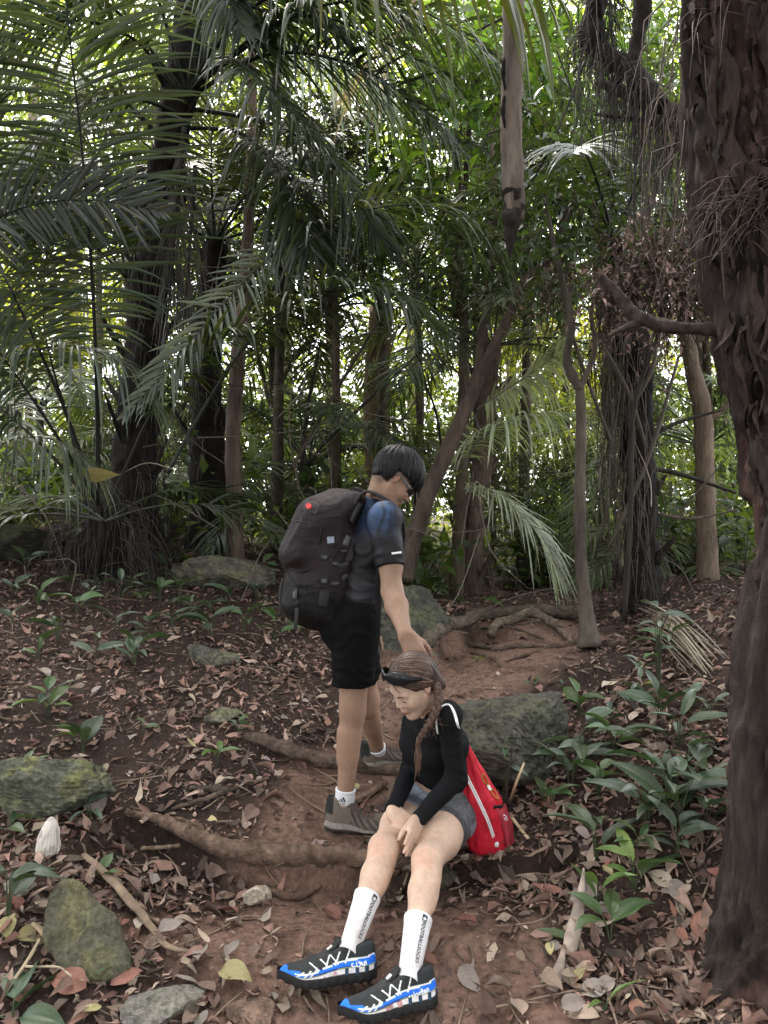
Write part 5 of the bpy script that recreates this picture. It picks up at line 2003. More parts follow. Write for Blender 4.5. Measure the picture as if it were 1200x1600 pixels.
def sprays(blobs, ntw, seed, size, tw=.5, per=9, droop=.35, col=(.05, .085, .025), cj=.3, proto=None, shell=.55, yellow=.25):
    """leaf-bearing twigs spread through ellipsoids; returns (leaf MB, twig MB)"""
    rng = np.random.default_rng(seed)
    vol = np.array([b[3] * b[4] * b[5] for b in blobs]) ** .8
    pick = rng.choice(len(blobs), ntw, p=vol / vol.sum())
    bl = np.array(blobs)[pick]
    v = nrm(rng.normal(size=(ntw, 3)))
    rad = rng.random(ntw) ** shell
    # clumping: keep twigs where a coarse noise is high, so gaps stay open
    o = bl[:, :3] + v * bl[:, 3:6] * rad[:, None]
    keep = vnoise(o * (1.9 / max(.4, bl[:, 3].mean())), seed + 5) > -.28
    o, v = o[keep], v[keep]
    m = len(o)
    d = nrm(v * .7 + rng.normal(size=(m, 3)) * .6 + A(0, 0, -.1))
    mbl, mbt = MB(), MB()
    ln = tw * (.5 + .8 * rng.random(m))
    ts = (np.arange(per) + .8) / per
    pos = o[:, None] + d[:, None] * (ln[:, None] * ts)[..., None] + A(0, 0, -1) * (droop * ln[:, None] * ts ** 2)[..., None]
    az = rng.random((m, 1)) * 6.28 + np.arange(per)[None] * 2.4
    e1 = nrm(np.cross(d, A(.3, .2, 1)))
    e2 = np.cross(d, e1)
    ld = d[:, None] * .55 + e1[:, None] * np.cos(az)[..., None] + e2[:, None] * np.sin(az)[..., None] + A(0, 0, -.25)
    ld = nrm(ld).reshape(-1, 3)
    k = len(ld)
    upv = nrm(A(0, 0, 1) + rng.normal(size=(k, 3)) * .45)
    y = nrm(np.cross(upv, ld))
    z = np.cross(ld, y)
    R = np.stack([ld, y, z], 2)
    sc = size * (.55 + .75 * rng.random(k))
    tone = np.repeat(1 + cj * rng.normal(size=m), per)[:, None] * (1 + .15 * rng.normal(size=(k, 1)))
    C = np.clip(A(*col) * tone, .006, 1) * (1 + np.repeat((rng.random(m) < yellow), per)[:, None] * A(.55, .35, .0))
    scatter(mbl, proto or LEAF3, pos.reshape(-1, 3), R, sc, C)
    # twigs as thin prisms
    w = .0035 + .004 * rng.random(m)
    p1 = o + d * ln[:, None] + A(0, 0, -1) * (droop * ln)[:, None]
    pm = o + d * (ln * .5)[:, None] + A(0, 0, -1) * (droop * ln * .25)[:, None]
    P3 = np.stack([o, p1], 1)
    ang = np.array([0, 2.09, 4.19])
    ring = e1[:, None] * np.cos(ang)[None, :, None] + e2[:, None] * np.sin(ang)[None, :, None]
    V = P3[:, :, None] + ring[:, None] * (w[:, None] * A(1, .35))[..., None, None]
    i = (np.arange(m)[:, None, None] * 6 + np.arange(1)[None, :, None] * 3)
    j = np.arange(3)[None, None]
    q = np.stack([i + j, i + (j + 1) % 3, i + 3 + (j + 1) % 3, i + 3 + j], -1).reshape(-1, 4)
    mbt.add(V.reshape(-1, 3), q, None, A(.07, .055, .04))
    return mbl, mbt

def crown(tree, blobs, ntw, seed, size, mat_=None, **k):
    l, t = sprays(blobs, ntw, seed, size, **k)
    c = l.part('crown', mat_ or M_LEAF, tree)
    t.part('twigs', M_BARK, c, kind='stuff')
    return c

def E(px, py, Y, rx, ry, rz):
    """ellipsoid centred at a pixel and distance, radii in metres"""
    p = P(px, py, Y)
    return [p[0], p[1], p[2], rx, ry, rz]
# ---------------------------------------------------------------- palms
GREY = (.075, .088, .062)
DGRN = (.032, .044, .02)
MGRN = (.05, .072, .028)
PALE = (.16, .18, .125)

# the large old palm
pA = thing('palm_tree', 'tall old palm with a fibrous black base and stubs of cut leaves', 'palm tree', G(195, 892))
tA = PP([(178, 905, 6.3), (190, 830, 6.3), (208, 740, 6.3), (218, 620, 6.3), (236, 450, 6.3), (262, 260, 6.35), (290, 90, 6.4), (310, -60, 6.4)])
rA = [.42, .33, .2, .165, .15, .15, .14, .11]
trunk(pA, tA, rA, M_BARKD, (.015, .012, .0105), 26, 90, .22, 3, 9)
boots(pA, np.array(tA[:7]), rA[:7], 30, 61, .30, (.016, .013, .011))
fibres(pA, tA[:6], rA[:6], 420, 62, .5, (.03, .023, .019), 1.0)
fibres(pA, tA[:3], [.48, .42, .3], 260, 63, .6, (.03, .023, .019), 1.2)
frond(pA, PP([(285, 640, 6.2), (330, 540, 6.1), (420, 405, 5.9), (520, 346, 5.7), (640, 319, 5.5), (740, 350, 5.4), (800, 430, 5.4)]), .60, 66, .036, 101, (.07, .085, .055), droop=.5, lift=.12, t0=.30, r=.017, single=True, cj=.3)
frond(pA, PP([(262, 740, 6.1), (320, 635, 6.0), (390, 532, 5.8), (460, 474, 5.6), (545, 446, 5.4), (625, 462, 5.2), (690, 515, 5.1)]), .58, 62, .034, 102, (.06, .075, .045), droop=.5, lift=.12, t0=.38, r=.018, cj=.3)
frond(pA, PP([(560, 335, 6.0), (440, 388, 5.6), (345, 478, 5.2), (262, 578, 4.9), (190, 655, 4.7)]), .30, 40, .030, 103, GREY, up=(.35, -.5, .8), droop=.30, lift=.25, t0=.08, r=.011, a0=62, a1=22, single=True)
for k, (e, Y1, col) in enumerate([((340, -40), 6.0, DGRN), ((430, -30), 5.8, DGRN), ((520, 30), 5.6, MGRN), ((200, -80), 5.9, DGRN), ((90, -20), 5.8, MGRN), ((400, 120), 5.7, DGRN)]):
    b = (292, 150, 6.3)
    mid = ((b[0] * .45 + e[0] * .55), (b[1] * .45 + e[1] * .55) - 40, (6.3 + Y1) / 2)
    frond(pA, PP([b, mid, (e[0], e[1], Y1), (e[0] + (e[0] - 292) * .8, e[1] + 90, Y1 - .3)]), .62, 40, .04, 110 + k, col, droop=.6, t0=.28, r=.022)
for k, (pl, col) in enumerate([([(300, 150), (420, 85), (560, 105), (690, 195)], DGRN), ([(300, 170), (430, 195), (525, 265), (590, 370)], DGRN), ([(285, 150), (200, 55), (80, 35), (-40, 105)], MGRN),
                               ([(305, 120), (390, 15), (500, -25), (640, 25)], DGRN), ([(295, 200), (380, 210), (450, 290), (490, 400)], DGRN), ([(285, 180), (190, 150), (90, 190), (10, 290)], DGRN), ([(300, 140), (470, 20), (640, 10), (800, 110)], DGRN)]):
    frond(pA, [P(x, y, 6.3 - .28 * q) for q, (x, y) in enumerate(pl)], .68, 60, .036, 150 + k, col, droop=.45, lift=.1, t0=.2, r=.02, cj=.3)
# hanging dead fronds along its stem
for k, (x, y0, y1) in enumerate([(262, 230, 560), (285, 260, 600), (268, 200, 430)]):
    frond(pA, PP([(x + 20, y0, 6.1), (x + 8, (y0 + y1) / 2, 6.0), (x - 6, y1, 6.05)]), .4, 20, .014, 130 + k, (.05, .042, .034), up=(0, -1, 0), droop=.9, a0=30, a1=12, t0=.05, r=.02, lift=-.05, name='dead_frond')

# the clump of long-stalked fronds in front of it
pB = thing('palm_clump', 'stemless palm clump with long dark stalks and comb-like fronds', 'palm', G(165, 905))
frond(pB, PP([(152, 790, 5.5), (152, 640, 5.4), (143, 420, 5.2), (126, 215, 5.0), (103, 0, 4.8), (92, -170, 4.6)]), 1.0, 74, .034, 201, DGRN, up=(0, -1, .1), droop=.26, lift=.1, a0=84, a1=60, t0=.30, r=.019, rcol=(.012, .011, .01), single=True, jit=.07)
frond(pB, PP([(150, 775, 5.5), (85, 600, 5.3), (0, 415, 5.1), (-70, 240, 4.9), (-110, 60, 4.8)]), 85e-2, 48, .036, 202, DGRN, up=(.2, -1, .3), droop=.4, t0=.36, r=.017, rcol=(.014, .013, .012))
frond(pB, PP([(150, 780, 5.4), (72, 655, 5.2), (0, 552, 5.0), (-90, 440, 4.8)]), .7, 40, .034, 203, DGRN, up=(.2, -.6, .8), droop=.5, t0=.5, r=.016, rcol=(.016, .015, .013))
frond(pB, PP([(150, 800, 5.4), (80, 710, 5.2), (0, 640, 5.0), (-100, 570, 4.8)]), .7, 40, .034, 204, DGRN, up=(.1, -.4, 1), droop=.5, t0=.55, r=.015, rcol=(.04, .034, .026))
frond(pB, PP([(135, 790, 5.5), (105, 650, 5.5), (70, 520, 5.4), (75, 380, 5.3), (110, 250, 5.2)]), .7, 44, .034, 205, DGRN, up=(0, -1, .2), droop=.5, t0=.4, r=.013, rcol=(.02, .018, .015))
frond(pB, PP([(-150, 430, 5.0), (0, 338, 4.9), (120, 312, 4.85), (255, 330, 4.8)]), .42, 40, .036, 206, (.016, .020, .009), up=(0, -.9, .3), droop=.12, lift=.05, a0=82, a1=30, t0=.1, r=.010, single=True)
frond(pB, PP([(-80, 620, 5.2), (20, 560, 5.2), (110, 540, 5.1), (200, 575, 5.0), (250, 640, 5.0)]), .5, 34, .03, 207, (.07, .085, .06), droop=.7, t0=.1, r=.010)
frond(pB, PP([(165, 800, 5.5), (210, 700, 5.3), (240, 640, 5.2), (300, 560, 5.1), (400, 500, 5.0)]), .5, 30, .035, 208, DGRN, droop=.6, t0=.45, r=.013, rcol=(.03, .026, .02))
frond(pB, PP([(-60, 760, 5.3), (10, 690, 5.3), (90, 690, 5.2), (150, 740, 5.1)]), .4, 30, .028, 209, (.09, .105, .08), droop=.8, t0=.1, r=.009)
for k, (x, y) in enumerate([(120, 800), (60, 800), (200, 790), (250, 770), (20, 760)]):
    arc_frond(pB, P(165, 815, 5.6), [2.6, 3.0, .3, .7, 3.4][k], [.5, .35, .4, .6, .25][k], 1.5, .5, 230 + k, .42, 30, .032, col=DGRN if k % 2 else (.06, .07, .05), t0=.3, r=.011)
fibres(pB, PP([(150, 780, 5.5), (165, 860, 5.6), (170, 900, 5.6)]), [.22, .3, .34], 200, 65, .5, (.03, .024, .02), 1.4)
V_, Q_, T_ = (lambda pr: (P(155, 742, 5.1) + (pr[0] - A(.5, 0, 0)) * .26 @ np.eye(3), pr[1], pr[2]))(leaf_proto(1, .42, 6, .03, .15, seed=4))
Vy = P(130, 742, 5.05) + np.stack([(V_ - P(155, 742, 5.1))[:, 0] + .13, (V_ - P(155, 742, 5.1))[:, 2], (V_ - P(155, 742, 5.1))[:, 1] * -1], 1)
solo('yellowed_leaf', Vy, [Q_, T_], M_DEADI, 'yellowed oval leaf caught among the palm stalks', 'leaf', C=A(.19, .165, .045))

# the smaller dark palm behind
pC = thing('palm_tree', 'shorter shaggy palm with curled dry fibres behind the slim trunk', 'palm tree', G(318, 885))
tC = PP([(318, 890, 7.2), (318, 800, 7.2), (325, 700, 7.2), (320, 600, 7.2), (330, 480, 7.3), (335, 380, 7.3)])
trunk(pC, tC, [.2, .17, .18, .15, .13, .1], M_BARKD, (.015, .0125, .011), 18, 50, .28, 8, 9)
boots(pC, np.array(tC[1:]), [.17, .17, .15, .13, .1], 18, 71, .24)
fibres(pC, tC, [.25, .23, .25, .21, .18, .14], 260, 72, .4, (.085, .065, .052), 1.3)
for k in range(11):
    arc_frond(pC, tC[-1], k * .571 + .2, .45 + .35 * (k % 3), 2.3, .55, 300 + k, .45, 36, .034, col=[DGRN, MGRN, (.045, .055, .032)][k % 3], t0=.25, r=.016)

# palm with the pale drooping fronds, fibrous reddish stem
pE = thing('palm_tree', 'palm with a shaggy reddish stem and pale arching fronds', 'palm tree', G(738, 955))
tE = PP([(732, 975, 7.6), (738, 900, 7.6), (742, 800, 7.6), (755, 700, 7.6), (762, 600, 7.7), (770, 540, 7.7)])
trunk(pE, tE, [.15, .12, .10, .10, .10, .08], M_BARKD, (.10, .072, .058), 18, 50, .25, 14, 9)
boots(pE, np.array(tE), [.19, .15, .13, .13, .13, .1], 16, 74, .2, (.06, .042, .034))
fibres(pE, tE, [.19, .15, .13, .13, .13, .1], 300, 75, .45, (.11, .082, .066), 1.0)
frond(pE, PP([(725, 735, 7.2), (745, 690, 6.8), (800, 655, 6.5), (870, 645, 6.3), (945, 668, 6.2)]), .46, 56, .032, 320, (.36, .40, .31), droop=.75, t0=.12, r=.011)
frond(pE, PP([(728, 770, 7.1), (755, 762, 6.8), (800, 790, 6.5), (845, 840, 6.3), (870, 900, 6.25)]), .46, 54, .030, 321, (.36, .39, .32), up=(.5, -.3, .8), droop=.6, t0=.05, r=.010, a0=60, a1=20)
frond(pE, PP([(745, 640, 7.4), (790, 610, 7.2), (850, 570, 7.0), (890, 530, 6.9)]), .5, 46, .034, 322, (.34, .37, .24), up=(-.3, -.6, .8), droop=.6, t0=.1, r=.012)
for k in range(10):
    arc_frond(pE, tE[-1], k * .628 + .3, .2 + .4 * (k % 3), 1.9, .55, 330 + k, .48, 34, .034, col=[MGRN, (.15, .17, .11), (.07, .09, .045)][k % 3], t0=.2, r=.014)

# the dark palm hung with dead strands near the trunk with the peeling bark
pF = thing('palm_tree', 'black palm stem hung with strings of dry fibre under a crossing branch', 'palm tree', G(1000, 985))
tF = PP([(1005, 985, 6.0), (1003, 900, 6.0), (1000, 780, 6.0), (992, 650, 6.0), (985, 540, 6.0), (975, 460, 6.0), (960, 380, 6.0)])
trunk(pF, tF, [.17, .14, .13, .14, .15, .13, .1], M_BARKD, (.014, .0115, .0105), 20, 60, .25, 16, 10)
boots(pF, np.array(tF), [.16, .13, .12, .13, .14, .12, .1], 16, 78, .2, (.03, .024, .02))
fibres(pF, [t + A(-.12, -.08, 0) for t in tF[2:6]], [.07, .08, .08, .07], 200, 79, 1.2, (.085, .068, .055), .25, thick=.004)
fibres(pF, tF, [.2, .18, .17, .18, .19, .17, .12], 240, 80, .5, (.05, .04, .034), 1.2)
for k in range(9):
    arc_frond(pF, tF[-1], k * .698, .5 + .3 * (k % 3), 2.0, .5, 350 + k, .45, 34, .034, col=[DGRN, MGRN, DGRN][k % 3], t0=.25, r=.015)
for k, (a, b) in enumerate([((930, 520), (1010, 700)), ((1060, 560), (950, 860)), ((1030, 520), (985, 640))]):
    V, Q, T = tube([P(a[0], a[1], 5.8), P((a[0] + b[0]) / 2 + 10, (a[1] + b[1]) / 2, 5.75), P(b[0], b[1], 5.8)], [.012, .016, .014], 12, 6)
    part('dead_stalk', V, [Q, T], M_STRAW, pF, C=A(.075, .06, .048))

# crowns of palms standing further back: (pixel of the crown, distance, fronds, length, colour, label)
for k, (px, py, Y, nf, Lf, col, lab) in enumerate([
    (590, 300, 8.8, 14, 2.4, (.05, .06, .035), 'palm crown with grey-green fronds spreading behind the leafy saplings'),
    (430, 60, 8.0, 10, 2.2, (.055, .07, .045), 'palm with pale hanging leaf fringe high above the backpack'),
    (480, 730, 8.5, 15, 2.1, (.05, .065, .035), 'low spreading palm with dark leaf stalks behind the backpack'),
    (420, 780, 9.5, 13, 2.0, (.06, .08, .035), 'bushy young palm growing behind the mossy boulder'),
    (60, 640, 9.0, 14, 2.3, (.06, .08, .04), 'palm with grey fronds behind the long dark stalks'),
    (1100, 700, 8.5, 14, 2.1, (.08, .105, .055), 'bright green palm between the black palm stem and the peeling trunk'),
    (1050, 900, 8.0, 12, 1.6, (.075, .095, .045), 'low palm filling the gap beside the black palm stem'),
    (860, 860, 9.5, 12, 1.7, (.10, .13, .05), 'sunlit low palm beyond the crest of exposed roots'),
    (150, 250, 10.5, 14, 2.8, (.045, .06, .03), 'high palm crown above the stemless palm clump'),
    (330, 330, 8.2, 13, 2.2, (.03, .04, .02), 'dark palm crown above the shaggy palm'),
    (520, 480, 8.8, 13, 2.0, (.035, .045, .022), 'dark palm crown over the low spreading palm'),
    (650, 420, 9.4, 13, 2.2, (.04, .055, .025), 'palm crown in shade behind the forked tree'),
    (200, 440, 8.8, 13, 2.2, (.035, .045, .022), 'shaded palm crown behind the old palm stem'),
    (740, 330, 9.8, 12, 2.2, (.04, .06, .025), 'palm crown behind the broken end of the hanging trunk'),
    (880, 470, 10.8, 12, 2.0, (.06, .08, .03), 'palm crown beyond the fork of the thin sapling'),
    (560, 860, 10.0, 12, 1.6, (.075, .10, .045), 'small palm behind the standing person\'s shoulder'),
    (250, 700, 11.0, 12, 2.3, (.08, .10, .04), 'palm seen between the old palm and the shaggy palm'),
]):
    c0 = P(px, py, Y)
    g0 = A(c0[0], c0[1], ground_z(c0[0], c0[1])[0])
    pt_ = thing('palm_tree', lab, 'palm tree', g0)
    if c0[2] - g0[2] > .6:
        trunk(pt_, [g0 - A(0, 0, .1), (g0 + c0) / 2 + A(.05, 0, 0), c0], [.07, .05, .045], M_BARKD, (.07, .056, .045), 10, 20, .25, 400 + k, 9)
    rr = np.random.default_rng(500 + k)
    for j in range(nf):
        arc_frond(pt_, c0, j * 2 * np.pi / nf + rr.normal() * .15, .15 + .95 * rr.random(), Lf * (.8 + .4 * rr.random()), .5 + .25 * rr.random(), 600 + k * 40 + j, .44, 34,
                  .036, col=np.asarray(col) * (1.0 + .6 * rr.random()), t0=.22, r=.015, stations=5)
# hanging fringe of pale leaflets and drooping tips at the top of the view
pG = thing('palm_frond_branch', 'pale palm frond with long hanging leaflets above the dark leafy sapling', 'palm frond', P(380, 40, 8))
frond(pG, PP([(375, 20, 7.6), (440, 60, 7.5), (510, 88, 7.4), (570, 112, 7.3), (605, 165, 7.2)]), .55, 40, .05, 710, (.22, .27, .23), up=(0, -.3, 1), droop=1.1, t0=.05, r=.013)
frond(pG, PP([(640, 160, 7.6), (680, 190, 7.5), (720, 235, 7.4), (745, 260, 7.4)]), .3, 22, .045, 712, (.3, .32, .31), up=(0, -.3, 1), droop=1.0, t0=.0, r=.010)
pH = thing('palm_frond_branch', 'dark frond with pointed leaflet tips hanging from the canopy', 'palm frond', P(560, -120, 4.2))
frond(pH, PP([(420, -140, 4.3), (520, -70, 4.2), (620, -50, 4.15), (720, -60, 4.1), (800, -30, 4.1), (900, 0, 4.1)]), .46, 20, .046, 711, (.045, .052, .018), up=(0, -.2, 1), droop=1.2, t0=.08, r=.012, a0=75, a1=50)
# dry straw-coloured frond hanging in the canopy
pD = thing('dead_palm_frond', 'dry straw coloured frond hanging in the canopy', 'dead frond', P(640, 20, 6.8))
frond(pD, PP([(650, -20, 6.8), (640, 30, 6.8), (600, 80, 6.75), (545, 150, 6.7)]), .5, 18, .02, 720, (.34, .27, .19), up=(0, -1, 0), droop=.5, a0=24, a1=10, t0=.05, r=.014)

# ---------------------------------------------------------------- trees
# the thick trunk with peeling bark beside the trail
tb_ = G(1150, 1590)
t1 = thing('tree', 'thick tree with dark peeling fibrous bark and a broken side branch', 'tree', tb_)
cl = [(1256, 1680, 2.12), (1264, 1560, 2.15), (1274, 1400, 2.2), (1284, 1200, 2.2), (1306, 1000, 2.22), (1318, 820, 2.25), (1292, 680, 2.25), (1266, 500, 2.25), (1240, 330, 2.25), (1218, 150, 2.25), (1206, 0, 2.25), (1200, -200, 2.25), (1200, -500, 2.3)]
rt = [.28, .235, .215, .215, .22, .22, .22, .22, .225, .23, .23, .23, .22]
pc_ = PP(cl)
seg, nn_ = 140, 360
cr = resample(np.concatenate([pc_, np.asarray(rt)[:, None]], 1), nn_)
tt_, aa_, bb_ = frames(cr[:, :3])
th = np.linspace(0, 2 * np.pi, seg, endpoint=False)
ring = aa_[:, None] * np.cos(th)[None, :, None] + bb_[:, None] * np.sin(th)[None, :, None]
flat_p = (cr[:, None, :3] + ring * cr[:, 3][:, None, None]).reshape(-1, 3)
w1 = fbm(flat_p * A(5, 5, .9), 4, 91)
w2 = 1 - np.abs(vnoise(flat_p * A(16, 16, .8) + w1[:, None], 92)) * 2
w3 = 1 - np.abs(vnoise(flat_p * A(38, 38, 1.8) + w1[:, None] * 1.2, 95)) * 2
plate = sstep(-.05, .06, fbm(flat_p * A(7, 7, 1.5), 4, 96))
w4 = 1 - np.abs(vnoise(flat_p * A(80, 80, 3.2) + w1[:, None] * 1.5, 98)) * 2
w5 = vnoise(flat_p * A(130, 130, 9), 99)
dsp = .026 * w1 + .014 * w2 + .012 * w3 + .009 * w4 + .004 * w5 + .022 * plate
rr_t = cr[:, 3][:, None] + dsp.reshape(nn_, seg)
Vt = (cr[:, None, :3] + ring * rr_t[..., None]).reshape(-1, 3)
i = np.arange(nn_ - 1)[:, None] * seg
j = np.arange(seg)[None]
k = (j + 1) % seg
Qt = np.stack([i + j, i + k, i + seg + k, i + seg + j], -1).reshape(-1, 4)
bark_in, bark_out = A(.066, .040, .033), A(.022, .0155, .0135)
Ct = bark_in + (bark_out - bark_in) * plate[:, None]
Ct = Ct * (1 + .25 * w2 + .3 * w3 + .35 * w4 + .25 * w5)[:, None]
gry = sstep(.1, .5, fbm(flat_p * A(6, 6, 1.2), 3, 97))[:, None] * .5
Ct = np.clip(Ct * (1 - gry) + A(.07, .057, .05) * gry, .006, 1)
M_BIG2 = mat('peeling_bark_fine', rough=.9, spec=.15, var=.4, vscale=14, bump=1.0, bscale=30, stretch=(3.0, 3.0, .6))
part('trunk', Vt, [Qt], M_BIG2, t1, C=Ct)
def tree_left(py, off=0.0, depth=.16):
    """a point on the visible left flank of the thick trunk"""
    yy = np.array([q[1] for q in cl])
    o_ = np.argsort(yy)
    x = np.interp(py, yy[o_], np.array([q[0] for q in cl])[o_])
    r = np.interp(py, yy[o_], np.array(rt)[o_])
    c = P(x, py, 2.23)
    a = math.radians(200 + depth * 100)
    return c + A(math.cos(a), math.sin(a), 0) * (r + .028 + off)
rb = np.random.default_rng(17)
for kx, (y0, y1, dp, wdt) in enumerate([(560, 900, .1, .05), (880, 1180, .0, .045), (1050, 1330, .12, .055), (1180, 1480, -.05, .05), (1380, 1590, .15, .06), (380, 640, .2, .05), (100, 400, .1, .05), (700, 1000, .35, .05), (1000, 1300, .45, .06), (200, 520, .35, .06), (1300, 1560, .5, .05), (10, 260, .4, .05)] + [(float(a), float(a) + 90 + 160 * rb.random(), rb.uniform(-.1, .8), rb.uniform(.015, .04)) for a in rb.uniform(-20, 1450, 46)]):
    pts = [tree_left(y, .004 + .022 * rb.random() * (ii in (0, 4)), dp + .04 * rb.normal()) for ii, y in enumerate(np.linspace(y0, y1, 5))]
    up = [nrm(A(-.8, -.6, .1) + rb.normal(size=3) * .2) for _ in pts]
    V, Q = strap(pts, [wdt * .5, wdt, wdt * 1.1, wdt * .8, wdt * .25], .003, up, 26)
    V = V + .004 * np.stack([fbm(V * A(50, 50, 12), 3, 200 + kx), fbm(V * A(50, 50, 16), 3, 230 + kx), fbm(V * 6, 2, 260 + kx)], 1)
    part('bark_strip', V, [Q], M_BIG2, t1, C=np.clip(A(.05, .034, .029) * (1 + .4 * fbm(V * A(30, 30, 5), 3, 7))[:, None], .01, 1))
V, Q, T = tube(PP([(1150, 515, 2.3), (1100, 514, 2.32), (1050, 512, 2.36), (1008, 500, 2.4), (985, 485, 2.42), (962, 455, 2.45), (937, 433, 2.47)]), [.026, .020, .020, .022, .020, .017, .015], 60, 18, rough=.25, freq=34)
br = part('branch', V, [Q, T], M_BARK, t1, C=np.clip(A(.045, .032, .026) * (1 + .5 * fbm(V * 40, 3, 3))[:, None], .006, 1))
V, Q, T = tube(PP([(1010, 502, 2.4), (985, 508, 2.42), (950, 525, 2.45)]), [.016, .013, .005], 14, 8, rough=.15, freq=30)
part('side_twig', V, [Q, T], M_BARK, br, C=A(.07, .052, .043))
# flakes of dead bark standing off the trunk
bf = MB()
yy_ = rb.uniform(-40, 1600, 900)
dp_ = rb.uniform(-.25, .95, 900)
fp_ = np.array([tree_left(y, -.012 + .014 * rb.random(), d_) for y, d_ in zip(yy_, dp_)])
ctr_ = np.array([tree_left(y, -.25, d_) for y, d_ in zip(yy_, dp_)])
on_ = nrm(fp_ - ctr_)
lg_ = nrm(A(0, 0, -1) + rb.normal(size=(900, 3)) * .22)
sd_v = nrm(np.cross(on_, lg_))
Rk = np.stack([lg_, sd_v, np.cross(lg_, sd_v)], 2)
kd = rb.integers(0, len(LEAVES), 900)
for q in range(len(LEAVES)):
    m_ = kd == q
    scatter(bf, LEAVES[q], fp_[m_], Rk[m_], (.03 + .09 * rb.random(m_.sum()) ** 2), A(.055, .038, .032) * (.25 + 1.3 * rb.random((m_.sum(), 1))))
bf.part('bark_flakes', M_BIG2, t1, kind='stuff')
# matted root fibres of the trunk
fm = MB()
for kx in range(260):
    py = rb.choice([330, 345, 360, 340, 60]) + rb.normal() * 24
    p = tree_left(py, .008, rb.uniform(-.1, .75))
    d = nrm(A(rb.normal() * .8, rb.normal() * .2 - .2, rb.normal() * .5 - .4))
    l = .05 + .16 * rb.random()
    V, Q, T = tube([p, p + d * l * .5 + A(-.01, -.02, .01) * rb.random(), p + d * l + A(0, -.01, -.03)], [.0016, .0014, .0006], 6, 4, caps=False)
    fm.add(V, Q, None, A(.075, .052, .043) * (.3 + 1.1 * rb.random()))
fm.part('root_fibres', M_STRAW, t1, kind='stuff')
# dark shaggy limb and hanging strands left of the trunk's top
V, Q, T = tube(PP([(1110, 200, 2.5), (1060, 178, 2.7), (1000, 158, 2.9), (935, 128, 3.1)]), [.028, .024, .022, .016], 40, 12, rough=.3, freq=18, seed=5)
lb_ = part('shaggy_limb', V, [Q, T], M_BARKD, t1, C=A(.03, .022, .02))
for kx, (pl, rr__) in enumerate([([(1085, 215, 2.6), (1010, 190, 2.85), (930, 178, 3.0)], [.014, .011, .006]), ([(1040, 165, 2.75), (985, 110, 2.95), (925, 60, 3.1), (940, -30, 3.1)], [.022, .035, .045, .04]), ([(985, 110, 2.95), (1000, 40, 3.0), (1010, -60, 3.0)], [.03, .035, .03])]):
    V, Q, T = tube(PP(pl), rr__, 30, 10, rough=.4, freq=16, seed=20 + kx)
    part('shaggy_twig', V, [Q, T], M_BARKD, t1, C=A(.026, .02, .018))
fibres(lb_, PP([(1080, 190, 2.65), (1030, 165, 2.8), (985, 110, 2.95), (930, 60, 3.1), (945, -30, 3.1)]), [.04, .04, .05, .06, .05], 420, 141, .42, (.03, .023, .02), .7, thick=.0024)
fibres(t1, PP([(1060, -20, 2.4), (1075, 200, 2.4), (1090, 330, 2.42)]), [.03, .03, .03], 70, 142, .4, (.085, .062, .052), .8, thick=.0022)

def sapling(name, label, paths, radii, bark, seed, blobs=None, ntw=0, size=.07, cat='tree', **k):
    t = thing(name, label, cat, G(paths[0][0][0], min(paths[0][0][1], 1590)) if paths[0][0][1] > 850 else P(*paths[0][0]))
    main = None
    for q, (pl, rd) in enumerate(zip(paths, radii)):
        V, Q, T = tube(PP(pl), rd, len(pl) * 8, 14, rough=.1, seed=seed + q, freq=12)
        nn = fbm(V * A(9, 9, 3), 3, seed)[:, None]
        o = part('trunk' if q == 0 else 'branch', V, [Q, T], M_BARK, t, C=np.clip(A(*bark) * (1 + .4 * nn), .004, 1))
    if blobs:
        crown(t, blobs, ntw, seed + 50, size, **k)
    return t

sapling('tree', 'leaning brown tree that forks behind the standing person', [
    [(628, 905, 6.2), (645, 845, 6.2), (672, 765, 6.2), (705, 690, 6.2), (735, 620, 6.2), (748, 585, 6.2)],
    [(748, 590, 6.2), (752, 540, 6.25), (760, 480, 6.3), (766, 420, 6.3), (772, 330, 6.4), (768, 200, 6.5)],
    [(746, 592, 6.2), (770, 545, 6.2), (800, 485, 6.15), (822, 440, 6.1), (870, 390, 6.1), (900, 300, 6.2)]],
    [[.10, .075, .07, .065, .062, .055], [.05, .042, .038, .035, .03, .02], [.05, .045, .042, .04, .03, .02]], (.08, .058, .046), 810,
    [E(770, 380, 6.4, .75, .7, .6), E(880, 330, 6.2, .9, .8, .8), E(700, 430, 6.6, .5, .5, .4)], 330, .10, tw=.4, col=(.035, .055, .022), yellow=.15)
sapling('tree', 'thin grey sapling with a forked stem rising from the root crest', [
    [(922, 1012, 4.95), (917, 960, 5.0), (908, 880, 5.0), (906, 760, 5.0), (908, 660, 5.0), (906, 606, 5.0)],
    [(907, 610, 5.0), (886, 565, 5.0), (893, 510, 5.0), (882, 455, 5.0), (868, 395, 5.0), (850, 300, 5.0)],
    [(906, 608, 5.0), (918, 580, 5.0), (930, 540, 4.95), (925, 480, 4.95), (960, 420, 4.9)],
    [(890, 510, 5.0), (920, 600, 5.05), (955, 690, 5.1)]],
    [[.085, .05, .042, .038, .036, .034], [.034, .028, .026, .024, .02, .012], [.022, .02, .018, .015, .01], [.010, .012, .010]], (.085, .07, .056), 820,
    [E(880, 400, 5.0, .5, .5, .35), E(860, 300, 5.1, .55, .5, .5), E(960, 430, 5.0, .4, .4, .3)], 170, .085, tw=.32, col=(.03, .05, .02), yellow=.1)
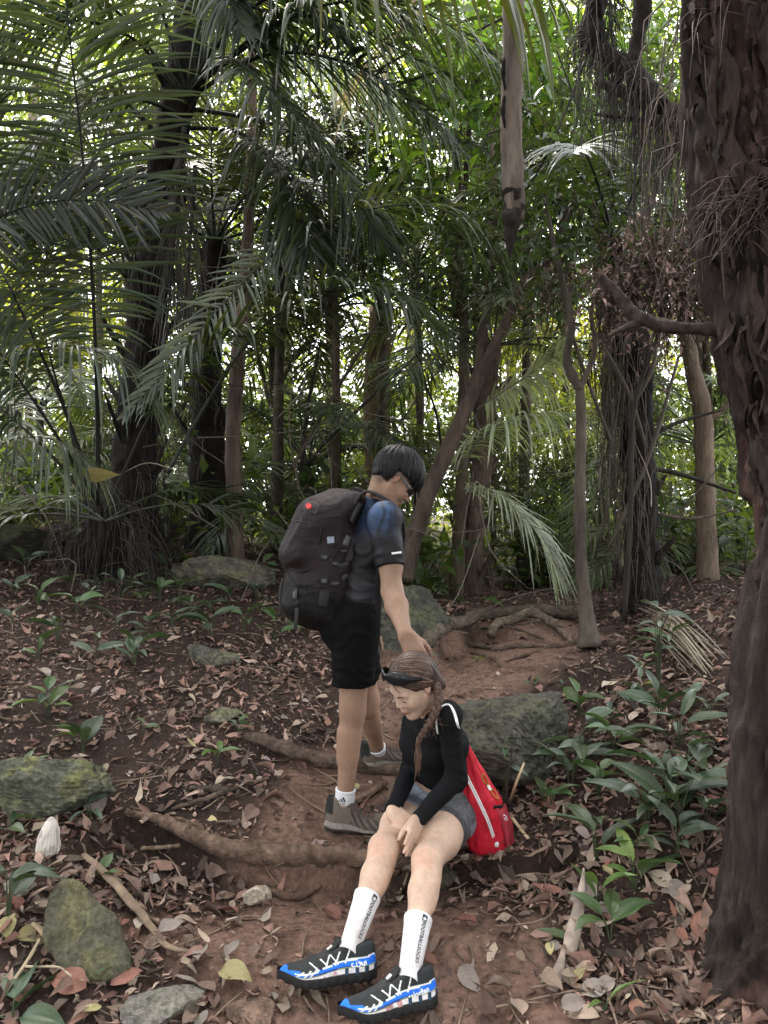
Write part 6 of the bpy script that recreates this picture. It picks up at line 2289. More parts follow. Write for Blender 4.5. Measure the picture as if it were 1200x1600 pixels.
sapling('tree', 'rough brown trunk standing between palms beside the peeling tree', [
    [(1108, 985, 6.8), (1106, 900, 6.8), (1102, 780, 6.8), (1098, 650, 6.8), (1085, 590, 6.8), (1072, 520, 6.8), (1060, 420, 6.8)],
    [(1100, 660, 6.8), (1130, 640, 6.75), (1160, 600, 6.7)]], [[.115, .095, .085, .085, .075, .065, .05], [.03, .025, .015]], (.13, .095, .07), 830,
    [E(1060, 330, 6.8, .9, .8, .7)], 150, .09, tw=.4, col=(.05, .08, .03))
sapling('tree', 'straight slim reddish trunk beside the shaggy palm', [
    [(368, 885, 6.9), (366, 780, 6.9), (364, 680, 6.9), (372, 560, 6.9), (384, 440, 6.95), (392, 250, 7.0), (395, 60, 7.0)]], [[.09, .075, .072, .07, .06, .05, .04]], (.115, .082, .066), 840)
sapling('tree', 'stout brown trunk far behind the standing person\'s head', [
    [(590, 960, 10.5), (592, 760, 10.5), (588, 640, 10.5), (596, 480, 10.5)]], [[.22, .2, .19, .17]], (.15, .10, .07), 850)
sapling('hanging_trunk', 'dead grey trunk with a broken rotten end hanging from the canopy', [
    [(800, -500, 4.6), (802, -80, 4.5), (803, 60, 4.5), (799, 180, 4.5), (802, 290, 4.5), (804, 345, 4.5)]], [[.07, .068, .066, .066, .068, .058]], (.16, .125, .105), 860, cat='dead trunk')
ht = bpy.data.objects['hanging_trunk']
V, Q, T = tube(PP([(803, 300, 4.49), (801, 335, 4.49), (799, 365, 4.49), (796, 402, 4.5)]), [.060, .055, .036, .006], 30, 16, rough=.4, freq=20, seed=3)
part('rotten_end', V, [Q, T], M_BARKD, ht, C=A(.03, .024, .021))
for kx, (y0, y1) in enumerate([(90, 140), (150, 200)]):
    V, Q = strap([P(788, y0, 4.44), P(786, (y0 + y1) / 2, 4.435), P(789, y1, 4.44)], [.015, .03, .01], .004, A(-.6, -1, 0), 10)
    V = V + .004 * np.stack([fbm(V * 40, 2, kx), fbm(V * 40, 2, kx + 9), V[:, 0] * 0], 1)
    part('rotten_patch', V, [Q], M_BARKD, ht, C=A(.02, .016, .014))
for kx, (x, y, x2, y2) in enumerate([(800, 22, 745, 48), (796, 198, 760, 210)]):
    V, Q, T = tube([P(x, y, 4.5), P(x2, y2, 4.5)], [.012, .005], 6, 6)
    part('twig_stub', V, [Q, T], M_BARK, ht, C=A(.06, .05, .042))

# broad-leaved trees behind
def leafy(label, blobs, ntw, seed, size, tr, col, trc=(.09, .07, .05), far=False, **k):
    c0 = np.array(blobs)[:, :3].mean(0)
    g0 = A(c0[0], c0[1], ground_z(c0[0], c0[1])[0])
    t = thing('leafy_tree', label, 'tree', g0)
    trunk(t, [g0 - A(0, 0, .1), g0 + (c0 - g0) * .5 + A(.08, 0, 0), c0], [tr, tr * .8, tr * .4], M_BARK, trc, 10, 24, .15, seed)
    for b in blobs:
        mid = c0 * .5 + np.array(b[:3]) * .5 - A(0, 0, .15)
        V, Q, T = tube([g0 + (c0 - g0) * .6, mid, np.array(b[:3])], [tr * .5, tr * .35, tr * .15], 12, 7)
        part('limb', V, [Q, T], M_BARK, t, C=A(*trc) * .8)
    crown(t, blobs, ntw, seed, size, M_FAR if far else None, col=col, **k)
leafy('leafy tree with glossy oval leaves lit through from behind the hanging trunk', [E(720, 200, 7.4, .9, .8, .9), E(660, 330, 7.6, .6, .7, .6), E(760, 80, 7.4, 1.0, .9, .7)], 330, 901, .17, .07, (.055, .105, .028), tw=.55, per=8, yellow=.45)
leafy('leafy tree with dense fine dark foliage between the palm crowns', [E(450, 260, 7.6, .75, .8, .75), E(530, 350, 7.8, .7, .7, .6), E(560, 220, 7.8, .7, .8, .6)], 620, 902, .075, .05, (.022, .03, .015), tw=.35, per=10, yellow=.05)
leafy('leafy tree with mid green crown right behind the thin sapling\'s fork', [E(900, 250, 8.2, 1.0, .9, .9), E(960, 380, 8.4, .9, .8, .6), E(880, 110, 8.4, 1.1, .9, .7), E(1010, 200, 8.6, .9, .9, .9)], 620, 903, .12, .08, (.045, .08, .025), tw=.5, yellow=.35)
leafy('leafy bush with dark leaves low behind the crest of roots', [E(900, 800, 8.8, .9, .6, .7), E(830, 740, 9.0, .7, .6, .5), E(960, 860, 8.6, .6, .5, .5)], 420, 904, .085, .05, (.028, .048, .018), tw=.4, yellow=.2)
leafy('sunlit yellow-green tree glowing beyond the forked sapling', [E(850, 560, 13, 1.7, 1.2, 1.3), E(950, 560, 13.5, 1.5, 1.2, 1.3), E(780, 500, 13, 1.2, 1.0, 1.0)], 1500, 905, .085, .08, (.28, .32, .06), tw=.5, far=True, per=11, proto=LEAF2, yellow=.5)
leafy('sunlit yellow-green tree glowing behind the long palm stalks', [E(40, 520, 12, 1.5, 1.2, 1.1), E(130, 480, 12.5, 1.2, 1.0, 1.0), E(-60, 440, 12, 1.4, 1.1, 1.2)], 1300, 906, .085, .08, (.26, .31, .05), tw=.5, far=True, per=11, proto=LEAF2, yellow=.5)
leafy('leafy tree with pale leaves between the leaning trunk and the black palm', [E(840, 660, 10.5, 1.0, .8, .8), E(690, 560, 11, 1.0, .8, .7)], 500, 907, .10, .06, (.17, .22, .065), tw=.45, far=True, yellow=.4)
leafy('leafy tree crown behind the matted fibres of the peeling trunk', [E(1060, 380, 7.5, .7, .7, .7), E(1130, 560, 8.0, .9, .7, .9), E(1090, 200, 7.8, .9, .8, .8)], 480, 908, .10, .06, (.05, .085, .03), tw=.45, yellow=.35)
leafy('leafy tree crown high over the old palm', [E(250, 100, 10, 1.6, 1.2, 1.2), E(60, 180, 10, 1.5, 1.2, 1.2), E(400, 60, 10.5, 1.3, 1.2, 1.0)], 800, 909, .13, .09, (.05, .075, .028), tw=.6, yellow=.4)
leafy('leafy tree crown filling the gap above the shaggy palm', [E(420, 480, 9.6, .9, .7, .8), E(330, 420, 9.8, .8, .7, .8), E(520, 560, 9.8, .8, .7, .6)], 520, 910, .10, .06, (.045, .062, .026), tw=.45, yellow=.2)

for kx, (px, py, Y) in enumerate([(150, 690, 11.5), (330, 690, 12), (470, 700, 12.5), (600, 690, 13), (720, 710, 12), (1010, 700, 12), (540, 760, 11), (250, 770, 11.5), (1110, 760, 11), (820, 800, 12)]):
    leafy('soft green leafy bush far behind ' + ('the long dark palm stalks', 'the slim reddish trunk', 'the low spreading palm', 'the bowed head of the standing person', 'the leaning forked tree', 'the black palm stem', 'the standing person\'s backpack', 'the shaggy palm stem', 'the rough brown trunk', 'the crest of exposed roots')[kx], [E(px, py, Y, 1.1, .7, .9), E(px + 60, py - 60, Y + .5, .9, .6, .7)], 330, 980 + kx, .13, .04, (.11, .15, .045), tw=.5, per=10, proto=LEAF2, yellow=.35)
    bpy.data.objects['leafy_tree.%03d' % (10 + kx)]['group'] = 'soft green bushes behind the palms'
# unseen broad-crowned trees, added out of view to shade the trail
for kx, (x, y, z, bl) in enumerate([(-4.2, -2.5, 7.2, [(-4, -2, 7.4, 3.0, 2.6, 1.2), (-2, 0, 7.8, 2.4, 2.2, 1.0)]), (4.0, -3.0, 7.4, [(4, -2.6, 7.6, 3.0, 2.6, 1.2), (2, .4, 8.0, 2.4, 2.2, 1.0)]),
                                   (.3, -6.5, 7.0, [(0, -6, 7.0, 3.4, 2.6, 1.6)]), (-6.5, 2.5, 7.0, [(-6, 2.4, 7.4, 2.8, 2.6, 1.6), (-4, 3.6, 8.2, 2.2, 2.0, 1.0)]), (6.5, 2.0, 7.2, [(5.6, 2, 7.4, 2.8, 2.6, 1.6), (3.8, 3.8, 8.2, 2.0, 1.8, 1.0)]),
                                   (-7.5, -4.5, 5.0, [(-7, -4.5, 4.6, 2.6, 2.8, 2.6)]), (7.5, -4.0, 5.0, [(7, -4, 4.6, 2.6, 2.8, 2.6)]), (0, -9.5, 4.0, [(0, -9.5, 3.6, 4.6, 1.6, 2.6)])]):
    leafy('tall unseen broad-crowned tree added to shade the trail', [list(b) for b in bl], 620, 960 + kx, .30, .16, (.05, .08, .03), tw=1.1, per=9, proto=LEAF2, yellow=.2)
    bpy.data.objects['leafy_tree.%03d' % (20 + kx)]['group'] = 'unseen broad-crowned trees shading the trail'

leafy('leafy tree crown closing the canopy above the hanging trunk', [E(820, 50, 9.6, 1.5, 1.0, 1.0), E(980, 110, 9.8, 1.2, 1.0, 1.0), E(640, 50, 9.6, 1.3, 1.0, .9)], 760, 911, .14, .08, (.05, .085, .028), tw=.6, yellow=.3)
# a branch of dried brown leaves hanging beside the peeling tree
for kx, (lab, bl, nt, sz) in enumerate([
    ('cluster of withered pinkish brown leaves hanging over the broken branch', [E(1005, 400, 4.5, .26, .2, .28), E(1050, 460, 4.5, .26, .2, .22), E(960, 440, 4.5, .16, .2, .16), E(1075, 385, 4.5, .16, .2, .22)], 330, .05),
    ('small cluster of withered brown leaves above the thin sapling', [E(868, 420, 5.4, .16, .15, .22)], 60, .05)]):
    dl = thing('withered_branch', lab, 'dead leaves', P(1010 if kx == 0 else 868, 350, 4.5))
    c0 = np.array(bl)[:, :3]
    V, Q, T = tube([c0[0] + A(.1, 0, .5), c0[0] + A(.02, 0, .2), c0[0], c0[-1] + A(.05, 0, -.1)], [.02, .016, .012, .005], 20, 6)
    part('branch', V, [Q, T], M_BARK, dl, C=A(.06, .045, .038))
    l_, t_w = sprays(bl, nt, 950 + kx, sz, tw=.22, per=8, droop=.9, col=(.20, .135, .115), cj=.35, yellow=0, shell=.7)
    l_.part('leaves', M_DEAD, dl, kind='stuff')
    t_w.part('twigs', M_BARK, dl, kind='stuff')

# lianas and thin stems crossing the view: (pixels, distance, radius)
for kx, (pl, Y, r_) in enumerate([
    ([(795, 20), (720, 70), (600, 165)], 6.0, .006), ([(800, 120), (740, 260), (650, 420)], 6.2, .007), ([(940, 30), (860, 230), (800, 330)], 4.8, .008),
    ([(1040, 60), (1010, 300), (995, 520)], 5.0, .008), ([(985, 60), (992, 250), (990, 480)], 5.2, .012), ([(840, 560), (780, 700), (700, 800)], 8.0, .010),
    ([(455, 735), (520, 620), (600, 488)], 7.2, .020), ([(478, 725), (560, 640), (690, 520)], 7.2, .018), ([(470, 735), (480, 640), (500, 540)], 7.4, .022), ([(565, 760), (640, 640), (700, 560)], 8.0, .010),
    ([(975, 975), (985, 800), (990, 640), (1030, 520)], 5.6, .022), ([(1000, 690), (1060, 660), (1130, 640)], 6.0, .018), ([(1010, 800), (1080, 810), (1150, 797)], 6.0, .014), ([(1000, 730), (1060, 740), (1150, 770)], 6.2, .022),
    ([(690, 700), (680, 640), (660, 590)], 8.5, .018), ([(1020, 860), (1080, 780), (1150, 700)], 6.1, .007), ([(870, 80), (930, 220), (1040, 330)], 5.5, .007),
]):
    pts = [P(a, b, Y) for a, b in pl]
    V, Q, T = tube(pts, [r_, r_ * .9, r_ * .6] if len(pl) == 3 else [r_, r_, r_ * .9, r_ * .7], 18, 7, rough=.1)
    vl = ('thick' if r_ > .015 else 'thin') + (' dark' if kx % 3 else ' brown') + (' bare stalk leaning' if pl[0][1] > 450 else ' vine hanging') + ' across the foliage'
    solo('liana', V, [Q, T], M_BARK, vl, 'vine', group='group of ' + vl, C=A(.035, .03, .024) if kx % 3 else A(.08, .065, .05))

# brushwood: thin bare twigs and stems tangled through the middle distance
rt_ = np.random.default_rng(31)
bw = MB()
for kx in range(420):
    Y = 5.2 + 5 * rt_.random()
    x = (rt_.random() * 2 - 1) * Y * .55
    z = ground_z(x, Y)[0] + 3.2 * rt_.random() ** 1.6
    d = nrm(A(rt_.normal() * .8, rt_.normal() * .3, rt_.normal() * .8 + .3))
    l = .25 + .8 * rt_.random()
    p = A(x, Y, z)
    V, Q, T = tube([p, p + d * l * .5 + rt_.normal(size=3) * .05, p + d * l + rt_.normal(size=3) * .08 + A(0, 0, -.06)], [.005, .0042, .002], 7, 4, caps=False)
    bw.add(V, Q, None, A(.13, .105, .085) * (.25 + 1.2 * rt_.random()))
tag(bw.part('brushwood', M_STRAW), 'tangle of thin bare twigs threading through the palms', 'twigs', kind='stuff')

# ---------------------------------------------------------------- the far wood
rf = np.random.default_rng(77)
fmb = MB()
nC = 1800
cz = rf.random(nC) ** 1.6
Yc = 15 + 11 * rf.random(nC)
Xc = (rf.random(nC) * 2 - 1) * (Yc * .62 + 2)
cz[:520] = .45 + .55 * rf.random(520)
Zc = .1 + cz * (Yc * .78)
per = 62
cc = np.repeat(np.stack([Xc, Yc, Zc], 1), per, 0)
spread = np.repeat((.5 + .6 * rf.random(nC)), per)[:, None]
pos = cc + rf.normal(size=cc.shape) * spread * A(.9, .7, .6)
m = len(pos)
tone = np.repeat(.6 + .9 * rf.random(nC), per)[:, None]
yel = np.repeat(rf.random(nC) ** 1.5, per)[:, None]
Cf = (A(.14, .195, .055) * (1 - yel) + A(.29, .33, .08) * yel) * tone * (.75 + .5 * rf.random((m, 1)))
Rf = rot_from(np.tile(A(0, -.4, .8), (m, 1)), rf.random(m) * 6.28, .55, rf)
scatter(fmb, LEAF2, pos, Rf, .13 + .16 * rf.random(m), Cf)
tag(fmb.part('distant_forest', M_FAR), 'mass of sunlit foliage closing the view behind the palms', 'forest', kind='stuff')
for kx, (px, Y, r_) in enumerate([(520, 14, .12), (660, 15, .14), (800, 16, .13), (450, 17, .2), (900, 15, .1), (1020, 16, .16), (130, 14, .16), (1130, 14, .14), (300, 16, .18), (20, 15, .15)]):
    x = (px - 600) / FPX * Y
    g_ = ground_z(x, Y)[0]
    V, Q, T = tube([(x, Y, g_ - .2), (x + rf.normal() * .2, Y, g_ + 4), (x + rf.normal() * .6, Y, g_ + 9)], [r_, r_ * .85, r_ * .6], 20, 9, rough=.1)
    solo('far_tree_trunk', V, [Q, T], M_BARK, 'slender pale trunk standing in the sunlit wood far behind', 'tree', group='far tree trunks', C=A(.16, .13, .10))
# ---------------------------------------------------------------- rocks
def rock_mesh(seed, sz, n=84, m=54, cuts=16, rough=.05):
    rng = np.random.default_rng(seed)
    u = np.linspace(0, 2 * np.pi, n, endpoint=False)
    v = np.linspace(.02, np.pi - .02, m)
    D = np.stack([np.outer(np.sin(v), np.cos(u)), np.outer(np.sin(v), np.sin(u)), np.outer(np.cos(v), np.ones(n))], -1).reshape(-1, 3)
    pl = nrm(rng.normal(size=(cuts, 3)))
    h = .56 + .44 * rng.random(cuts)
    dots = D @ pl.T
    r = np.where(dots > .15, h / np.maximum(dots, .15), 9)
    r = -np.log(np.exp(-r * 60).sum(1) + 1e-60) / 60
    r = np.clip(r, .35, 1.25)
    r = r * (1 + rough * fbm(D * 3.2, 4, seed) + .5 * rough * (1 - 2 * np.abs(vnoise(D * 7, seed + 3))) + .35 * rough * vnoise(D * 20, seed + 5) + .22 * rough * vnoise(D * 46, seed + 6))
    V = D * r[:, None] * A(*sz)
    i = np.arange(m - 1)[:, None] * n
    j = np.arange(n)[None]
    k = (j + 1) % n
    Q = np.stack([i + j, i + n + j, i + n + k, i + k], -1).reshape(-1, 4)
    top, bot = len(V), len(V) + 1
    V = np.concatenate([V, [V[:n].mean(0)], [V[-n:].mean(0)]])
    T = [[top, q, (q + 1) % n] for q in range(n)] + [[bot, (m - 1) * n + (q + 1) % n, (m - 1) * n + q] for q in range(n)]
    return V, Q, np.array(T)

def rock(label, px, py, sz, seed, yaw=0.0, sink=.3, col=(.13, .125, .105), tilt=(0, 0), moss=.5, cuts=16, rough=.06, mossc=(.11, .12, .035), stone=None, name='rock', dy=0.0):
    g = G(px, py) + A(0, dy, 0)
    g[2] = ground_z(g[0], g[1])[0]
    V, Q, T = rock_mesh(seed, sz, cuts=cuts, rough=rough)
    R = np.array(Matrix.Rotation(yaw, 3, 'Z') @ Matrix.Rotation(tilt[0], 3, 'X') @ Matrix.Rotation(tilt[1], 3, 'Y'))
    V = V @ R.T
    V = V + g + A(0, 0, -V[:, 2].min() - sink * (V[:, 2].max() - V[:, 2].min()))
    nn = fbm(V * 9, 4, seed)[:, None]
    n2 = fbm(V * 30, 3, seed + 1)[:, None]
    C = A(*col) * (1 + .3 * nn + .25 * n2)
    up = sstep(.1, .55, ((V - V.mean(0)) / (V.max(0) - V.min(0)))[:, 2] * 1.6 + .35 * nn[:, 0])[:, None]
    mm = np.clip(sstep(-.1, .5, nn + .9 * n2) * moss * (.4 + .8 * up), 0, 1)
    C = C * (1 - mm) + A(*mossc) * (1 + .4 * n2) * mm
    return solo(name, V, [Q, T], stone or M_STONE, label, 'rock', C=np.clip(C, .01, 1), smooth=False)
M_STONE = mat('stone', rough=.95, spec=.12, var=.5, vscale=60, bump=1.0, bscale=45, dark=((.035, .033, .028), 22, .5))
rock('large dark mossy boulder behind the seated person\'s red bag', 800, 1268, (.34, .27, .19), 3, .3, .22, (.10, .095, .078), moss=.4, cuts=11, rough=.09, mossc=(.085, .088, .045), dy=.28)
rock('mossy yellow-green rock jutting from the bank above the mushroom', 70, 1275, (.25, .17, .115), 12, .3, .25, (.13, .13, .10), (.1, .15), moss=.7, mossc=(.17, .17, .07), cuts=14, rough=.10, dy=.10)
# a flat slab leaning on the bank: a many-sided plate with real thickness
def slab(label, outline, foot, nrm_, th, seed, col):
    n0 = nrm(A(*nrm_))
    p0 = G(*foot) + n0 * .03
    pts = []
    for x, y in outline:
        d = A((x - 600) / FPX, 1, -(y - 800) / FPX)
        o = A(0, 0, CAM_Z)
        pts.append(o + d * ((p0 - o) @ n0) / (d @ n0))
    pts = np.array(pts)
    k0 = len(pts)
    pts = np.concatenate([np.linspace(pts[i], pts[(i + 1) % k0], 10, endpoint=False) for i in range(k0)])
    pts = pts + .006 * np.stack([fbm(pts * 18, 3, seed), fbm(pts * 18, 3, seed + 1), fbm(pts * 18, 3, seed + 2)], 1)
    k0 = len(pts)
    c = pts.mean(0)
    rings = [pts - n0 * th, pts - n0 * .018, pts * .975 + c * .025 - n0 * .004]
    for f in (.9, .75, .55, .35, .15):
        q = pts * f + c * (1 - f)
        rings.append(q + n0 * (.006 * fbm(q * 14, 4, seed + 4) + .004)[:, None])
    V = np.concatenate(rings + [[c + n0 * .004]])
    m = len(rings)
    i = np.arange(m - 1)[:, None] * k0
    j = np.arange(k0)[None]
    k = (j + 1) % k0
    Q = np.stack([i + j, i + k, i + k0 + k, i + k0 + j], -1).reshape(-1, 4)
    T = [[m * k0, (m - 1) * k0 + q, (m - 1) * k0 + (q + 1) % k0] for q in range(k0)]
    nn = fbm(V * 10, 4, seed)[:, None]
    n2 = fbm(V * 34, 3, seed + 1)[:, None]
    C = A(*col) * (1 + .25 * nn + .2 * n2)
    mm = sstep(.15, .6, nn + .5 * n2) * .5
    C = C * (1 - mm) + A(.15, .145, .06) * mm
    ringc = pts[:].mean(0) + (pts[0] - c) * .12
    w = sstep(.006, .002, np.abs(np.linalg.norm(V - ringc, axis=1) - .026))[:, None]
    C = C * (1 - .6 * w) + A(.26, .25, .12) * .6 * w
    return solo('rock', V, [Q, T], M_STONE, label, 'rock', C=np.clip(C, .01, 1))
slab('flat angular slab with a lichen ring leaning in the leaves near the trail', [(72, 1398), (98, 1366), (124, 1376), (152, 1402), (176, 1424), (196, 1472), (206, 1508), (178, 1530), (120, 1532), (88, 1512), (62, 1460)], (130, 1528), (.06, -.72, .69), .07, 5, (.105, .098, .070))
rock('grey boulder half buried before the slim reddish trunk', 335, 905, (.40, .3, .2), 31, .2, .45, (.12, .11, .092), moss=.3, cuts=14)
rock('mossy grey boulder on the bank behind the standing person', 640, 1015, (.36, .3, .25), 41, .5, .45, (.075, .072, .06), moss=.3, cuts=10, dy=.25)
rock('dark rock lying under the palm stalks', 10, 870, (.4, .3, .2), 51, .4, .3, (.05, .047, .04), moss=.2)
rock('low grey rock at the foot of the leaf bank', 250, 1602, (.12, .08, .045), 61, .3, .3, (.17, .155, .14), moss=.15, dy=.03)
rock('pale cream stone lying by the small trail root', 400, 1412, (.052, .04, .03), 71, .5, .12, (.52, .44, .36), (.2, .3), moss=.0, cuts=10, rough=.04, name='stone')
rock('grey stone set in the leaf bank above the trail', 330, 1032, (.16, .1, .08), 81, .1, .4, (.12, .115, .095), moss=.3)
rock('small square stone on the bank below the grey stone', 350, 1120, (.09, .07, .05), 91, .6, .4, (.14, .125, .10), moss=.3)
rock('pinkish stone beside the hiking shoe heel', 500, 1322, (.032, .026, .018), 94, .6, .3, (.30, .22, .19), moss=0, name='stone')
rock('pale rounded stone beside the lichen slab', 28, 1402, (.05, .04, .035), 95, .6, .2, (.34, .30, .25), moss=0, name='stone')
rock('dark rock under the seated person\'s knees', 690, 1385, (.06, .05, .035), 97, .6, .35, (.09, .075, .06), moss=0.1)
rock('flat brown rock in the trail before the blue shoes', 400, 1592, (.07, .09, .03), 98, .2, .45, (.16, .105, .08), moss=0)

# ---------------------------------------------------------------- roots and sticks on the trail
def root(label, pl, r, seed, lift=.4, col=(.15, .10, .075), name='tree_root', cat='root', m=None, seg=14, rough=.16, onground=True):
    pts = []
    for (a, b), rr in zip(pl, r):
        p = G(a, b)
        p[2] = ground_z(p[0], p[1])[0] + rr * lift
        pts.append(p)
    rg = np.random.default_rng(seed + 70)
    pts = [p + rg.normal(size=3) * rr * A(.35, .35, .2) for p, rr in zip(pts, r)]
    V, Q, T = tube(pts, r, len(pl) * 20, seg + 8, rough=rough * 1.5, seed=seed, freq=17)
    V = V + .003 * np.stack([vnoise(V * 70, seed + 1), vnoise(V * 70, seed + 2), vnoise(V * 70, seed + 3)], 1)
    nn = fbm(V * 16, 3, seed)[:, None] + .6 * fbm(V * 60, 2, seed + 5)[:, None]
    return solo(name, V, [Q, T], m or M_ROOT, label, cat, C=np.clip(A(*col) * (1 + .35 * nn), .01, 1))
root('thick pale root forming a step across the trail below the hiking shoe', [(196, 1274), (240, 1285), (290, 1306), (340, 1332), (390, 1345), (450, 1346), (520, 1346), (580, 1352), (640, 1352)], [.010, .021, .028, .034, .036, .037, .037, .034, .028], 1, .55)
root('short root joining the pale step root at its thin end', [(205, 1266), (250, 1278), (300, 1290), (330, 1312)], [.006, .009, .010, .008], 2, .6)
root('dark root crossing the trail behind the near hiking shoe', [(372, 1152), (410, 1160), (450, 1174), (490, 1188), (530, 1203), (590, 1212), (650, 1210)], [.016, .030, .032, .033, .032, .030, .022], 3, .6, (.12, .085, .066))
root('small curved root poking out beside the pale stone', [(415, 1392), (440, 1402), (468, 1406), (498, 1390)], [.010, .015, .017, .012], 4, .6, (.15, .095, .072))
root('big curved root along the bank behind the bowed heads', [(655, 1030), (672, 1005), (695, 990), (722, 978), (742, 973)], [.045, .05, .052, .05, .045], 5, .8, (.13, .10, .078))
root('long straight root lying along the crest of the trail', [(735, 972), (780, 967), (840, 966), (900, 968), (925, 975)], [.05, .055, .055, .05, .04], 6, .8, (.085, .066, .052))
root('arched root springing over the crest hollow', [(765, 1008), (780, 992), (800, 978), (830, 972), (855, 975), (878, 992), (893, 1008)], [.03, .034, .036, .036, .03, .024, .016], 7, 1.6, (.14, .105, .08))
root('thin root running level below the arched root', [(730, 1008), (775, 1016), (820, 1014), (850, 1012)], [.012, .018, .016, .010], 8, .7, (.12, .088, .068))
root('short crooked root on the clay under the thin level root', [(735, 1022), (755, 1026), (775, 1032), (782, 1044)], [.008, .012, .012, .006], 9, .7, (.13, .092, .07))
root('thin straight root crossing the crest hollow', [(750, 985), (800, 992), (850, 1003)], [.008, .010, .007], 10, 2.0, (.09, .07, .055))
root('root reaching from the forked sapling down the clay', [(915, 1005), (870, 1012), (830, 1022), (790, 1035)], [.03, .018, .012, .006], 11, .5, (.13, .09, .07))
root('straight barked stick lying between the two hiking shoes', [(548, 1262), (580, 1246), (604, 1230)], [.014, .016, .015], 12, .9, (.18, .12, .09), 'stick', 'stick', rough=.06)
root('slender stick lying above the pale step root', [(270, 1268), (340, 1246), (418, 1218)], [.008, .011, .008], 13, 1.0, (.11, .08, .062), 'stick', 'stick', rough=.08)
root('short pale stick under the pale step root', [(222, 1330), (250, 1328), (282, 1326)], [.007, .009, .007], 14, 1.0, (.28, .20, .14), 'stick', 'stick', rough=.05)
root('root stub standing behind the seated person\'s elbow', [(640, 1180), (632, 1150), (628, 1120)], [.02, .018, .012], 15, 1.0, (.17, .12, .095))
root('brown twig on the leaf bank behind the dark root', [(300, 1236), (345, 1240), (362, 1244)], [.012, .016, .01], 16, .8, (.07, .052, .042))

def ribbon(label, pl, w, seed, col, name='dry_stalk', cat='stalk', lift=.01, th=.004, zs=None):
    pts = []
    for q, (a, b) in enumerate(pl):
        p = G(a, b)
        p[2] = ground_z(p[0], p[1])[0] + lift + (zs[q] if zs else 0)
        pts.append(p)
    V, Q = strap(pts, w, th, A(.1, -.3, 1), len(pl) * 9)
    V = V + .003 * np.stack([fbm(V * 18, 2, seed), fbm(V * 18, 2, seed + 1), fbm(V * 18, 2, seed + 2)], 1)
    return solo(name, V, [Q], M_STRAW, label, cat, C=np.clip(A(*col) * (1 + .25 * fbm(V * A(30, 30, 30), 2, seed))[:, None], .01, 1))
ribbon('long split palm stalk lying past the lichen slab', [(130, 1352), (180, 1400), (235, 1462), (262, 1490), (318, 1502)], [.02, .03, .032, .024, .006], 1, (.19, .135, .095), zs=[.03, .03, .02, .012, .01])
ribbon('pale straw leaning over the yellow leaves', [(8, 1562), (40, 1520), (64, 1490)], .010, 2, (.36, .28, .19), zs=[0, .01, .03])
ribbon('thin bleached straw crossing below the lichen slab', [(40, 1524), (90, 1530), (112, 1540)], .006, 3, (.38, .30, .22), zs=[.01, .015, .01])
ribbon('tan curl of dry bark on the leaves by the slab', [(52, 1462), (72, 1478), (92, 1494)], [.012, .03, .01], 4, (.30, .21, .14), zs=[.03, .02, .005])
ribbon('bleached frayed palm sheath standing in the soil by the peeling trunk', [(888, 1500), (898, 1470), (908, 1440), (912, 1420)], [.045, .05, .03, .006], 5, (.27, .215, .18), zs=[0, .03, .08, .12])
ribbon('dry grey leaf base lying below the frayed sheath', [(862, 1560), (872, 1530), (880, 1500)], [.03, .034, .012], 6, (.24, .19, .16), zs=[.005, .01, .02])
V, Q, T = tube([G(797, 1252) + A(0, 0, 0), P(806, 1225, 2.95), P(819, 1192, 2.98)], [.006, .006, .004], 10, 7)
solo('dry_stalk', V, [Q, T], M_STRAW, 'upright pale cane standing beside the red bag', 'stalk', C=A(.42, .32, .20))
ribbon('split pale cane lying on leaves beside the red bag', [(800, 1292), (812, 1305), (826, 1322)], .014, 8, (.36, .27, .18), zs=[.02, .015, .01])
# heap of dry palm leaf strips on the right-hand bank
hp = thing('fallen_palm_frond', 'fallen dry palm frond of straw strips on the bank by the peeling trunk', 'dead frond', G(1060, 1040))
rq = np.random.default_rng(12)
for kx in range(34):
    x0, y0 = 990 + 40 * rq.random(), 955 + 40 * rq.random()
    x1, y1 = x0 + 75 + 45 * rq.random(), y0 + 40 + 40 * rq.random()
    a_, b_ = G(x0, y0), G(min(x1, 1150), y1)
    m_ = (a_ + b_) / 2
    h_ = .03 + .10 * rq.random()
    V, Q = strap([a_ + A(0, 0, h_), m_ + A(0, 0, h_ + .03), b_ + A(0, 0, h_ * .3 + .01)], [.008, .022, .006], .0015, A(.1, -.5, 1), 12)
    part('leaf_strip', V, [Q], M_STRAW, hp, C=A(.26, .205, .155) * (.5 + .8 * rq.random()))

# ---------------------------------------------------------------- shaggy white mushroom
mg = G(74, 1336) - A(0, 0, .012)
mu = thing('mushroom', 'shaggy white mushroom with a grooved bell cap', 'mushroom', mg)
V, Q, T = tube([mg + A(.004, 0, -.01), mg + A(.002, 0, .03), mg + A(-.002, 0, .07)], [.011, .009, .008], 12, 10, rough=.1)
part('stem', V, [Q, T], M_CORD, mu, C=A(.40, .30, .23))
n_, s_ = 30, 72
th = np.linspace(0, 2 * np.pi, s_, endpoint=False)
pr = [(t, .041 * np.sin(np.pi * (t * .56 + .0004)) ** .6 * (1 if t < .96 else .9)) for t in np.linspace(0, 1, n_)]
V = np.concatenate([mg + A(-.002 + .016 * (1 - t), 0, .155 - .135 * t) + np.stack([np.cos(th), np.sin(th), 0 * th], 1) * (r_ * (1 + .07 * np.sin(th * 18 + 4 * t) * t + .16 * vnoise(np.stack([np.cos(th) * 2 + t, np.sin(th) * 2, th * 0 + t * 4], 1), 4)))[:, None] for t, r_ in pr])
i = np.arange(n_ - 1)[:, None] * s_
j = np.arange(s_)[None]
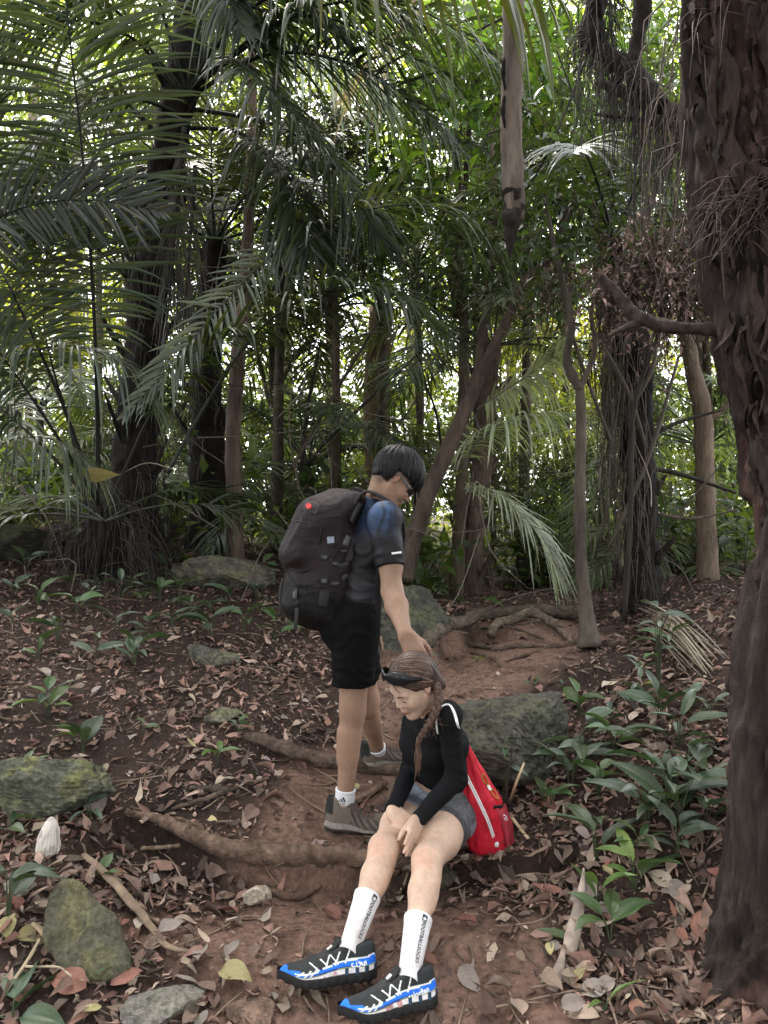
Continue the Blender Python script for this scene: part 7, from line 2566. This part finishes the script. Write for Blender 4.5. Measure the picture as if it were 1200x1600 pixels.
k = (j + 1) % s_
Q = np.stack([i + j, i + s_ + j, i + s_ + k, i + k], -1).reshape(-1, 4)
grv = np.sin(np.tile(th, n_) * 18 + 4 * np.repeat(np.linspace(0, 1, n_), s_))
part('cap', V, [Q], M_CORD, mu, C=(A(.60, .54, .49) * (1 - .35 * sstep(.1, .7, fbm(V * 38, 3, 8)))[:, None] + A(.06, .04, .03) * sstep(.75, 1., np.repeat(np.linspace(0, 1, n_), s_))[:, None]) * (1 - .34 * np.clip(-grv, 0, 1) * np.repeat(np.linspace(.2, 1, n_), s_))[:, None])

# ---------------------------------------------------------------- ground plants
def plant_leaf(L, W, droop, ribs, seed):
    """a ribbed blade, folded along its midrib, base at the origin, pointing +X"""
    n, m = 12, 11
    t = np.linspace(0, 1, n)
    v = np.linspace(-1, 1, m)
    w = W * .5 * np.sin(np.pi * np.clip(t, 0, 1) ** .75) ** .9
    r = np.random.default_rng(seed)
    T_, V_ = np.meshgrid(t, v, indexing='ij')
    x = T_ * L * (1 - .1 * droop * T_)
    y = V_ * w[:, None]
    z = L * droop * (.45 * T_ - .95 * T_ ** 2) + np.abs(V_) * w[:, None] * .38 + W * .02 * np.sin(V_ * ribs) * np.sin(np.pi * T_) + W * .05 * np.sin(T_ * 9 + seed) * V_ ** 2
    P_ = np.stack([x, y, z], -1).reshape(-1, 3)
    i = (np.arange(n - 1)[:, None] * m + np.arange(m - 1)[None]).ravel()
    return P_, np.stack([i, i + m, i + m + 1, i + 1], 1)
PLM = []
for q, (W, dr, rib) in enumerate([(.30, .35, 22), (.42, .5, 20), (.24, .6, 18), (.36, .8, 24), (.5, .3, 18), (.2, .3, 14)]):
    V, Q = plant_leaf(1.0, W, dr, rib, q)
    for cname, colr in (('dark', (.04, .062, .032)), ('mid', (.065, .105, .04)), ('grey', (.075, .10, .068)), ('bright', (.10, .15, .04)), ('yellow', (.20, .21, .04))):
        rib_ = 1 + .12 * np.sin(np.tile(np.linspace(-1, 1, 11), 12) * rib)
        me = mesh_data('leaf', V, [Q], True, np.clip(np.outer(rib_, A(*colr)), 0, 1))
        me.materials.append(M_PLANT)
        PLM.append((q, cname, me))
PLD = {(q, c): me for q, c, me in PLM}

def plant(px, py, n, L, seed, label, group, kinds=(0, 1, 2), tones=('dark', 'mid', 'grey'), h=.6, stem=None, elev=(.25, .95), toward=None, name='ground_plant'):
    rng = np.random.default_rng(seed)
    g = G(px, py)
    p = thing(name, label, 'plant', g, group)
    sm = MB()
    a0 = rng.random() * 6.28
    tall = stem or 0
    for q in range(n):
        a = a0 + q * 2.4 + rng.normal() * .25
        if toward is not None:
            a = toward + rng.normal() * .7
        el = elev[0] + (elev[1] - elev[0]) * rng.random()
        l = L * (.65 + .6 * rng.random())
        hp_ = h * L * (.25 + .75 * rng.random()) + tall * (.35 + .65 * (q + 1) / n)
        rr_ = L * .22 * rng.random()
        b = A(math.cos(a) * rr_, math.sin(a) * rr_, hp_)
        o = linked('leaf', PLD[(int(rng.choice(kinds)), str(rng.choice(tones)))], p, b, (rng.normal() * .3, -el * .8, a), (l, l * (.85 + .3 * rng.random()), l))
        V, Q, T = tube([A(0, 0, -.01) + A(b[0], b[1], 0) * .15, A(b[0] * .5, b[1] * .5, hp_ * .6), b], [.0032, .0026, .002], 6, 5)
        sm.add(V + g, Q, T, A(.05, .06, .03))
    if stem:
        V, Q, T = tube([A(0, 0, -.02), A(rng.normal() * .02, rng.normal() * .02, stem * .6), A(rng.normal() * .03, rng.normal() * .03, stem)], [.006, .005, .003], 10, 6)
        sm.add(V + g, Q, T, A(.045, .035, .028))
    sm.part('stems', M_STRAW, p)
    return p

GR = 'ribbed ground plants on the bank by the peeling trunk'
LR = 'low ribbed green plant growing on the bank by the peeling trunk'
right = [(880, 1085, 4, .11), (930, 1075, 5, .12), (905, 1120, 6, .13), (950, 1130, 5, .12), (990, 1110, 5, .12), (1040, 1085, 5, .12), (1080, 1110, 5, .12), (960, 1180, 6, .14), (915, 1200, 6, .15),
         (1010, 1175, 6, .14), (1060, 1165, 6, .14), (1100, 1180, 5, .14), (935, 1245, 6, .15), (985, 1230, 6, .15), (1040, 1225, 7, .15), (1090, 1240, 6, .15), (890, 1235, 4, .12), (960, 1290, 6, .15),
         (1010, 1285, 6, .16), (1060, 1290, 6, .15), (1105, 1290, 5, .13), (905, 1290, 4, .13), (1000, 1335, 5, .15), (1060, 1340, 5, .15), (930, 1345, 4, .14), (1090, 1050, 4, .12), (1000, 1060, 5, .11),
         (1050, 1020, 4, .12), (1110, 1120, 5, .12), (970, 1150, 5, .11), (1030, 1130, 5, .12), (1075, 1200, 5, .13), (860, 1270, 3, .10), (1105, 1350, 4, .13)]
for q, (x, y, n, L) in enumerate(right):
    if q % 4 == 1:
        continue
    L = L * (.65 + .75 * ((q * 37) % 11) / 10)
    tn = ('dark', 'grey', 'mid', 'grey', 'dark')[q % 5]
    lab = 'low %s plant of %s ribbed leaves on the bank by the peeling trunk' % ({'dark': 'dark green', 'grey': 'grey-green', 'mid': 'fresh green'}[tn], {3: 'three', 4: 'four', 5: 'five', 6: 'six', 7: 'seven'}[n])
    plant(x, y, n, L, 1000 + q, lab, lab.replace('low ', '').replace('plant', 'plants'), tones=(tn,), h=.8)
plant(990, 1390, 5, .17, 1101, 'bright pleated plant shining on the bank under the peeling trunk', None, (0, 2), ('bright', 'mid'), .7)
plant(935, 1420, 3, .15, 1102, 'upright narrow-leaved plant in dry litter by the peeling trunk', None, (2, 5), ('mid', 'bright'), .9, elev=(.7, 1.2))
plant(955, 1470, 4, .16, 1103, 'young palm seedling with split pleated leaves on the open soil', None, (1, 4), ('mid', 'bright'), .5)
plant(905, 1480, 1, .19, 1104, 'single long green blade lying over the soil', None, (5,), ('mid',), .3, elev=(.1, .2), toward=2.6)
plant(945, 1580, 2, .12, 1105, 'green sprout at the foot of the peeling trunk', None, (5,), ('bright',), .3)
plant(1000, 1088, 4, .12, 1106, 'plant with a yellowing leaf on the clay slope', None, (0,), ('yellow', 'mid', 'grey'), .8)
plant(900, 1215, 5, .20, 1107, 'large overlapping smooth leaves beside the dark boulder', None, (0, 2), ('grey', 'dark'), .8, elev=(.1, .5))
plant(1045, 1275, 6, .21, 1108, 'broad smooth leaves massed against the peeling trunk', None, (0, 1), ('grey', 'dark'), .8, elev=(.1, .6))
plant(790, 1268, 6, .10, 1110, 'slender seedling with whorled leaves in front of the dark boulder', None, (0,), ('grey', 'dark'), .3, stem=.30, elev=(.0, .3))
plant(850, 1265, 3, .12, 1111, 'seedling with pale broad leaves at the foot of the dark boulder', None, (1,), ('grey', 'mid'), .8)
plant(1030, 1090, 8, .13, 1112, 'sapling with a dark bare stem and a tuft of leaves', None, (1, 4), ('grey', 'mid'), .3, stem=.42, elev=(.0, .4))
GL = 'seedlings scattered over the leaf bank'
LL = 'small green seedling growing through dry leaves on the bank below the palms'
rl = np.random.default_rng(5)
left = [(40, 900), (110, 920), (150, 925), (205, 920), (260, 915), (225, 955), (120, 960), (180, 985), (280, 945), (330, 960), (60, 950), (20, 985), (300, 975), (360, 955), (400, 935), (420, 960), (380, 990), (90, 1000),
        (230, 1000), (270, 985), (430, 1000), (470, 990), (150, 1030), (60, 1030), (210, 1040), (330, 1000), (500, 975), (640, 925), (700, 940), (660, 900), (20, 930), (310, 920), (190, 940), (250, 940), (140, 945), (410, 905), (470, 925)]
for q, (x, y) in enumerate(left):
    n = int(rl.integers(3, 7))
    tn = ('dark', 'mid', 'grey')[int(rl.integers(0, 3))]
    lab = '%s seedling of %s leaves growing through litter on the bank below the palms' % ({'dark': 'dark green', 'grey': 'grey-green', 'mid': 'fresh green'}[tn], {3: 'three', 4: 'four', 5: 'five', 6: 'six'}[n])
    plant(x, y, n, .12 + .08 * rl.random(), 1200 + q, lab, lab.replace('seedling', 'seedlings'), tones=(tn,), h=.9)
plant(75, 1120, 8, .15, 1301, 'leafy plant with one striped pale leaf above the mossy rock', None, (0, 1), ('mid', 'grey', 'bright'), 1.0)
plant(130, 1180, 4, .16, 1302, 'broad ribbed leaves standing behind the mossy rock', None, (1, 4), ('mid', 'dark'), .7, elev=(.6, 1.2))
plant(115, 1165, 4, .12, 1303, 'small plant with a glossy fold of leaves beside the broad ribbed leaves', None, (0,), ('mid', 'bright'), .7)
plant(340, 1195, 3, .11, 1304, 'two-leaved seedling in dry leaves over the dark root', None, (1,), ('mid', 'bright'), .6)
plant(225, 1150, 2, .10, 1305, 'single upright seedling leaf on the open leaf bank', None, (1,), ('mid',), .8)
plant(375, 1145, 3, .09, 1306, 'seedling with round leaves at the dark root\'s end', None, (4,), ('mid', 'grey'), .7)
plant(140, 1290, 5, .10, 1307, 'seedling with spreading blue-green leaves beside the mushroom', None, (0,), ('grey',), .8, stem=.04, elev=(-.1, .3))
plant(15, 1310, 4, .14, 1308, 'long dark leaves reaching toward the mushroom', None, (2, 0), ('mid', 'dark'), .6, elev=(.0, .4))
plant(12, 1440, 4, .19, 1309, 'large heart-shaped leaves beside the pale rounded stone', None, (4,), ('dark',), .9, elev=(.0, .5))
plant(18, 1600, 4, .18, 1310, 'big dark leaves beside the yellow litter and straw', None, (4, 1), ('dark',), .5, elev=(.0, .4))
plant(195, 1512, 2, .09, 1311, 'small green blade growing at the edge of the lichen slab', None, (5, 2), ('mid',), .3)
plant(155, 1372, 3, .07, 1312, 'tiny green shoot beside the split palm stalk', None, (4,), ('mid',), .4)
plant(235, 1460, 1, .05, 1313, 'tiny blade of grass in the trail soil', None, (5,), ('mid',), .3, elev=(1.1, 1.3))
plant(35, 1215, 3, .12, 1314, 'low leaves at the far end of the mossy rock', None, (0,), ('mid',), .5)
plant(835, 1072, 3, .08, 1315, 'seedling on the clay slope under the thin sapling', None, (0,), ('mid',), .5)
plant(745, 1035, 3, .07, 1316, 'seedling in the hollow below the crooked root', None, (0,), ('bright',), .5)
plant(668, 1030, 3, .09, 1317, 'seedling hanging from the big curved bank root', None, (1,), ('mid', 'grey'), .5)
GB = 'leafy undergrowth along the foot of the palms'
for q in range(70):
    Y = 6.6 + 4 * rl.random()
    x = (rl.random() * 2 - 1) * Y * .56
    z = ground_z(x, Y)[0]
    px, py = 600 + x / Y * FPX, 800 - (z - CAM_Z) / Y * FPX
    rng = np.random.default_rng(1400 + q)
    tn = q % 3
    hgt = (.5, .8, 1.05)[q % 4 % 3]
    lab = '%s %s leafy bush at the foot of the palms' % (('knee-high', 'waist-high', 'tall')[q % 4 % 3], ('dark green', 'mid green', 'yellow-green')[tn])
    p = thing('undergrowth_plant', lab, 'plant', A(x, Y, z), lab.replace('bush', 'bushes'))
    mb = MB()
    n = 46
    dirs = nrm(rng.normal(size=(n, 3)) * A(1, 1, .5) + A(0, 0, .5))
    y_ = nrm(np.cross(A(0, 0, 1) + rng.normal(size=(n, 3)) * .3, dirs))
    Rm = np.stack([dirs, y_, np.cross(dirs, y_)], 2)
    pos = A(x, Y, z) + np.stack([rng.normal(size=n) * .18, rng.normal(size=n) * .18, rng.random(n) * hgt], 1)
    scatter(mb, LEAF3, pos, Rm, .14 + .14 * rng.random(n), A(*((.03, .05, .02), (.05, .085, .028), (.10, .14, .035))[tn]) * (.6 + .8 * rng.random((n, 1))))
    mb.part('leaves', M_LEAF, p)
    sm = MB()
    for w_ in range(5):
        V, Q, T = tube([A(x, Y, z - .02), A(x, Y, z) + rng.normal(size=3) * A(.1, .1, 0) + A(0, 0, hgt * .5), A(x, Y, z) + rng.normal(size=3) * A(.18, .18, .05) + A(0, 0, hgt)], [.006, .005, .002], 6, 5)
        sm.add(V, Q, T, A(.05, .045, .03))
    sm.part('stems', M_STRAW, p)

# ---------------------------------------------------------------- single fallen leaves
rl = np.random.default_rng(99)
DL = []
for q, (W, dr, rib) in enumerate([(.42, .25, 16), (.55, .15, 14), (.34, .5, 18), (.62, .3, 12), (.3, -.3, 10)]):
    V, Q = plant_leaf(1.0, W, dr, rib, q + 30)
    V = V + A(0, 0, 1) * (.05 * vnoise(V * 4, q)[:, None] + .12 * np.abs(V[:, 1:2]) * (1 if q % 2 else -1))
    for cname, colr in (('red', (.24, .11, .085)), ('tan', (.31, .235, .18)), ('brown', (.18, .12, .094)), ('grey', (.25, .205, .18)), ('dark', (.075, .05, .04)), ('yellow', (.33, .28, .14)), ('pale', (.44, .36, .29))):
        me = mesh_data('fallen_leaf', V, [Q], True, A(*colr))
        me.materials.append(M_DEADI)
        DL.append((q, cname, me))
DLD = {(q, c): me for q, c, me in DL}
LAB = {'red': 'rust red fallen leaf lying on the forest floor', 'tan': 'tan fallen leaf lying on the forest floor', 'brown': 'brown fallen leaf lying on the forest floor', 'grey': 'grey-brown fallen leaf lying on the forest floor',
       'dark': 'blackish fallen leaf lying on the forest floor', 'yellow': 'yellowed fallen leaf lying on the forest floor', 'pale': 'pale bleached fallen leaf lying on the forest floor'}
def fallen(px, py, L, q, c, seed):
    rng = np.random.default_rng(seed)
    g = G(px, py)
    up, z = gnormal(np.array([g[0]]), np.array([g[1]]))
    R = rot_from(up, np.array([rng.random() * 6.28]), .22, rng)[0]
    o = linked('fallen_leaf', DLD[(q, c)], None, (g[0], g[1], z[0] + .012 + .01 * rng.random()))
    o.rotation_euler = Matrix(R.tolist()).to_euler()
    o.scale = (L, L, L)
    sh = ('oval', 'broad', 'narrow', 'rounded', 'curled narrow')[q]
    return tag(o, sh + ' ' + LAB[c], 'fallen leaf', sh + ' ' + c + ' fallen leaves')
n = 0
while n < 260:
    px, py = rl.random() * 1200, 1050 + 550 * rl.random() ** .8
    if 430 < px < 830 and 1020 < py < 1590:
        if rl.random() < .75:
            continue
    if px > 1110:
        continue
    c = str(rl.choice(['red', 'tan', 'brown', 'brown', 'grey', 'dark', 'yellow', 'pale'], p=[.13, .19, .2, .14, .18, .07, .03, .06]))
    fallen(px, py, .04 + .065 * rl.random() ** 1.5, int(rl.integers(0, 5)), c, 3000 + n)
    n += 1
for q, (px, py, L, k_, c) in enumerate([(135, 1556, .13, 3, 'red'), (172, 1545, .10, 1, 'red'), (40, 1415, .12, 3, 'red'), (25, 1480, .11, 3, 'yellow'), (15, 1440, .10, 1, 'yellow'), (345, 1530, .12, 3, 'yellow'),
                                        (372, 1435, .10, 1, 'red'), (378, 1448, .07, 0, 'pale'), (160, 1275, .19, 1, 'grey'), (150, 1240, .2, 0, 'grey'), (265, 1215, .2, 1, 'brown'), (940, 1080, .10, 1, 'pale'), (990, 1330, .13, 3, 'tan'),
                                        (745, 1455, .10, 3, 'red'), (1050, 1400, .09, 3, 'pale'), (60, 1050, .12, 3, 'grey'), (560, 1240, .06, 1, 'yellow'), (860, 1180, .1, 1, 'pale')]):
    fallen(px, py, L, k_, c, 4000 + q)
